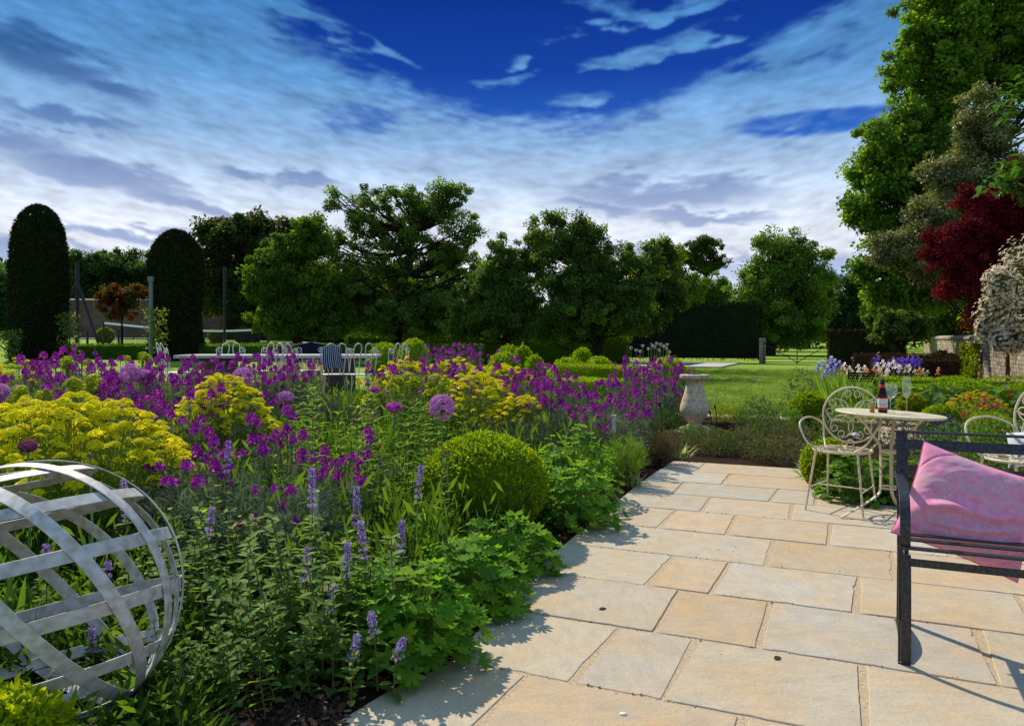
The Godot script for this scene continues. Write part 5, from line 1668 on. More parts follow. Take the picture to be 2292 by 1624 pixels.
func build_dining_table() -> void:
	var at := on(-3.78, 12.7, 0.02)
	at.y = 0.245
	var turn := deg_to_rad(3.0)
	var t := thing("dining_table", "long pale stone topped dining table among the purple flowers", "table", at, turn)
	var s := MB.new()
	s.box(Vector3(0, 0.715, 0), Vector3(3.15, 0.05, 0.95), Color(0.62, 0.58, 0.54), 0.008)
	put("tabletop", s.mesh(), M.stone, t)
	for x in [-1.0, 0.95]:
		s = MB.new()
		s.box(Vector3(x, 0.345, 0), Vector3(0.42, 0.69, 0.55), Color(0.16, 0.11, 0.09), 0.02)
		put("pedestal", s.mesh(), M.stone, t)
	var bas := Basis(Vector3.UP, turn)
	var proto := dining_chair()
	var list := [[-1.72, 0.0, 92.0, "white wire chair at the far left end of the dining table"], [-1.05, -0.62, 8.0, "white wire chair behind the table, second from its left end"], [-0.38, -0.66, -12.0, "white wire chair behind the table, half hidden by purple wallflowers"], [0.30, -0.64, 5.0, "white wire chair behind the table with a dark jacket over its back"], [0.36, 0.70, 152.0, "white wire chair drawn out in front of the table, backing the dark jacket"], [0.98, 0.70, 196.0, "white wire chair in front of the table under the striped cloth"], [1.36, 0.72, 205.0, "white wire chair in front of the table, right of the striped cloth"], [1.80, 0.30, 232.0, "white wire chair at the right end of the dining table"]]
	for k in list.size():
		var q: Array = list[k]
		var p: Vector3 = at + bas * Vector3(q[0], 0.0, q[1])
		var o: Node3D = proto if k == 0 else copy(proto, p, 0.0, 1.0, q[3], "wire chairs round the dining table")
		o.position = p
		o.rotation.y = turn + deg_to_rad(q[2])
		tag(o, q[3], "chair", "wire chairs round the dining table")
	# striped cloth over a chair back
	var cl := MB.new()
	drape(cl, 0.28, 0.36, 0.20, 30, func(x): return Color(0.55, 0.58, 0.66) if fposmod(x * 10.0, 1.0) < 0.24 else Color(0.010, 0.014, 0.045))
	var o := put("striped_cloth", cl.mesh(), M.cloth)
	o.position = at + bas * Vector3(0.98, 0.90, 0.96)
	o.rotation.y = turn + deg_to_rad(16.0)
	tag(o, "navy cloth with white stripes hung over a chair back", "cloth")
	var jk := MB.new()
	drape(jk, 0.50, 0.30, 0.2, 26, func(_x): return Color(0.008, 0.011, 0.024))
	var o2 := put("dark_jacket", jk.mesh(), M.cloth)
	o2.position = at + bas * Vector3(0.30, 0.925, -0.86)
	o2.rotation.y = turn + deg_to_rad(5.0)
	tag(o2, "dark navy jacket hung over a chair back behind the table", "jacket")


func drape(m: MB, wide: float, front: float, back: float, cells: int, tint: Callable) -> void:
	var total := front + back
	var k0 := m.v.size()
	for j in cells * 2 + 1:
		var l := total * j / (cells * 2.0) - back
		for k in cells * 2 + 1:
			var x := float(k) / (cells * 2.0)
			var fold := sin(x * 21.0 + l * 2.0) * 0.016 * smoothstep(0.0, 0.25, absf(l))
			var r := 0.02
			var p: Vector3
			if absf(l) < r * 1.57:
				p = Vector3(0, r * cos(l / r), r * sin(l / r))
			else:
				p = Vector3(0, -(absf(l) - r * 1.57), r * signf(l))
			var spread := 1.0 + 0.16 * smoothstep(0.0, 0.5, absf(l))
			m.v.append(Vector3((x - 0.5) * wide * spread + 0.05 * smoothstep(0.1, 0.6, l), p.y - 0.05 * absf(x - 0.5) * 2.0, p.z + fold + 0.06 * smoothstep(0.1, 0.6, l)))
			m.n.append(Vector3.ZERO)
			m.c.append(tint.call(x))
	var w := cells * 2 + 1
	for j in w - 1:
		for k in w - 1:
			var a := k0 + j * w + k
			var q := [a, a + w, a + w + 1, a, a + w + 1, a + 1]
			m.i.append_array(PackedInt32Array(q))
			for t in 2:
				var n1 := (m.v[q[t * 3 + 2]] - m.v[q[t * 3]]).cross(m.v[q[t * 3 + 1]] - m.v[q[t * 3]])
				for e in 3:
					m.n[q[t * 3 + e]] += n1
	for j in range(k0, m.v.size()):
		m.n[j] = m.n[j].normalized()


# ------------------------------------------------------------------ flowers
const PURPLE := [Color(0.40, 0.03, 0.37), Color(0.50, 0.065, 0.46), Color(0.28, 0.02, 0.29), Color(0.58, 0.13, 0.53)]


func petal_head(m: MB, tall: float, wide: float, florets: int, size: float, cols: Array, top: Color) -> void:
	# a rounded spike of four-petalled florets, buds at the tip
	for k in florets:
		var s := (k + 0.5) / florets
		var a := k * 2.4
		var r := wide * (0.5 * sqrt(clampf(1.0 - pow(s * 1.06 - 0.25, 2.0) * 1.5, 0.02, 1.0)))
		var out := Vector3(cos(a), 0.25 + s * 0.5, sin(a)).normalized()
		flower_star(m, Vector3(cos(a) * r, s * tall, sin(a) * r), (out + any_dir() * 0.35).normalized(), size * rnd(0.8, 1.2), 4, 0.85, vary(pick(cols), 0.2))
	for k in 7:
		m.leaf(Vector3(rnd(-0.3, 0.3) * wide, tall * 0.96, rnd(-0.3, 0.3) * wide), (Vector3.UP + any_dir() * 0.6).normalized(), any_dir(), size * 1.2, size * 0.8, top)


func wallflower(tall: float, stems: int, spread: float, heads: Array, bushy: float) -> Node3D:
	var t := thing("purple_wallflower", "", "flower", Vector3.ZERO)
	var st := MB.new()
	var fo := MB.new()
	var grey := [Color(0.190, 0.246, 0.151), Color(0.254, 0.310, 0.206), Color(0.135, 0.183, 0.111)]
	var spots := []
	for k in stems:
		var a := rnd(0, TAU)
		var r := spread * sqrt(rng.randf())
		var p0 := Vector3(cos(a) * r * 0.3, 0, sin(a) * r * 0.3)
		var hh := tall * rnd(0.68, 1.0) * (1.0 - 0.12 * r / spread)
		var p1 := Vector3(cos(a) * r, hh, sin(a) * r)
		var path := smooth([p0, p0.lerp(p1, 0.5) + Vector3(cos(a), 0, sin(a)) * 0.05, p1], 4)
		st.tube(path, 0.004, 0.0025, 4, Color(0.174, 0.206, 0.095))
		spots.append([p1, (path[8] - path[6]).normalized()])
		for e in int(22 * bushy):
			var s := rnd(0.12, 0.92)
			var q: Vector3 = path[int(s * 8.0)] + any_dir() * 0.01
			var o := any_dir()
			o.y = absf(o.y) * 0.8
			fo.leaf(q, (o + Vector3(0, 0.3, 0)).normalized(), any_dir(), rnd(0.04, 0.085), rnd(0.006, 0.011), vary(pick(grey), 0.25))
	for e in int(150 * bushy):
		var o := any_dir()
		var p := Vector3(o.x * spread * 0.9, rnd(0.02, tall * 0.62), o.z * spread * 0.9) * Vector3(1, 1, 1)
		for f in 5:
			fo.leaf(p + any_dir() * 0.01, (any_dir() + Vector3(0, 0.55, 0)).normalized(), any_dir(), rnd(0.04, 0.08), rnd(0.006, 0.011), vary(pick(grey), 0.25))
	put("stem", st.mesh(), M.stem, t)
	put("foliage", fo.mesh(), M.leaf_dull, t)
	for q in spots:
		var h := put("flower_head", pick(heads), M.petal, t)
		h.position = q[0] - q[1] * 0.05
		h.quaternion = Quaternion(Vector3.UP, q[1]) * Quaternion(Vector3.UP, rnd(0, TAU))
		h.scale = Vector3.ONE * rnd(0.55, 1.0)
	return t


func spurge_mound(label: String, x: float, d: float, r: float, tall: float, heads: Array, n: int, group: String) -> void:
	var t := thing("yellow_spurge", label, "spurge", on(x, d), 0.0, group)
	var fo := MB.new()
	var st := MB.new()
	for k in n:
		var a := k * 2.39996 + rnd(-0.3, 0.3)
		var s := sqrt((k + 0.5) / n)
		var rr := r * s
		var y := tall * (1.0 - 0.52 * s * s) * rnd(0.93, 1.04)
		var p := Vector3(cos(a) * rr, y, sin(a) * rr)
		var root := Vector3(cos(a) * rr * 0.45, 0.0, sin(a) * rr * 0.45)
		st.tube([root, root.lerp(p, 0.55) + Vector3(cos(a), 0, sin(a)) * 0.02, p], 0.003, 0.002, 4, Color(0.222, 0.317, 0.048))
		var h := put("flower_head", pick(heads), M.petal, t)
		h.position = p
		h.rotation = Vector3(rnd(-0.25, 0.25), rnd(0, TAU), rnd(-0.25, 0.25)) + Vector3(sin(a), 0, -cos(a)) * 0.35 * s
		h.scale = Vector3.ONE * rnd(0.8, 1.25)
		for e in 14:
			var q := root.lerp(p, rnd(0.25, 0.98))
			fo.leaf(q, (any_dir() + Vector3(0, 0.15, 0)).normalized(), (Vector3.UP + any_dir() * 0.5).normalized(), rnd(0.03, 0.055), rnd(0.011, 0.018), vary(pick([Color(0.222, 0.349, 0.035), Color(0.333, 0.444, 0.035), Color(0.143, 0.238, 0.032)]), 0.25))
	put("stem", st.mesh(), M.stem, t)
	put("foliage", fo.mesh(), M.leaf, t)


func lime_spurge(tall: float) -> Node3D:
	var t := thing("lime_spurge", "", "spurge", Vector3.ZERO)
	var fo := MB.new()
	var st := MB.new()
	var fl := MB.new()
	for k in 5:
		var a := rnd(0, TAU)
		var p0 := Vector3(cos(a) * 0.06, 0, sin(a) * 0.06)
		var top := Vector3(cos(a) * 0.17, tall * rnd(0.86, 1.0), sin(a) * 0.17)
		st.tube(smooth([p0, p0.lerp(top, 0.5), top], 3), 0.007, 0.005, 6, Color(0.222, 0.301, 0.063))
		for e in 64:
			var s := 0.25 + 0.7 * e / 64.0
			var b2 := e * 2.4
			fo.leaf(p0.lerp(top, s), Vector3(cos(b2), rnd(-0.15, 0.4), sin(b2)).normalized(), Vector3.UP, rnd(0.07, 0.10) * (1.15 - s * 0.4), rnd(0.013, 0.019), vary(pick([Color(0.222, 0.397, 0.044), Color(0.232, 0.390, 0.039), Color(0.143, 0.285, 0.040)]), 0.2))
		for e in 46:
			var o := any_dir()
			o.y = absf(o.y)
			flower_star(fl, top + o * Vector3(0.058, 0.075, 0.058) * rnd(0.6, 1.05) - Vector3(0, 0.03, 0), (o + Vector3(0, 0.6, 0)).normalized(), rnd(0.014, 0.021), 4, 0.95, vary(pick([Color(0.42, 0.50, 0.02), Color(0.52, 0.56, 0.03), Color(0.32, 0.42, 0.03)]), 0.15))
	put("stem", st.mesh(), M.stem, t)
	put("foliage", fo.mesh(), M.leaf, t)
	kind(put("blossom", fl.mesh(), M.petal, t), "stuff")
	return t


func allium(label: String, x: float, d: float, top: float, r: float, squash := 1.0, tint := Color(0.62, 0.28, 0.62), group := "purple alliums", called := "allium", florets := 230) -> void:
	var g := rise(x, d)
	var t := thing(called, label, "allium", on(x, d), 0.0, group)
	var st := MB.new()
	var c := Vector3(rnd(-0.02, 0.02), top - g, rnd(-0.02, 0.02))
	st.tube(smooth([Vector3.ZERO, Vector3(c.x * 0.2 + 0.01, c.y * 0.5, 0), c], 5), 0.0062, 0.0048, 6, Color(0.159, 0.254, 0.079))
	put("stem", st.mesh(), M.stem, t)
	var m := MB.new()
	for k in florets:
		var o := any_dir()
		var p := c + o * r * Vector3(1, squash, 1) * rnd(0.86, 1.0)
		m.tube([c, p], 0.0007, 0.0006, 3, Color(0.22, 0.12, 0.20))
		flower_star(m, p, (o + any_dir() * 0.3).normalized(), r * rnd(0.2, 0.28), 5, 0.42, vary(tint, 0.2))
	m.blob(c, Vector3.ONE * r * 0.16, Color(0.317, 0.349, 0.127), 5, 8)
	put("flower_head", m.mesh(), M.petal, t)


func lobed_leaf(lobes: int, cut: float, cup: float, col: Color) -> ArrayMesh:
	# a round leaf cut into toothed lobes, stalk at the notch, lying in the x-z plane, about 1 across
	var m := MB.new()
	var rimp := []
	var per := 6
	for k in lobes * per + 1:
		var s := float(k) / (lobes * per)
		var a := deg_to_rad(lerpf(-152.0, 152.0, s))
		var ph := fposmod(s * lobes, 1.0)
		var r := 0.5 * (1.0 - cut * pow(absf(ph - 0.5) * 2.0, 2.2)) * (1.0 + (0.05 if k % 2 else -0.05)) * (0.82 + 0.18 * cos(a * 0.5))
		if k == 0 or k == lobes * per:
			r = 0.34
		rimp.append(Vector3(sin(a) * r, 0.0, cos(a) * r))
	m.v.append(Vector3(0, -cup * 0.2, -0.04))
	m.n.append(Vector3.UP)
	m.c.append(col)
	for k in rimp.size():
		var p: Vector3 = rimp[k]
		var ph := fposmod(float(k) / per, 1.0)
		p.y = cup * p.length() * p.length() * 1.6 - 0.055 * cos(ph * TAU) * p.length() * 2.0 - cup * 0.2
		m.v.append(p)
		m.n.append((Vector3.UP * 1.2 - Vector3(p.x, 0, p.z) * cup * 2.0).normalized())
		m.c.append(col)
		if k > 0:
			m.i.append_array(PackedInt32Array([0, k + 1, k]))
			if (m.v[k] - m.v[0]).cross(m.v[k + 1] - m.v[0]).y > 0.0:
				m.i.resize(m.i.size() - 3)
				m.i.append_array(PackedInt32Array([0, k + 1, k]))
			else:
				m.i.resize(m.i.size() - 3)
				m.i.append_array(PackedInt32Array([0, k, k + 1]))
	return m.mesh()


func leaf_mound(called: String, label: String, cat: String, x: float, d: float, r: float, tall: float, leaves: Array, n: int, size: float, group: String) -> void:
	var t := thing(called, label, cat, on(x, d), 0.0, group)
	var st := MB.new()
	for k in n:
		var o := any_dir()
		o.y = absf(o.y) * 0.95 + 0.05
		o = o.normalized()
		var depth := 1.0 if k % 3 else rnd(0.55, 0.85)
		var p := Vector3(o.x * r, o.y * tall * (0.92 + 0.08 * sin(o.x * 9.0 + x)), o.z * r) * depth * rnd(0.9, 1.08)
		p.y = maxf(p.y, 0.03)
		var lf := put("leaf", pick(leaves), M.leaf, t)
		var up := (o * 0.75 + Vector3(0, 0.85, 0) + any_dir() * 0.42).normalized()
		var fw := (o * Vector3(1, 0, 1) + Vector3(0, -0.3, 0) + any_dir() * 0.5)
		fw = (fw - up * fw.dot(up)).normalized()
		lf.transform = Transform3D(Basis(up.cross(fw), up, fw) * (size * rnd(0.65, 1.2)), p)
		st.tube([Vector3(p.x * 0.15, 0, p.z * 0.15), p * Vector3(0.6, 0.75, 0.6), p - fw * size * 0.05], 0.0025, 0.0018, 4, Color(0.159, 0.254, 0.048))
	put("stalk", st.mesh(), M.stem, t)


func ovate_leaf(col: Color, teeth := true) -> ArrayMesh:
	# pointed oval leaf from the origin along +z, folded on the midrib
	var m := MB.new()
	var w := [0.0, 0.20, 0.27, 0.25, 0.16, 0.0]
	for k in 6:
		var z := k / 5.0
		var drop := -0.16 * z * z
		var ww: float = w[k] * (1.0 + (0.06 if k % 2 else -0.04) * (1.0 if teeth else 0.0))
		for sd in [1.0, 0.0, -1.0]:
			m.v.append(Vector3(ww * sd, drop + absf(sd) * ww * 0.28, z))
			m.n.append(Vector3(-sd * 0.3, 1.0, 0.2).normalized())
			m.c.append(col)
	for k in 5:
		for e in 2:
			m.face_index(k * 3 + e, k * 3 + e + 1, k * 3 + e + 4, k * 3 + e + 3)
	return m.mesh()


func leafy_shoot(called: String, cat: String, tall: float, pairs: int, leaves: Array, size: float, lean: float, spike := 0.0, whorl := 2) -> Node3D:
	# an upright stem with pairs (or whorls) of leaves, and a lavender spike if asked
	var t := thing(called, "", cat, Vector3.ZERO)
	var st := MB.new()
	var top := Vector3(lean, tall, rnd(-0.04, 0.04))
	var path := smooth([Vector3.ZERO, Vector3(lean * 0.25, tall * 0.5, 0.01), top], 6)
	st.tube(path, 0.0035, 0.002, 5, Color(0.13, 0.11, 0.05))
	put("stem", st.mesh(), M.stem, t)
	var a0 := rnd(0, TAU)
	var reach := 0.72 if spike > 0.0 else 1.0
	for k in pairs:
		var s := lerpf(0.16, reach, float(k) / maxi(1, pairs - 1))
		var q: Vector3 = path[clampi(int(s * 12.0), 0, 12)]
		for e in whorl:
			var a := a0 + k * 1.571 + TAU * e / whorl + rnd(-0.2, 0.2)
			var fw := Vector3(cos(a), rnd(-0.15, 0.25) + 0.35 * s, sin(a)).normalized()
			var up := (Vector3.UP - fw * fw.y).normalized()
			var lf := put("leaf", pick(leaves), M.leaf, t)
			lf.transform = Transform3D(Basis(up.cross(fw), up, fw) * (size * (1.15 - 0.62 * s) * rnd(0.8, 1.15)), q)
	if spike > 0.0:
		var fl := MB.new()
		var up: Vector3 = (path[12] - path[10]).normalized()
		var y := 0.0
		var gap := 0.0
		while y < spike:
			var f := y / spike
			var r := 0.017 * (1.0 - 0.55 * f)
			for e in 11:
				var a := e * TAU / 11.0 + y * 80.0
				var o := Vector3(cos(a), 0.2, sin(a))
				flower_star(fl, top - up * (spike - y) + o * r + any_dir() * 0.004, (o + any_dir() * 0.4).normalized(), rnd(0.006, 0.0095), 3, 0.8, vary(pick([Color(0.36, 0.29, 0.60), Color(0.47, 0.39, 0.70), Color(0.28, 0.20, 0.48)]), 0.2))
			for e in 5:
				fl.leaf(top - up * (spike - y) + any_dir() * r * 0.5, any_dir(), any_dir(), 0.011, 0.006, Color(0.09, 0.07, 0.10))
			y += 0.013 if f > 0.35 else 0.03
		put("flower_spike", fl.mesh(), M.petal, t)
	return t


func build_left_bed() -> void:
	build_sculpture()
	# --- purple wallflowers ---
	var heads := []
	for k in 4:
		var m := MB.new()
		petal_head(m, [0.048, 0.066, 0.036, 0.055][k], [0.062, 0.056, 0.060, 0.05][k], [24, 28, 20, 22][k], 0.0165, PURPLE, Color(0.09, 0.012, 0.07))
		heads.append(m.mesh())
	var kinds := [wallflower(0.72, 10, 0.21, heads, 1.0), wallflower(0.80, 12, 0.26, heads, 1.0), wallflower(0.66, 8, 0.18, heads, 1.1), wallflower(0.9, 16, 0.31, heads, 0.8)]
	var tallness := [0.72, 0.80, 0.66, 0.9]
	var zones := [
		["purple wallflowers at the left back, against the dark hedges and yew columns", [Vector3(-4.792, 7.5, 1.029), Vector3(-5.21, 8.5, 1.039), Vector3(-5.014, 8.5, 1.162), Vector3(-4.671, 8.2, 1.103), Vector3(-4.023, 7.4, 1.066), Vector3(-4.008, 7.7, 1.005), Vector3(-4.079, 8.2, 1.023), Vector3(-3.96, 8.4, 1.017), Vector3(-4.124, 9.2, 1.043), Vector3(-4.574, 7.0, 0.995), Vector3(-4.815, 9.0, 1.099)]],
		["purple wallflowers in front of the long dining table", [Vector3(-3.997, 9.4, 1.06), Vector3(-3.912, 9.8, 1.007), Vector3(-3.657, 9.8, 1.063), Vector3(-3.194, 9.2, 1.064), Vector3(-3.276, 10.2, 1.097), Vector3(-2.982, 10.2, 1.067), Vector3(-2.582, 9.8, 1.007), Vector3(-3.557, 8.6, 0.962), Vector3(-3.182, 8.8, 0.97), Vector3(-2.849, 9.2, 0.958), Vector3(-2.695, 9.6, 0.967), Vector3(-3.167, 9.6, 1.012)]],
		["purple wallflowers between the yellow spurge mounds on the left", [Vector3(-3.567, 6.2, 0.96), Vector3(-3.988, 6.6, 0.911), Vector3(-3.416, 6.6, 0.895), Vector3(-3.03, 6.2, 0.888), Vector3(-3.035, 6.6, 0.914), Vector3(-2.489, 5.7, 0.884), Vector3(-2.852, 6.8, 0.932), Vector3(-2.812, 7.2, 0.88), Vector3(-3.644, 7.2, 0.921), Vector3(-2.242, 6.2, 0.852), Vector3(-2.441, 7.4, 0.852)]],
		["purple wallflowers rising from grey-green leaves in the middle of the bed", [Vector3(-1.896, 4.4, 0.734), Vector3(-1.672, 4.1, 0.698), Vector3(-1.715, 4.9, 0.732), Vector3(-1.574, 5.3, 0.766), Vector3(-1.206, 4.7, 0.658), Vector3(-0.964, 4.3, 0.622), Vector3(-0.904, 4.8, 0.673), Vector3(-1.167, 3.7, 0.549)]],
		["purple wallflowers among yellow spurge right of the dining table", [Vector3(-1.531, 9.6, 1.012), Vector3(-1.309, 9.4, 0.984), Vector3(-1.075, 10.0, 1.013), Vector3(-0.762, 9.7, 0.964), Vector3(-0.487, 9.8, 0.939), Vector3(-0.244, 9.2, 0.883), Vector3(-1.098, 8.8, 0.955), Vector3(-0.551, 9.0, 0.87)]],
		["purple wallflowers over grey-green foliage in the centre of the bed", [Vector3(-0.033, 9.5, 0.932), Vector3(0.189, 10.2, 1.008), Vector3(0.34, 9.2, 0.926), Vector3(0.553, 9.2, 0.873), Vector3(0.724, 8.7, 0.833), Vector3(0.874, 8.6, 0.798), Vector3(0.976, 8.2, 0.772), Vector3(0.619, 8.0, 0.737), Vector3(0.434, 8.0, 0.746), Vector3(0.256, 8.2, 0.772), Vector3(0.983, 7.4, 0.681), Vector3(1.197, 7.7, 0.703), Vector3(0.068, 8.4, 0.799), Vector3(0.72, 7.6, 0.71), Vector3(0.807, 7.2, 0.634)]],
		["big rounded mass of purple wallflowers left of the stone sundial", [Vector3(1.702, 11.6, 0.881), Vector3(2.038, 12.0, 0.98), Vector3(2.302, 12.0, 0.966), Vector3(2.372, 11.6, 0.788), Vector3(1.805, 11.0, 0.735), Vector3(2.11, 11.0, 0.672), Vector3(1.604, 10.6, 0.681), Vector3(2.035, 11.4, 0.848), Vector3(1.579, 11.2, 0.765), Vector3(2.25, 11.0, 0.659), Vector3(1.887, 10.4, 0.541), Vector3(1.881, 11.8, 0.807), Vector3(2.419, 12.0, 0.91)]],
		["purple wallflowers in the far bed under the old fruit trees", [Vector3(-1.697, 16.5, 1.107), Vector3(-1.395, 17.5, 1.159), Vector3(-0.991, 17.5, 1.139), Vector3(-0.591, 16.5, 1.069), Vector3(-1.072, 16.0, 1.074), Vector3(-4.566, 16.0, 1.167), Vector3(-4.251, 16.5, 1.145)]],
	]
	var used := [false, false, false, false]
	for z in zones:
		for q in z[1]:
			var need: float = q.z - rise(q.x, q.y)
			var best := 0
			for k in 4:
				var score := absf(tallness[k] - need) + rnd(0, 0.12)
				if score < absf(tallness[best] - need):
					best = k
			var size := clampf(need * 1.1 / tallness[best], 0.6, 1.4)
			var src: Node3D = kinds[best]
			if not used[best]:
				used[best] = true
				src.position = on(q.x, q.y)
				src.rotation.y = rnd(0, TAU)
				src.scale = Vector3.ONE * size
				tag(src, z[0], "flower", z[0])
			else:
				copy(src, on(q.x, q.y), rnd(0, TAU), size, z[0], z[0])
	# --- yellow spurge ---
	var yheads := []
	for k in 4:
		var m := MB.new()
		for e in 32:
			var a := e * 2.4
			var r := 0.037 * sqrt(e / 31.0)
			flower_star(m, Vector3(cos(a) * r, 0.004 - r * r * 14.0, sin(a) * r), (Vector3.UP + Vector3(cos(a), 0, sin(a)) * (0.2 + r * 14.0) + any_dir() * 0.4).normalized(), rnd(0.0085, 0.0135), 4, 0.95, vary(pick([Color(0.84, 0.76, 0.014), Color(0.72, 0.75, 0.018), Color(0.88, 0.72, 0.012), Color(0.60, 0.70, 0.02)]), 0.12))
		yheads.append(m.mesh())
	var g := "yellow spurge mounds in the left bed"
	spurge_mound("large yellow spurge mound behind the woven metal ball", -2.524, 4.5, 0.66, 0.84, yheads, 300, g)
	spurge_mound("yellow spurge mound at the left edge, behind the metal ball", -3.131, 4.9, 0.45, 0.78, yheads, 150, g)
	spurge_mound("yellow spurge mound under the purple allium in front of the dining table", -2.388, 6.4, 0.44, 0.84, yheads, 160, g)
	spurge_mound("flat topped yellow spurge nearest the right end of the dining table", -1.337, 9.6, 0.5, 0.92, yheads, 120, g)
	spurge_mound("broad yellow spurge in the middle of the bed, in front of the far box balls", -0.801, 10.2, 0.6, 0.97, yheads, 150, g)
	spurge_mound("yellow spurge with wallflowers standing before it, right of the lime green spurge", -0.402, 8.6, 0.6, 0.86, yheads, 160, g)
	spurge_mound("yellow spurge spreading right under the far box balls", -0.119, 9.8, 0.65, 0.92, yheads, 160, g)
	spurge_mound("orange tinged yellow spurge low down among the purple wallflowers", 0.09, 8.2, 0.42, 0.66, yheads, 110, g)
	spurge_mound("orange-yellow spurge at the far left edge below the yew column", -5.44, 8.4, 0.5, 0.84, yheads, 70, g)
	spurge_mound("small yellow spurge seen under the dining table", -3.556, 13.8, 0.5, 0.52, yheads, 60, g)
	spurge_mound("small yellow spurge seen between the chair legs at the table's right end", -3.033, 13.6, 0.4, 0.45, yheads, 50, g)
	# --- lime spurge ---
	var lime := lime_spurge(0.78)
	var first := true
	for q in [[Vector3(-1.108, 6.9, 0.927), "lime green spurge with leafy stems, at the centre of the bed"], [Vector3(-0.854, 6.6, 0.895), "lime green spurge right behind the big round allium"], [Vector3(-0.815, 7.2, 0.905), "lime green spurge just right of the tallest lime stems"], [Vector3(-3.643, 6.0, 0.879), "lime green spurge near the left edge, left one of three"], [Vector3(-3.532, 6.2, 0.946), "lime green spurge near the left edge, middle one of three"], [Vector3(-3.399, 6.3, 0.912), "lime green spurge near the left edge, right one of three"], [Vector3(-4.774, 8.6, 1.036), "lime green spurge among the purple at the left back"], [Vector3(-4.648, 9.4, 1.06), "lime green spurge below the pale blue-grey post"], [Vector3(-0.59, 7.0, 0.825), "lime green spurge above the clipped box ball"]]:
		var p: Vector3 = q[0]
		var size := clampf((p.z - rise(p.x, p.y)) / 0.78, 0.7, 1.25)
		if first:
			first = false
			lime.position = on(p.x, p.y)
			lime.scale = Vector3.ONE * size
			tag(lime, q[1], "spurge", "lime green spurges")
		else:
			copy(lime, on(p.x, p.y), rnd(0, TAU), size, q[1], "lime green spurges")
	# --- alliums ---
	allium("large round pink-purple allium standing just above the clipped box ball", -0.423, 4.55, 0.845, 0.074)
	allium("half open domed allium left of the largest round one", -0.929, 6.0, 0.715, 0.062, 0.62, Color(0.60, 0.12, 0.54))
	allium("small half open allium below the right end of the dining table", -1.37, 7.6, 0.74, 0.05, 0.62, Color(0.54, 0.10, 0.50))
	allium("domed allium above the middle of the bed, in front of dark foliage", -1.827, 6.2, 0.78, 0.062, 0.7)
	allium("round allium in front of the dining table, above yellow spurge", -2.412, 6.9, 0.91, 0.085)
	allium("round allium at left, the upper one of a pair", -3.271, 6.6, 0.95, 0.085)
	allium("round allium at left, the lower one of a pair", -3.209, 6.7, 0.92, 0.075, 0.8)
	allium("half hidden allium cut off by the left edge", -3.958, 6.0, 0.83, 0.07)
	allium("dusky allium low in the yellow spurge above the metal ball", -2.259, 3.6, 0.75, 0.04, 0.7, Color(0.28, 0.08, 0.20))
	allium("tiny closed red allium bud in front of the clipped box ball", -0.375, 4.45, 0.59, 0.016, 1.3, Color(0.22, 0.03, 0.05), "purple alliums", "allium", 40)
	allium("small brown allium seed head above the metal ball", -1.749, 3.2, 0.765, 0.015, 1.0, Color(0.25, 0.2, 0.12), "purple alliums", "allium", 50)
	for q in [[1412.0, 778.0], [1424.0, 783.0], [1440.0, 774.0], [1450.0, 780.0], [1458.0, 771.0], [1466.0, 776.0], [1474.0, 783.0], [1484.0, 774.0], [1490.0, 779.0], [1499.0, 787.0], [1433.0, 786.0], [1479.0, 770.0], [1494.0, 771.0], [1470.0, 768.0]]:
		var d := 17.5 + fposmod(q[0] * 0.37, 1.2)
		allium("white ball-headed allium standing above the purple mass before the dark hedge", (q[0] - 1146.0) * d / 1731.0, d, 1.25 + (757.0 - q[1]) * d / 1731.0, 0.042, 0.9, Color(0.72, 0.74, 0.70), "white alliums before the dark hedge", "white_allium", 34)
	# --- box balls ---
	var bx := Color(0.206, 0.342, 0.021)
	var bt := Color(0.36, 0.46, 0.018)
	box_ball("large bright clipped box ball beside the terrace", -0.183, 4.95, 0.415, 0.66, bx, bt, 6200, 0.022, "", "box_ball")
	box_ball("golden-green box shrub in the bottom left corner", -1.328, 2.02, 0.15, 0.31, Color(0.329, 0.439, 0.020), Color(0.44, 0.52, 0.02), 1500, 0.034, "", "box_ball")
	var dk := bx
	var dt := bt
	var gb := "box balls before the fruit trees"
	box_ball("green box ball at the front left of its cluster, the widest", -0.162, 15.6, 0.36, 0.98, dk, dt, 900, 0.05, gb)
	box_ball("green box ball at the back of the left cluster", -0.092, 17.6, 0.32, 1.12, dk, dt, 800, 0.05, gb)
	box_ball("sunlit box ball right of the left cluster", 0.255, 17.0, 0.24, 1.10, dk, dt, 700, 0.05, gb)
	box_ball("small box ball right of the widest one", 0.462, 16.0, 0.22, 0.92, dk, dt, 600, 0.05, gb)
	box_ball("box ball left of the leaning tree trunk", 1.587, 17.5, 0.27, 1.05, dk, dt, 700, 0.05, gb)
	box_ball("box ball low in front of the leaning trunk, left one", 1.165, 16.0, 0.40, 0.86, dk, dt, 800, 0.05, gb)
	box_ball("box ball low in front of the leaning trunk, right one", 1.793, 16.0, 0.36, 0.88, dk, dt, 800, 0.05, gb)
	box_ball("green dome right of the big tree's trunk behind the dining table", -2.426, 19.0, 0.42, 1.08, dk, dt, 800, 0.05, gb)
	box_ball("green dome behind the right end of the dining table", -2.809, 17.0, 0.36, 0.95, dk, dt, 700, 0.05, gb)
	box_ball("bushy green dome above the purple mass, left of the pool", 2.944, 14.6, 0.40, 0.90, dk, dt, 800, 0.05, gb)
	build_edge_plants()


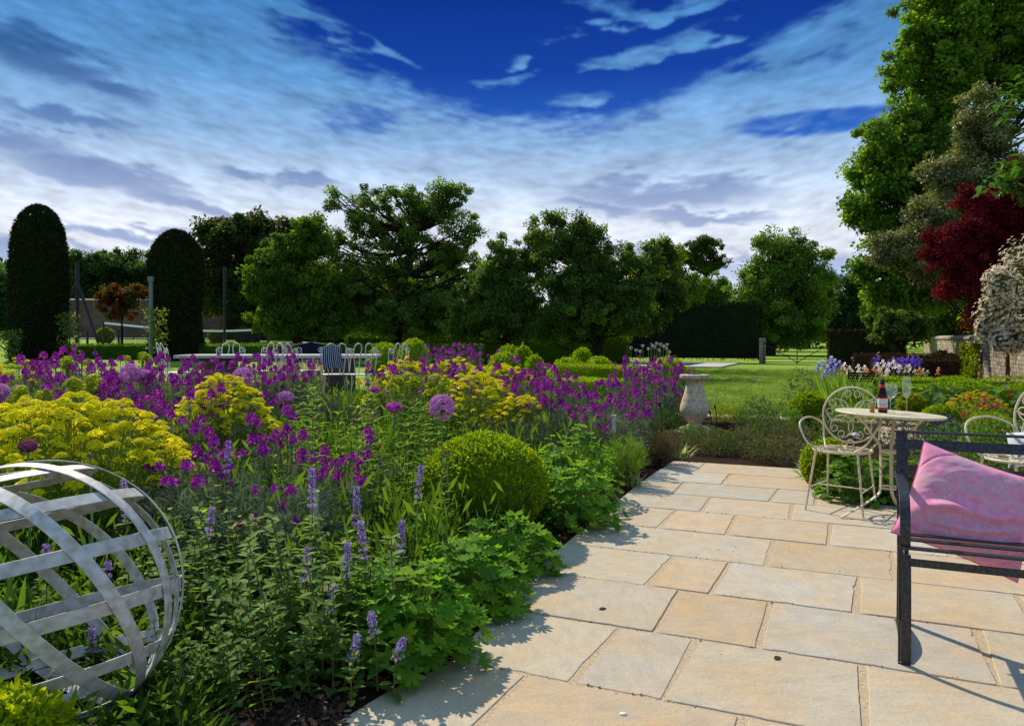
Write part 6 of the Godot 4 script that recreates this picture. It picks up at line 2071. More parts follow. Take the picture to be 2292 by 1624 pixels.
func build_sculpture() -> void:
	var ctr := Vector3(-1.515, 0.425, -2.46)
	var t := thing("woven_metal_ball", "large woven ball of grey galvanised metal bands in the bottom left", "sculpture", Vector3(ctr.x, 0.0, ctr.z))
	var c := Vector3(0, ctr.y, 0)
	var sight := (ctr - Vector3(0, 1.25, 0)).normalized()
	var right := sight.cross(Vector3.UP).normalized()
	var upp := right.cross(sight)
	var r := 0.432
	var tone := Color(0.60, 0.595, 0.59)
	# hoops that all cross near the lower right
	var pole := (right * 0.60 - upp * 0.77 - sight * 0.12).normalized()
	var e1 := pole.cross(sight).normalized()
	var e2 := pole.cross(e1)
	for k in 6:
		var a := PI * (k + 0.35) / 6.0
		var side := e1 * cos(a) + e2 * sin(a)
		var nrm := pole.cross(side)
		var m := MB.new()
		var pts := arc(c, pole, side, r, 0, 357.0, 118)
		m.strap(pts, nrm, 0.041, 0.004, vary(tone, 0.08), true, 0.001)
		put("band", m.mesh(), M.galv, t)
	# hoops that lie across them
	var ax := (upp * cos(0.12) - right * sin(0.12) - sight * 0.03).normalized()
	var f1 := ax.cross(sight).normalized()
	var f2 := ax.cross(f1)
	for k in 6:
		var lat := deg_to_rad([61.0, 37.0, 14.0, -9.0, -33.0, -57.0][k])
		var rr := (r - 0.006) * cos(lat)
		var pts := arc(c + ax * (r - 0.006) * sin(lat), f1, f2, rr, 0, 357.0, 118)
		var ws := []
		for p in pts:
			var o: Vector3 = (p - c).normalized()
			var along: Vector3 = ax.cross(o).normalized()
			ws.append(along.cross(o).normalized())
		var m := MB.new()
		m.strap(pts, ws, 0.042, 0.004, vary(tone, 0.08), true, 0.001)
		put("band", m.mesh(), M.galv, t)


func build_edge_plants() -> void:
	# --- cranesbill and lady's mantle along the terrace ---
	var cl := []
	for k in 5:
		cl.append(lobed_leaf(7, 0.50, rnd(0.0, 0.35), [Color(0.190, 0.412, 0.035), Color(0.189, 0.378, 0.032), Color(0.143, 0.333, 0.032), Color(0.244, 0.427, 0.030), Color(0.120, 0.277, 0.032)][k]))
	var ml := []
	for k in 5:
		ml.append(lobed_leaf(7, 0.22, rnd(0.1, 0.5), [Color(0.206, 0.428, 0.048), Color(0.207, 0.403, 0.043), Color(0.159, 0.349, 0.041), Color(0.281, 0.476, 0.043), Color(0.127, 0.285, 0.035)][k]))
	var g := "leaf mounds along the terrace edge"
	leaf_mound("cranesbill", "nearest cranesbill mound with deeply cut leaves, spilling on the bottom slabs", "cranesbill", -0.383, 3.0, 0.27, 0.37, cl, 210, 0.105, g)
	leaf_mound("cranesbill", "middle cranesbill mound with deeply cut leaves on the terrace edge", "cranesbill", -0.195, 3.6, 0.27, 0.35, cl, 210, 0.105, g)
	leaf_mound("cranesbill", "cranesbill mound in front of the large box ball", "cranesbill", -0.043, 4.15, 0.30, 0.31, cl, 200, 0.10, g)
	leaf_mound("cranesbill", "cranesbill mound between the metal ball plants and the terrace", "cranesbill", -0.575, 3.15, 0.24, 0.34, cl, 140, 0.10, g)
	leaf_mound("lady_s_mantle", "lower mound of round scalloped leaves at the terrace edge, right of the box ball", "lady's mantle", 0.457, 5.2, 0.29, 0.43, ml, 220, 0.085, g)
	leaf_mound("lady_s_mantle", "upper mound of round scalloped leaves behind the lower one", "lady's mantle", 0.482, 6.0, 0.36, 0.56, ml, 240, 0.08, g)
	leaf_mound("lady_s_mantle", "small leaf mound wedged between the box ball and the scalloped mounds", "lady's mantle", 0.215, 5.4, 0.22, 0.40, ml, 120, 0.08, g)
	# --- catmint: leafy shoots, some with lavender spikes ---
	var mint := []
	for c in [Color(0.159, 0.285, 0.056), Color(0.222, 0.372, 0.071), Color(0.120, 0.222, 0.048), Color(0.301, 0.444, 0.111)]:
		mint.append(ovate_leaf(c))
	var shoots := []
	for k in 6:
		shoots.append(leafy_shoot("catmint_shoot", "herb", [0.28, 0.34, 0.40, 0.45, 0.32, 0.38][k], [9, 10, 11, 12, 9, 11][k], mint, 0.072, rnd(-0.06, 0.06)))
	var lab := "leafy catmint shoot without flowers in the dark green drift right of the metal ball"
	for k in 6:
		shoots[k].position = on(-1.0 + 0.1 * k, 2.95 + 0.05 * k)
		tag(shoots[k], lab, "herb", "catmint shoots")
	for k in 140:
		var x := 0.0
		var d := 0.0
		for tries in 30:
			d = rnd(2.44, 4.0)
			x = rnd(-1.32, -0.3) * d / 2.9
			var edge := -0.42 + (d - 2.75) * 0.36
			if x < edge - 0.10 and Vector2(x + 1.515, d - 2.46).length() > 0.40 and not (x > -0.80 and d < 2.60) and d < 3.1 + (-0.3 - x) * 0.9:
				break
		var c := copy(shoots[k % 6], on(x, d), rnd(0, TAU), rnd(0.75, 1.2) * (0.72 if d < 2.75 else 1.0), lab, "catmint shoots")
		c.rotation.x = rnd(-0.3, 0.3)
		c.rotation.z = rnd(-0.3, 0.3)
	for q in [[Vector3(-0.837, 3.25, 0.677), "lavender catmint spike in the middle of the bed, the left of the two tallest"], [Vector3(-0.654, 3.3, 0.592), "lavender catmint spike left of the strap leaves, above the dark green drift"], [Vector3(-0.485, 3.8, 0.616), "lavender catmint spike just left of the box ball"], [Vector3(-0.571, 3.05, 0.512), "lavender catmint spike right above the nearest cranesbill, upper left one"], [Vector3(-0.468, 3.2, 0.477), "fat lavender catmint spike in front of the strap leaves"], [Vector3(-0.473, 2.72, 0.29), "lavender catmint spike low in front of the nearest cranesbill"], [Vector3(-0.686, 2.8, 0.326), "short lavender catmint spike low in the middle of the dark drift"], [Vector3(-0.794, 2.95, 0.435), "lavender catmint spike over the dark drift, left of the cranesbill"], [Vector3(-0.546, 2.62, 0.234), "short lavender catmint spike near the mulch"], [Vector3(-0.412, 2.68, 0.211), "lavender catmint spike leaning onto the nearest cranesbill"], [Vector3(-1.486, 4.0, 0.67), "pale lavender catmint spike among the purple wallflowers"], [Vector3(-1.634, 3.3, 0.619), "lavender catmint spike right behind the top of the metal ball"], [Vector3(-1.355, 3.4, 0.478), "pale lavender catmint spike left of the grey foliage"], [Vector3(-0.632, 2.95, 0.452), "thin lavender catmint spike above the nearest cranesbill"], [Vector3(-1.795, 3.0, 0.413), "lavender catmint spike seen through the metal ball, upper left"], [Vector3(-1.596, 3.05, 0.346), "lavender catmint spike seen through the right side of the metal ball"], [Vector3(-1.479, 2.75, 0.149), "lavender catmint spike seen low through the metal ball"]]:
		var p: Vector3 = q[0]
		var tall := clampf(p.z, 0.2, 0.8)
		var t := leafy_shoot("catmint", "herb", tall, int(tall * 17.0) + 2, mint, 0.06, rnd(-0.03, 0.05), clampf(tall * 0.28, 0.075, 0.16))
		t.position = on(p.x, p.y)
		tag(t, q[1], "herb", "flowering catmint")
	# --- tall leafy phlox in the middle of the bed ---
	var lance := []
	for c in [Color(0.247, 0.454, 0.052), Color(0.351, 0.598, 0.062), Color(0.165, 0.320, 0.046), Color(0.16, 0.15, 0.035)]:
		var m := MB.new()
		m.blade(Vector3.ZERO, Vector3(0, 0.15, 1).normalized(), Vector3.UP, 1.0, 0.20, 0.7, c, 4)
		lance.append(m.mesh())
	var phl := []
	for k in 5:
		phl.append(leafy_shoot("leafy_phlox", "perennial", [0.60, 0.66, 0.55, 0.72, 0.5][k], [11, 12, 10, 12, 9][k], lance, 0.125, rnd(-0.05, 0.05), 0.0, 3))
	var pl := "unflowered stem with narrow pointed leaves in the leafy centre of the bed"
	for k in 66:
		var d := rnd(4.1, 6.9)
		var x := (rnd(620.0, 1030.0) - 1146.0) * d / 1731.0
		var p := on(x, d)
		var size := rnd(0.8, 1.15) * (0.82 if d < 4.8 else 1.0)
		if k < 5:
			phl[k].position = p
			phl[k].scale = Vector3.ONE * size
			tag(phl[k], pl, "perennial", "leafy unflowered stems")
		else:
			copy(phl[k % 5], p, rnd(0, TAU), size, pl, "leafy unflowered stems")
	# --- strap leaves and tufts ---
	strap_tuft("bright green strap leaves at the foot of the largest allium", "allium leaves", -0.455, 4.35, 26, 0.36, 0.020, 1.1, Color(0.238, 0.412, 0.048))
	strap_tuft("bright green strap leaves left of the box ball", "allium leaves", -0.568, 4.0, 20, 0.36, 0.018, 1.0, Color(0.206, 0.365, 0.048))
	strap_tuft("broad strap leaves seen through the metal ball", "allium leaves", -1.934, 3.0, 16, 0.36, 0.026, 0.5, Color(0.095, 0.206, 0.048))
	strap_tuft("silver-leaved tuft at the far corner of the terrace, left of the sundial path", "lamb's ear", 1.775, 8.0, 22, 0.20, 0.030, 0.9, Color(0.36, 0.42, 0.34))
	strap_tuft("silver-leaved tuft by the left leg of the scroll chair", "lamb's ear", 2.657, 7.0, 24, 0.20, 0.028, 0.9, Color(0.366, 0.464, 0.403))
	strap_tuft("silvery tuft spilling on the terrace below the yellow-green fennel", "lamb's ear", 1.029, 6.5, 22, 0.18, 0.014, 0.7, Color(0.366, 0.439, 0.317))
	# --- feathery plants towards the far corner ---
	feather("feathery yellow-green fennel on the terrace edge", 0.968, 6.6, 0.2, 0.46, [Color(0.317, 0.444, 0.048), Color(0.222, 0.349, 0.048)])
	feather("brownish feathery grass at the far left corner of the terrace", 1.477, 7.7, 0.22, 0.34, [Color(0.16, 0.10, 0.06), Color(0.20, 0.14, 0.08), Color(0.159, 0.174, 0.079)])
	feather("thin tall bronze fennel standing in front of the sundial's left side", 1.427, 8.4, 0.2, 0.56, [Color(0.159, 0.174, 0.079), Color(0.14, 0.10, 0.07), Color(0.127, 0.174, 0.063)])
	feather("grey-green lavender bush left of the bronze fennel", 0.839, 7.3, 0.42, 0.56, [Color(0.159, 0.190, 0.143), Color(0.206, 0.238, 0.159), Color(0.127, 0.159, 0.095)])
	feather("grey-green bush behind the upper scalloped mound", 0.338, 7.4, 0.46, 0.62, [Color(0.120, 0.159, 0.120), Color(0.159, 0.190, 0.143), Color(0.079, 0.111, 0.079)])
	feather("dark grey-green bush above the large box ball", -0.108, 7.2, 0.4, 0.60, [Color(0.088, 0.120, 0.079), Color(0.127, 0.159, 0.095), Color(0.079, 0.079, 0.056)])
	feather("silvery grey-green bush in front of the bed's left half", -1.41, 3.9, 0.33, 0.56, [Color(0.159, 0.215, 0.159), Color(0.222, 0.270, 0.206), Color(0.111, 0.159, 0.111)])
	feather("silvery grey-green bush below the purple wallflowers in the middle", -1.169, 4.0, 0.32, 0.50, [Color(0.159, 0.215, 0.159), Color(0.222, 0.270, 0.206), Color(0.111, 0.159, 0.111)])
	feather("silvery grey-green bush right behind the metal ball", -1.81, 4.2, 0.30, 0.50, [Color(0.159, 0.206, 0.159), Color(0.206, 0.254, 0.190), Color(0.111, 0.143, 0.111)])
	feather("dark lavender bush in front of the long dining table", -2.631, 9.0, 0.6, 0.60, [Color(0.05, 0.065, 0.06), Color(0.07, 0.08, 0.08), Color(0.09, 0.08, 0.13)])
	feather("dark lavender bush at the foot of the dining table's right end", -1.97, 8.4, 0.55, 0.56, [Color(0.095, 0.120, 0.095), Color(0.127, 0.159, 0.111), Color(0.12, 0.11, 0.17)])
	# --- leaves that cover the soil between the plants ---
	var fill := MB.new()
	for k in 26:
		var o := any_dir()
		o.y = absf(o.y)
		fill.leaf(o * Vector3(0.12, 0.2, 0.12) * rnd(0.3, 1.0), (any_dir() + Vector3(0, 0.5, 0)).normalized(), any_dir(), rnd(0.05, 0.09), rnd(0.009, 0.018), vary(pick([Color(0.079, 0.159, 0.032), Color(0.127, 0.238, 0.040), Color(0.056, 0.111, 0.028)]), 0.3))
	var mm := MultiMesh.new()
	mm.transform_format = MultiMesh.TRANSFORM_3D
	mm.mesh = fill.mesh()
	var spots := []
	for k in 5900:
		var d := (3.3 + 10.5 * pow(rng.randf(), 0.8)) if k < 5200 else rnd(2.0, 3.4)
		var x := rnd(-0.75, 0.12 if k < 5200 else -0.42) * d
		var u := x * cos(TURN) - d * sin(TURN)
		var v := x * sin(TURN) + d * cos(TURN)
		var edge := -0.45 + (d - 2.75) * 0.41
		if x > edge - 0.25 or Vector2(x + 1.515, d - 2.46).length() < 0.30 or (v > 13.4) or (u > -3.2 and v > 11.0) or (absf(x + 3.78) < 2.3 and absf(d - 12.7) < 1.1):
			continue
		spots.append(Transform3D(Basis(Vector3.UP, rnd(0, TAU)) * Basis.from_scale(Vector3(1, rnd(0.7, 1.9) if d > 3.4 else rnd(0.3, 0.9), 1) * rnd(0.8, 1.4)), on(x, d)))
	mm.instance_count = spots.size()
	for k in spots.size():
		mm.set_instance_transform(k, spots[k])
	var f := MultiMeshInstance3D.new()
	f.name = "ground_cover"
	f.multimesh = mm
	f.material_override = M.leaf
	add_child(f)
	tag(f, "mixed green leaves filling the gaps between the flowers of the left bed", "ground cover")
	kind(f, "stuff")
	# --- bark mulch on the bare soil ---
	var ch := MB.new()
	for k in 4200:
		var d := rnd(2.2, 5.4)
		var x := rnd(-1.25, 0.42) * d / 2.6
		var edge := -0.43 + (d - 2.75) * 0.37
		if x > edge - 0.015 or x < edge - 0.95:
			continue
		var s := rnd(0.006, 0.02)
		ch.box(on(x, d, -0.016 + s * 0.3), Vector3(s * rnd(1.0, 2.4), s * 0.35, s * rnd(0.5, 1.0)), vary(pick([Color(0.11, 0.055, 0.035), Color(0.16, 0.085, 0.055), Color(0.06, 0.036, 0.026), Color(0.24, 0.16, 0.12), Color(0.09, 0.04, 0.03)]), 0.3), 0.0, Basis.from_euler(Vector3(rnd(-0.5, 0.5), rnd(0, TAU), rnd(-0.5, 0.5))))
	for k in 700:
		var d := rnd(2.25, 2.75)
		var x := rnd(-1.2, -0.55)
		var o := any_dir()
		o.y = rnd(-0.05, 0.35)
		ch.tube([on(x, d, -0.012), on(x, d, 0.0) + o * rnd(0.02, 0.06)], 0.0012, 0.0008, 3, vary(Color(0.10, 0.06, 0.045), 0.4))
	var cho := put("bark_mulch", ch.mesh(), M.bark_chip)
	tag(cho, "reddish brown bark chips and dry stalks on the soil by the terrace edge", "mulch")
	kind(cho, "stuff")


func strap_tuft(label: String, cat: String, x: float, d: float, n: int, l: float, w: float, droop: float, col: Color) -> void:
	var m := MB.new()
	for k in n:
		var o := any_dir()
		o.y = rnd(0.8, 2.2)
		m.blade(Vector3(rnd(-0.05, 0.05), 0, rnd(-0.05, 0.05)), o.normalized(), Vector3(o.x, -0.2, o.z).normalized() * -1.0 + Vector3(0, 0.4, 0), l * rnd(0.6, 1.15), w * rnd(0.7, 1.2), droop, vary(col, 0.25), 6, 0.6)
	var t := put("strap_leaf_tuft", m.mesh(), M.leaf)
	t.position = on(x, d)
	tag(t, label, cat, "tufts of strap leaves")


func feather(label: String, x: float, d: float, r: float, tall: float, cols: Array) -> void:
	var m := MB.new()
	for k in int(60 + 240 * r):
		var o := any_dir()
		o.y = absf(o.y)
		var tip := Vector3(o.x * r, maxf(0.08, tall * (0.45 + 0.55 * o.y) * rnd(0.75, 1.0)), o.z * r)
		var root := Vector3(o.x * r * 0.3, 0, o.z * r * 0.3)
		var tone: Color = pick(cols)
		m.tube([root, root.lerp(tip, 0.6) + Vector3(0, 0.03, 0), tip], 0.0022, 0.0012, 3, tone * 0.8)
		for e in 26:
			var s := rnd(0.25, 1.0)
			m.leaf(root.lerp(tip, s) + Vector3(0, 0.03 * sin(s * PI), 0), (any_dir() + (tip - root).normalized() * 0.9).normalized(), any_dir(), rnd(0.03, 0.075), rnd(0.003, 0.007), vary(tone, 0.28))
	var t := put("feathery_bush", m.mesh(), M.leaf_dull)
	t.position = on(x, d)
	tag(t, label, "shrub", "feathery and grey-leaved bushes")


# ------------------------------------------------------------------ right-hand bed
func build_right_bed() -> void:
	build_sundial()
	# low thyme and sedum cushions between the terrace and the lawn
	var mound := func(label: String, x: float, d: float, r: float, tall: float, cols: Array) -> void:
		var m := MB.new()
		r *= rnd(0.82, 1.02)
		tall *= rnd(1.4, 2.1)
		for k in int(2400 * r):
			var o := any_dir()
			o.y = absf(o.y)
			var p := Vector3(o.x * r, o.y * tall, o.z * r * 0.8) * pow(rng.randf(), 0.25)
			for e in 3:
				m.leaf(p, (any_dir() + o * 0.8 + Vector3(0, 0.4, 0)).normalized(), any_dir(), rnd(0.018, 0.042), rnd(0.006, 0.013), vary(pick(cols), 0.32))
		var t := put("low_cushion_plant", m.mesh(), M.leaf_dull)
		t.position = on(x, d)
		tag(t, label, "ground cover", "low cushion plants around the sundial")
	var thyme := [Color(0.15, 0.19, 0.065), Color(0.20, 0.22, 0.09), Color(0.11, 0.155, 0.05)]
	var brown := [Color(0.20, 0.15, 0.075), Color(0.15, 0.15, 0.06), Color(0.25, 0.17, 0.10)]
	var green := [Color(0.180, 0.316, 0.058), Color(0.247, 0.406, 0.067), Color(0.134, 0.247, 0.058)]
	mound.call("olive cushion plant along the far terrace edge, left of centre", 2.156, 8.6, 0.36, 0.16, thyme)
	mound.call("olive cushion plant along the far terrace edge, at its centre", 2.494, 8.4, 0.40, 0.18, thyme)
	mound.call("brown-green cushion plant by the terrace edge near the chair", 2.768, 8.0, 0.38, 0.16, thyme + brown)
	mound.call("dark green thyme cushion between sundial and box ball", 3.04, 9.5, 0.32, 0.26, [Color(0.083, 0.120, 0.053), Color(0.120, 0.166, 0.060)])
	mound.call("small green cushion right at the foot of the sundial", 2.253, 9.7, 0.18, 0.08, green)
	mound.call("brown cushion plant left of the sundial's foot", 1.881, 9.2, 0.28, 0.09, brown)
	mound.call("brown cushion plant in front of the dark trailing plant", 2.438, 9.0, 0.30, 0.12, brown)
	mound.call("lime yellow flowering cushion right of the sundial", 3.243, 11.6, 0.30, 0.17, [Color(0.40, 0.42, 0.03), Color(0.312, 0.384, 0.036), Color(0.210, 0.300, 0.044)])
	mound.call("dark green mat behind the lime yellow cushion, towards the box ball", 3.583, 11.4, 0.34, 0.18, green)
	mound.call("fresh green mat left of the scroll chair's arm", 3.534, 10.3, 0.42, 0.22, green)
	mound.call("brown-green mat under the scroll chair's arm loop", 3.234, 8.9, 0.34, 0.18, brown + thyme)
	mound.call("olive mat seen through the scroll chair's back", 4.071, 9.6, 0.45, 0.22, thyme + green)
	mound.call("grassy green cushion left of the sundial", 2.084, 10.8, 0.34, 0.18, green)
	mound.call("purple-leaved dark trailing plant at the sundial's right", 2.681, 9.75, 0.17, 0.10, [Color(0.02, 0.012, 0.022), Color(0.04, 0.025, 0.035)])
	mound.call("loose green cushion behind the clipped box ball near the chair", 4.387, 11.7, 0.32, 0.52, [Color(0.074, 0.113, 0.044), Color(0.106, 0.150, 0.060)])
	mound.call("bluish catmint mat under the round table", 4.392, 8.8, 0.4, 0.28, [Color(0.090, 0.150, 0.044), Color(0.14, 0.11, 0.28), Color(0.120, 0.196, 0.060)])
	mound.call("blue flowered catmint mat right of the round table", 4.678, 8.4, 0.38, 0.26, [Color(0.10, 0.08, 0.22), Color(0.16, 0.13, 0.30), Color(0.074, 0.120, 0.044)])
	mound.call("green mat seen between the bench slats", 4.292, 7.4, 0.5, 0.24, green)
	mound.call("green mat behind the second scroll chair", 4.509, 7.2, 0.45, 0.26, green)
	# box balls
	var bx := Color(0.196, 0.316, 0.019)
	var bt := Color(0.32, 0.42, 0.018)
	var g := "box balls of the right-hand bed"
	box_ball("box ball on the lawn edge left of the scroll chair", 4.078, 10.6, 0.27, 0.52, bx, bt, 2200, 0.028, g)
	box_ball("box ball right behind the right half of the round table", 5.102, 9.2, 0.23, 0.47, bx, bt, 1700, 0.028, g)
	box_ball("box ball above the bench's top rail, among the roses", 5.14, 8.3, 0.26, 0.46, bx, bt, 1800, 0.028, g)
	box_ball("box clump behind the scroll chair's legs", 2.631, 6.45, 0.21, 0.42, Color(0.166, 0.270, 0.022), Color(0.336, 0.432, 0.024), 2200, 0.025, g)
	box_ball("small golden box ball under the wine glasses", 6.198, 12.0, 0.2, 0.42, Color(0.240, 0.300, 0.022), Color(0.360, 0.408, 0.024), 900, 0.03, g)
	var ml := []
	for k in 5:
		ml.append(lobed_leaf(7, 0.2, rnd(0.1, 0.45), [Color(0.106, 0.240, 0.037), Color(0.150, 0.316, 0.044), Color(0.083, 0.187, 0.032), Color(0.196, 0.374, 0.053), Color(0.074, 0.166, 0.030)][k]))
	leaf_mound("lady_s_mantle", "round leaved mound between the scroll chair and the round table", "lady's mantle", 2.7, 6.0, 0.30, 0.36, ml, 190, 0.085, "leaf mounds along the terrace edge")
	leaf_mound("lady_s_mantle", "round leaved mound under the round table, against the bench", "lady's mantle", 2.985, 5.98, 0.26, 0.34, ml, 140, 0.085, "leaf mounds along the terrace edge")
	# big dull leaves behind the glasses
	for q in [[2060.0, 12.6, "wide leaved dark plant behind the glasses, left of its neighbours"], [2120.0, 12.4, "wide leaved dark plant behind the flute's right side"], [2185.0, 12.8, "wide leaved dark plant below the corner of the stone wall"], [2255.0, 12.2, "wide leaved grey-green plant at the foot of the wall near the right edge"], [1985.0, 13.0, "wide leaved dark plant behind the bottle"]]:
		leaf_mound("broad_leaved_plant", q[2], "perennial", (q[0] - 1146.0) * q[1] / 1731.0, q[1], 0.42, 0.52, [ovate_big(Color(0.120, 0.233, 0.074)), ovate_big(Color(0.196, 0.316, 0.134)), ovate_big(Color(0.090, 0.180, 0.060))], 90, 0.17, "broad leaved plants by the wall")
	# yellow spurge and roses by the wall
	var yh := []
	for k in 2:
		var m := MB.new()
		for e in 10:
			var a := e * 2.4
			var r := 0.024 * sqrt(e / 9.0)
			flower_star(m, Vector3(cos(a) * r, 0.0, sin(a) * r), (Vector3.UP + any_dir() * 0.3).normalized(), rnd(0.012, 0.017), 4, 0.95, vary(Color(0.68, 0.50, 0.012), 0.12))
		yh.append(m.mesh())
	spurge_mound("golden yellow spurge mound below the stone wall, above the roses", 6.362, 10.6, 0.44, 0.52, yh, 130, "")
	rose_bush("low rose bush with coral red blooms under the golden spurge", 5.669, 9.4, 0.5, 0.42, [Vector3(5.453, 9.2, 0.527), Vector3(5.549, 9.2, 0.447), Vector3(5.506, 9.0, 0.481), Vector3(5.594, 9.0, 0.444), Vector3(5.599, 8.9, 0.489), Vector3(5.155, 8.8, 0.371), Vector3(5.695, 9.3, 0.509)])
	rose_bush("low rose bush with pink blooms at the right edge above the bench", 5.931, 9.2, 0.42, 0.42, [Vector3(5.802, 9.0, 0.579), Vector3(5.922, 9.0, 0.506), Vector3(5.765, 8.8, 0.396), Vector3(5.334, 8.2, 0.279)])
	rose_bush("low rose bush with a few red blooms right above the bench back", 4.81, 7.9, 0.36, 0.30, [Vector3(4.549, 7.6, 0.394), Vector3(4.754, 7.4, 0.275), Vector3(4.74, 7.5, 0.336)])
	build_irises()
	# dark slatted seat beside the box hedge
	var seat := thing("slatted_seat", "small black slatted metal seat behind the box hedge, left of the bottle", "seat", on(7.121, 15.2), -TURN)
	seat.scale = Vector3.ONE * 0.8
	var ink := Color(0.012, 0.013, 0.018)
	for k in 4:
		var m := MB.new()
		m.box(Vector3(-0.28, 0.5 + k * 0.065, -0.1 - k * 0.012), Vector3(0.62, 0.045, 0.02), ink, 0.004)
		put("back_slat", m.mesh(), M.iron, seat)
	for k in 4:
		var m := MB.new()
		m.box(Vector3(0.26, 0.47 + k * 0.008, 0.25 - k * 0.085), Vector3(0.6, 0.02, 0.06), Color(0.03, 0.033, 0.05), 0.004)
		put("seat_slat", m.mesh(), M.iron, seat)
	for q in [[-0.58, -0.08, 0.78], [0.56, -0.08, 0.47], [-0.58, 0.28, 0.47], [0.56, 0.28, 0.47]]:
		var m := MB.new()
		m.box(Vector3(q[0], q[2] * 0.5, q[1]), Vector3(0.035, q[2], 0.035), ink, 0.004)
		put("leg", m.mesh(), M.iron, seat)


func ovate_big(c: Color) -> ArrayMesh:
	return ovate_leaf(c, false)


func rose_bush(label: String, x: float, d: float, r: float, tall: float, blooms: Array) -> void:
	var t := thing("rose_bush", label, "rose", on(x, d), 0.0, "low roses by the wall")
	var m := MB.new()
	for k in int(900 * r):
		var o := any_dir()
		o.y = absf(o.y)
		var p := o * Vector3(r, tall, r) * pow(rng.randf(), 0.35)
		m.leaf(p, any_dir(), (Vector3.UP + any_dir() * 0.6).normalized(), rnd(0.035, 0.06), rnd(0.022, 0.036), vary(pick([Color(0.106, 0.196, 0.030), Color(0.150, 0.256, 0.044), Color(0.074, 0.134, 0.030)]), 0.25))
	put("foliage", m.mesh(), M.leaf, t)
	for q in blooms:
		var f := MB.new()
		var tint: Color = pick([Color(0.52, 0.07, 0.07), Color(0.56, 0.11, 0.08), Color(0.55, 0.08, 0.14)])
		for ring in 4:
			for e in 6:
				var a := TAU * e / 6.0 + ring * 0.5
				var o := Vector3(cos(a), 0.4 + ring * 0.5, sin(a)).normalized()
				f.leaf(Vector3(cos(a), 0, sin(a)) * 0.004, o, Vector3.UP - o * 0.3, 0.042 - ring * 0.006, 0.036, vary(tint, 0.15), 0.3)
		var fo := put("rose_bloom", f.mesh(), M.petal, t)
		fo.position = Vector3(q.x, q.z, -q.y) - t.position
		fo.rotation = Vector3(rnd(0.2, 0.9), rnd(0, TAU), 0)


func iris(cols: Array) -> Node3D:
	var t := thing("iris", "", "iris", Vector3.ZERO)
	var st := MB.new()
	st.tube(smooth([Vector3.ZERO, Vector3(0.01, 0.4, 0), Vector3(0.0, 0.76, 0.01)], 4), 0.006, 0.005, 5, Color(0.150, 0.256, 0.060))
	put("stem", st.mesh(), M.stem, t)
	for k in 6:
		var m := MB.new()
		var a := rnd(-0.5, 0.5) + (PI if k % 2 else 0.0)
		m.blade(Vector3(cos(a) * 0.03, 0, sin(a) * 0.03), Vector3(cos(a) * 0.24, 1, sin(a) * 0.24).normalized(), Vector3(-sin(a), 0, cos(a)), rnd(0.42, 0.62), 0.028, 0.25, vary(pick([Color(0.180, 0.316, 0.074), Color(0.134, 0.256, 0.090), Color(0.226, 0.346, 0.090)]), 0.15), 5, 0.5)
		put("leaf", m.mesh(), M.leaf, t)
	for b2 in 2:
		var f := MB.new()
		var c := Vector3(0.0, 0.78, 0.01) if b2 == 0 else Vector3(0.035, 0.66, 0.03)
		for e in 3:
			var a := TAU * e / 3.0 + b2
			f.blade(c, Vector3(cos(a) * 0.5, 1.0, sin(a) * 0.5).normalized(), Vector3(-cos(a), 0.4, -sin(a)), 0.095, 0.072, -0.5, vary(cols[0], 0.12), 4, 0.6)
			f.blade(c, Vector3(cos(a + 1.05), 0.25, sin(a + 1.05)).normalized(), Vector3.UP, 0.10, 0.072, 2.6, vary(cols[1], 0.12), 5, 0.6)
		put("flower", f.mesh(), M.petal, t)
	return t


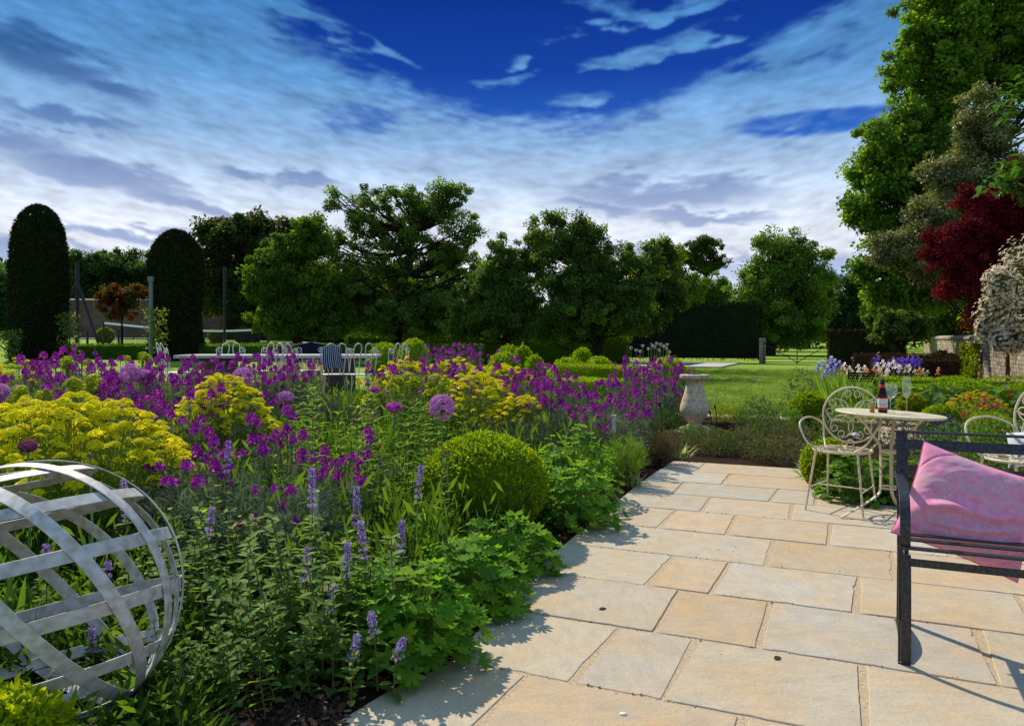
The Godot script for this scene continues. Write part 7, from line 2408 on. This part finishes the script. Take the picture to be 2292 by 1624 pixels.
func build_irises() -> void:
	var white := [Color(0.90, 0.88, 0.84), Color(0.88, 0.86, 0.84)]
	var blue := [Color(0.50, 0.52, 0.76), Color(0.22, 0.22, 0.55)]
	var apricot := [Color(0.70, 0.40, 0.20), Color(0.62, 0.30, 0.10)]
	var cream := [Color(0.72, 0.66, 0.50), Color(0.70, 0.56, 0.34)]
	var maroon := [Color(0.10, 0.02, 0.06), Color(0.07, 0.012, 0.05)]
	var violet := [Color(0.22, 0.12, 0.62), Color(0.16, 0.08, 0.50)]
	var sets := [
		[blue, "blue and white iris in the tall clump at the lawn corner", [Vector3(6.675, 16.6, 0.78), Vector3(6.891, 16.8, 0.852), Vector3(6.84, 16.4, 0.805), Vector3(6.589, 16.2, 0.679), Vector3(6.618, 16.0, 0.612), Vector3(6.855, 16.3, 0.704), Vector3(6.47, 16.0, 0.557), Vector3(7.039, 16.6, 0.761), Vector3(6.737, 16.9, 0.713)]],
		[white, "white iris in front of the low brown hedge", [Vector3(7.366, 17.0, 0.71), Vector3(7.366, 16.8, 0.639), Vector3(7.582, 17.0, 0.671), Vector3(7.759, 17.0, 0.651), Vector3(8.088, 17.2, 0.703), Vector3(8.333, 17.4, 0.757), Vector3(8.484, 17.4, 0.697), Vector3(8.714, 17.6, 0.752), Vector3(8.585, 17.2, 0.664), Vector3(8.966, 17.4, 0.657), Vector3(8.684, 17.2, 0.644), Vector3(8.143, 16.8, 0.58)]],
		[apricot, "apricot iris low in the iris border", [Vector3(7.011, 16.4, 0.663), Vector3(7.062, 16.3, 0.629), Vector3(7.53, 16.5, 0.621), Vector3(7.542, 16.4, 0.587), Vector3(7.787, 16.6, 0.636), Vector3(7.998, 16.7, 0.633), Vector3(9.399, 17.0, 0.602), Vector3(8.976, 17.0, 0.602)]],
		[cream, "cream iris low in the iris border", [Vector3(7.854, 16.5, 0.583), Vector3(8.045, 16.5, 0.564), Vector3(8.735, 16.8, 0.571), Vector3(9.075, 17.0, 0.582), Vector3(9.099, 16.9, 0.547), Vector3(8.682, 17.0, 0.661), Vector3(7.29, 16.2, 0.557), Vector3(7.103, 16.2, 0.576)]],
		[maroon, "dark maroon iris in the right half of the iris border", [Vector3(8.337, 16.8, 0.542), Vector3(8.384, 16.7, 0.507), Vector3(8.509, 16.7, 0.507), Vector3(8.728, 16.9, 0.537), Vector3(8.502, 16.8, 0.542)]],
		[violet, "violet iris at the back of the border, before the small shade tree", [Vector3(9.286, 19.0, 0.69), Vector3(9.571, 19.4, 0.768), Vector3(9.633, 19.3, 0.748), Vector3(9.773, 19.4, 0.768), Vector3(9.761, 19.2, 0.74), Vector3(9.952, 19.4, 0.779), Vector3(9.99, 19.3, 0.759), Vector3(10.109, 19.4, 0.813), Vector3(10.094, 19.2, 0.773), Vector3(10.054, 19.0, 0.734), Vector3(9.347, 20.0, 0.753), Vector3(9.486, 20.0, 0.788), Vector3(9.945, 19.0, 0.712), Vector3(9.813, 19.0, 0.69)]],
		[white, "white iris behind the low brown hedges", [Vector3(11.034, 25.0, 0.672), Vector3(11.207, 25.0, 0.672), Vector3(11.467, 25.0, 0.658), Vector3(11.938, 25.2, 0.784)]],
	]
	for s in sets:
		var proto := iris(s[0])
		for k in s[2].size():
			var q: Vector3 = s[2][k]
			var o: Node3D = proto if k == 0 else copy(proto, Vector3.ZERO, 0.0, 1.0, s[1], "")
			o.position = Vector3(q.x, 0, -q.y)
			o.rotation = Vector3(rnd(-0.05, 0.05), rnd(0, TAU), rnd(-0.05, 0.05))
			o.scale = Vector3.ONE * clampf(q.z / 0.84, 0.55, 1.2)
			tag(o, s[1], "iris", "irises: " + s[1])
	# a fan of iris leaves along the lawn corner
	for q in [[1872.0, 15.4, "sword leaves at the lawn corner below the blue irises, left clump"], [1900.0, 15.0, "sword leaves at the lawn corner, right clump beside the box hedge"], [1888.0, 14.2, "sword leaves nearest the scroll chair, at the lawn edge"]]:
		var m := MB.new()
		for k in 60:
			var a := rnd(0, TAU)
			m.blade(Vector3(rnd(-0.3, 0.3), 0, rnd(-0.2, 0.2)), Vector3(cos(a) * 0.3, 1, sin(a) * 0.3).normalized(), Vector3(-sin(a), 0, cos(a)), rnd(0.4, 0.62), 0.026, 0.35, vary(pick([Color(0.180, 0.316, 0.060), Color(0.256, 0.390, 0.074), Color(0.120, 0.226, 0.074)]), 0.2), 5, 0.5)
		var o := put("iris_leaf_clump", m.mesh(), M.leaf)
		o.position = on((q[0] - 1146.0) * q[1] / 1731.0, q[1])
		tag(o, q[2], "iris", "clumps of iris leaves")


func build_sundial() -> void:
	var t := thing("sundial", "weathered stone baluster sundial with bronze gnomon at the edge of the lawn", "sundial", Vector3(2.48, 0.0, -10.5))
	var pale := Color(0.74, 0.65, 0.53)
	var s := MB.new()
	s.lathe([Vector2(0.0, 0.0), Vector2(0.195, 0.0), Vector2(0.20, 0.006), Vector2(0.20, 0.042), Vector2(0.192, 0.05), Vector2(0.0, 0.052)], 40, pale, Vector3.ZERO, true)
	put("plinth", s.mesh(), M.carved, t)
	s = MB.new()
	s.lathe([Vector2(0.10, 0.05), Vector2(0.115, 0.06), Vector2(0.112, 0.075), Vector2(0.085, 0.085), Vector2(0.083, 0.10), Vector2(0.105, 0.135), Vector2(0.155, 0.185), Vector2(0.190, 0.245), Vector2(0.198, 0.285), Vector2(0.190, 0.34), Vector2(0.165, 0.42), Vector2(0.138, 0.51), Vector2(0.120, 0.585), Vector2(0.112, 0.64), Vector2(0.110, 0.655), Vector2(0.128, 0.672), Vector2(0.132, 0.685), Vector2(0.128, 0.69)], 44, pale)
	put("baluster", s.mesh(), M.carved, t)
	s = MB.new()
	s.lathe([Vector2(0.0, 0.689), Vector2(0.165, 0.689), Vector2(0.185, 0.700), Vector2(0.196, 0.716), Vector2(0.198, 0.750), Vector2(0.190, 0.758), Vector2(0.0, 0.762)], 44, Color(0.66, 0.58, 0.48), Vector3.ZERO, true)
	put("capstone", s.mesh(), M.carved, t)
	var bz := Color(0.134, 0.226, 0.196)
	s = MB.new()
	s.lathe([Vector2(0.0, 0.7605), Vector2(0.085, 0.7605), Vector2(0.088, 0.766), Vector2(0.0, 0.768)], 32, bz)
	put("dial_plate", s.mesh(), M.iron, t)
	s = MB.new()
	for sg in [-1.0, 1.0]:
		s.face([Vector3(sg * 0.003, 0.768, 0.05), Vector3(sg * 0.003, 0.768, -0.05), Vector3(sg * 0.003, 0.86, -0.05), Vector3(sg * 0.003, 0.84, -0.034)], Vector3(sg, 0, 0), bz)
	s.face([Vector3(-0.003, 0.768, 0.05), Vector3(0.003, 0.768, 0.05), Vector3(0.003, 0.84, -0.034), Vector3(-0.003, 0.84, -0.034)], Vector3(0, 1, 1), bz)
	s.face([Vector3(-0.003, 0.84, -0.034), Vector3(0.003, 0.84, -0.034), Vector3(0.003, 0.86, -0.05), Vector3(-0.003, 0.86, -0.05)], Vector3(0, 1, 1), bz)
	s.face([Vector3(-0.003, 0.768, -0.05), Vector3(0.003, 0.768, -0.05), Vector3(0.003, 0.86, -0.05), Vector3(-0.003, 0.86, -0.05)], Vector3(0, 0, -1), bz)
	s.tube(smooth([Vector3(-0.03, 0.768, 0.0), Vector3(-0.012, 0.80, -0.01), Vector3(0.0, 0.83, -0.03)], 4), 0.005, 0.004, 5, bz)
	put("gnomon", s.mesh(), M.iron, t)
	s = MB.new()
	s.box(Vector3(0, 0.006, 0), Vector3(0.62, 0.05, 0.62), Color(0.36, 0.30, 0.26), 0.012)
	var base := put("sundial_base_slab", s.mesh(), M.stone)
	base.position = Vector3(2.48, 0.0, -10.5) + Vector3(0, -0.031, 0)
	base.rotation.y = -TURN
	tag(base, "flat square stone slab under the sundial", "slab")


# ------------------------------------------------------------------ small things
func build_small_things() -> void:
	# glass tube gauges on stakes
	for q in [[Vector3(0.922, 7.0, 0.558), "clear glass rain gauge on a brown stake among the purple flowers at right"], [Vector3(-0.896, 3.5, 0.561), "clear glass rain gauge on a stake in the leafy middle of the bed"]]:
		var p: Vector3 = q[0]
		var t := thing("rain_gauge", q[1], "gauge", Vector3(p.x, 0, -p.y))
		var s := MB.new()
		s.box(Vector3(0, (p.z - 0.15) * 0.5, 0), Vector3(0.02, p.z - 0.15, 0.014), Color(0.12, 0.06, 0.04), 0.002)
		put("stake", s.mesh(), M.paint, t)
		s = MB.new()
		s.lathe([Vector2(0.0, p.z - 0.16), Vector2(0.017, p.z - 0.16), Vector2(0.0195, p.z - 0.15), Vector2(0.021, p.z - 0.005)], 18, Color.WHITE)
		put("tube", s.mesh(), M.glass, t)
		s = MB.new()
		s.tube(arc(Vector3(0, p.z - 0.003, 0), Vector3.RIGHT, Vector3(0, 0, 1), 0.021, 0, 345, 20), 0.0025, 0.0025, 5, Color(0.70, 0.66, 0.40), true)
		put("rim", s.mesh(), M.paint, t)
	# garden spot lights and iron supports round the sundial
	var ink := Color(0.03, 0.03, 0.028)
	for q in [[Vector3(2.614, 9.9, 0.404), "dark bud-headed iron stake right of the sundial, the taller one"], [Vector3(2.499, 9.7, 0.348), "dark bud-headed iron stake right of the sundial, the shorter one"], [Vector3(1.794, 9.3, 0.482), "dark iron stake with a slanted head in the fennel left of the sundial"]]:
		var p: Vector3 = q[0]
		var t := thing("iron_stake", q[1], "stake", Vector3(p.x, 0, -p.y), 0.0, "iron stakes near the sundial")
		var s := MB.new()
		s.tube(smooth([Vector3.ZERO, Vector3(0.01, p.z * 0.5, 0), Vector3(-0.005, p.z - 0.06, 0)], 4), 0.006, 0.005, 6, ink)
		put("rod", s.mesh(), M.iron, t)
		s = MB.new()
		s.lathe([Vector2(0.004, 0.0), Vector2(0.013, 0.02), Vector2(0.014, 0.04), Vector2(0.008, 0.062), Vector2(0.0, 0.07)], 12, ink)
		var h := put("bud_head", s.mesh(), M.iron, t)
		h.position = Vector3(-0.005, p.z - 0.065, 0)
		h.rotation.z = 0.22
	var sq := thing("twisted_iron_support", "twisted rusty iron plant support on the lawn edge left of the box ball", "plant support", Vector3(3.876, 0, -11.2))
	var s := MB.new()
	s.tube(smooth([Vector3(0.02, 0, 0), Vector3(-0.01, 0.12, 0.01), Vector3(0.0, 0.22, 0), Vector3(0.005, 0.30, 0), Vector3(0.03, 0.34, 0)], 5), 0.008, 0.008, 6, Color(0.10, 0.06, 0.04))
	put("rod", s.mesh(), M.iron, sq)
	s = MB.new()
	s.tube(smooth([Vector3(0.03, 0.0, 0.0), Vector3(0.0, 0.09, 0.02), Vector3(-0.04, 0.14, 0.0), Vector3(-0.03, 0.20, -0.01), Vector3(0.0, 0.22, 0.0)], 5), 0.005, 0.005, 6, Color(0.10, 0.06, 0.04))
	put("coil", s.mesh(), M.iron, sq)
	# small solar lamp seen through the chair back
	var lamp := thing("path_lamp", "small black path light with a pale cap, seen through the scroll chair's back", "lamp", Vector3(3.372, 0, -7.6))
	s = MB.new()
	s.tube([Vector3.ZERO, Vector3(0, 0.30, 0)], 0.009, 0.008, 8, Color(0.015, 0.015, 0.018))
	put("post", s.mesh(), M.iron, lamp)
	s = MB.new()
	s.lathe([Vector2(0.0, 0.298), Vector2(0.052, 0.300), Vector2(0.054, 0.304), Vector2(0.030, 0.316), Vector2(0.012, 0.326), Vector2(0.0, 0.328)], 20, Color(0.40, 0.42, 0.46))
	put("cap", s.mesh(), M.paint, lamp)
	# pebble and dry leaves on the paving
	s = MB.new()
	s.blob(Vector3(0, 0.002, 0), Vector3(0.013, 0.006, 0.009), Color(0.75, 0.74, 0.72), 8, 12)
	var o := put("white_pebble", s.mesh(), M.paint)
	o.position = Vector3(0.37, 0.0, -2.57)
	tag(o, "small white oval pebble on a slab at the bottom of the terrace", "pebble")
	for q in [[1.02, 3.0, "curled dry brown leaf in the paving joint near the middle of the terrace"], [0.40, 3.55, "dark dry leaf lying across a joint left of the terrace middle"]]:
		var m := MB.new()
		m.blade(Vector3.ZERO, Vector3(1, 0.1, 0).normalized(), Vector3.UP, 0.055, 0.02, 0.5, Color(0.07, 0.045, 0.03), 4)
		var lf := put("dry_leaf", m.mesh(), M.leaf_dull)
		lf.position = Vector3(q[0], 0.004, -q[1])
		lf.rotation.y = rnd(0, TAU)
		tag(lf, q[2], "leaf", "dry leaves on the paving")
	# tiny pieces of mortar and grit lying in the joints
	var grit := MB.new()
	for k in 420:
		var q := uv_world(rnd(-1.4, 2.0), [2.655, 3.255, 3.855, 4.45, 5.055, 5.65][rng.randi() % 6] + rnd(-0.02, 0.02))
		var z := rnd(0.002, 0.006)
		grit.box(Vector3(q.x, 0.0, -q.y), Vector3(z * rnd(0.8, 1.8), z, z), vary(Color(0.42, 0.31, 0.2), 0.4), 0.0, Basis.from_euler(Vector3(rnd(0, 3), rnd(0, 3), 0)))
	for k in 110:
		var q := uv_world(rnd(-1.3, 1.8), rnd(2.1, 6.4))
		var z := rnd(0.0015, 0.0045)
		grit.blob(Vector3(q.x, 0.001, -q.y), Vector3(z, z * 0.6, z * rnd(0.6, 1.4)), vary(pick([Color(0.62, 0.58, 0.52), Color(0.16, 0.11, 0.07), Color(0.40, 0.30, 0.2)]), 0.3), 4, 6)
	var go := put("joint_grit", grit.mesh(), M.stone)
	tag(go, "crumbs of mortar and grit along the paving joints", "grit")
	kind(go, "stuff")
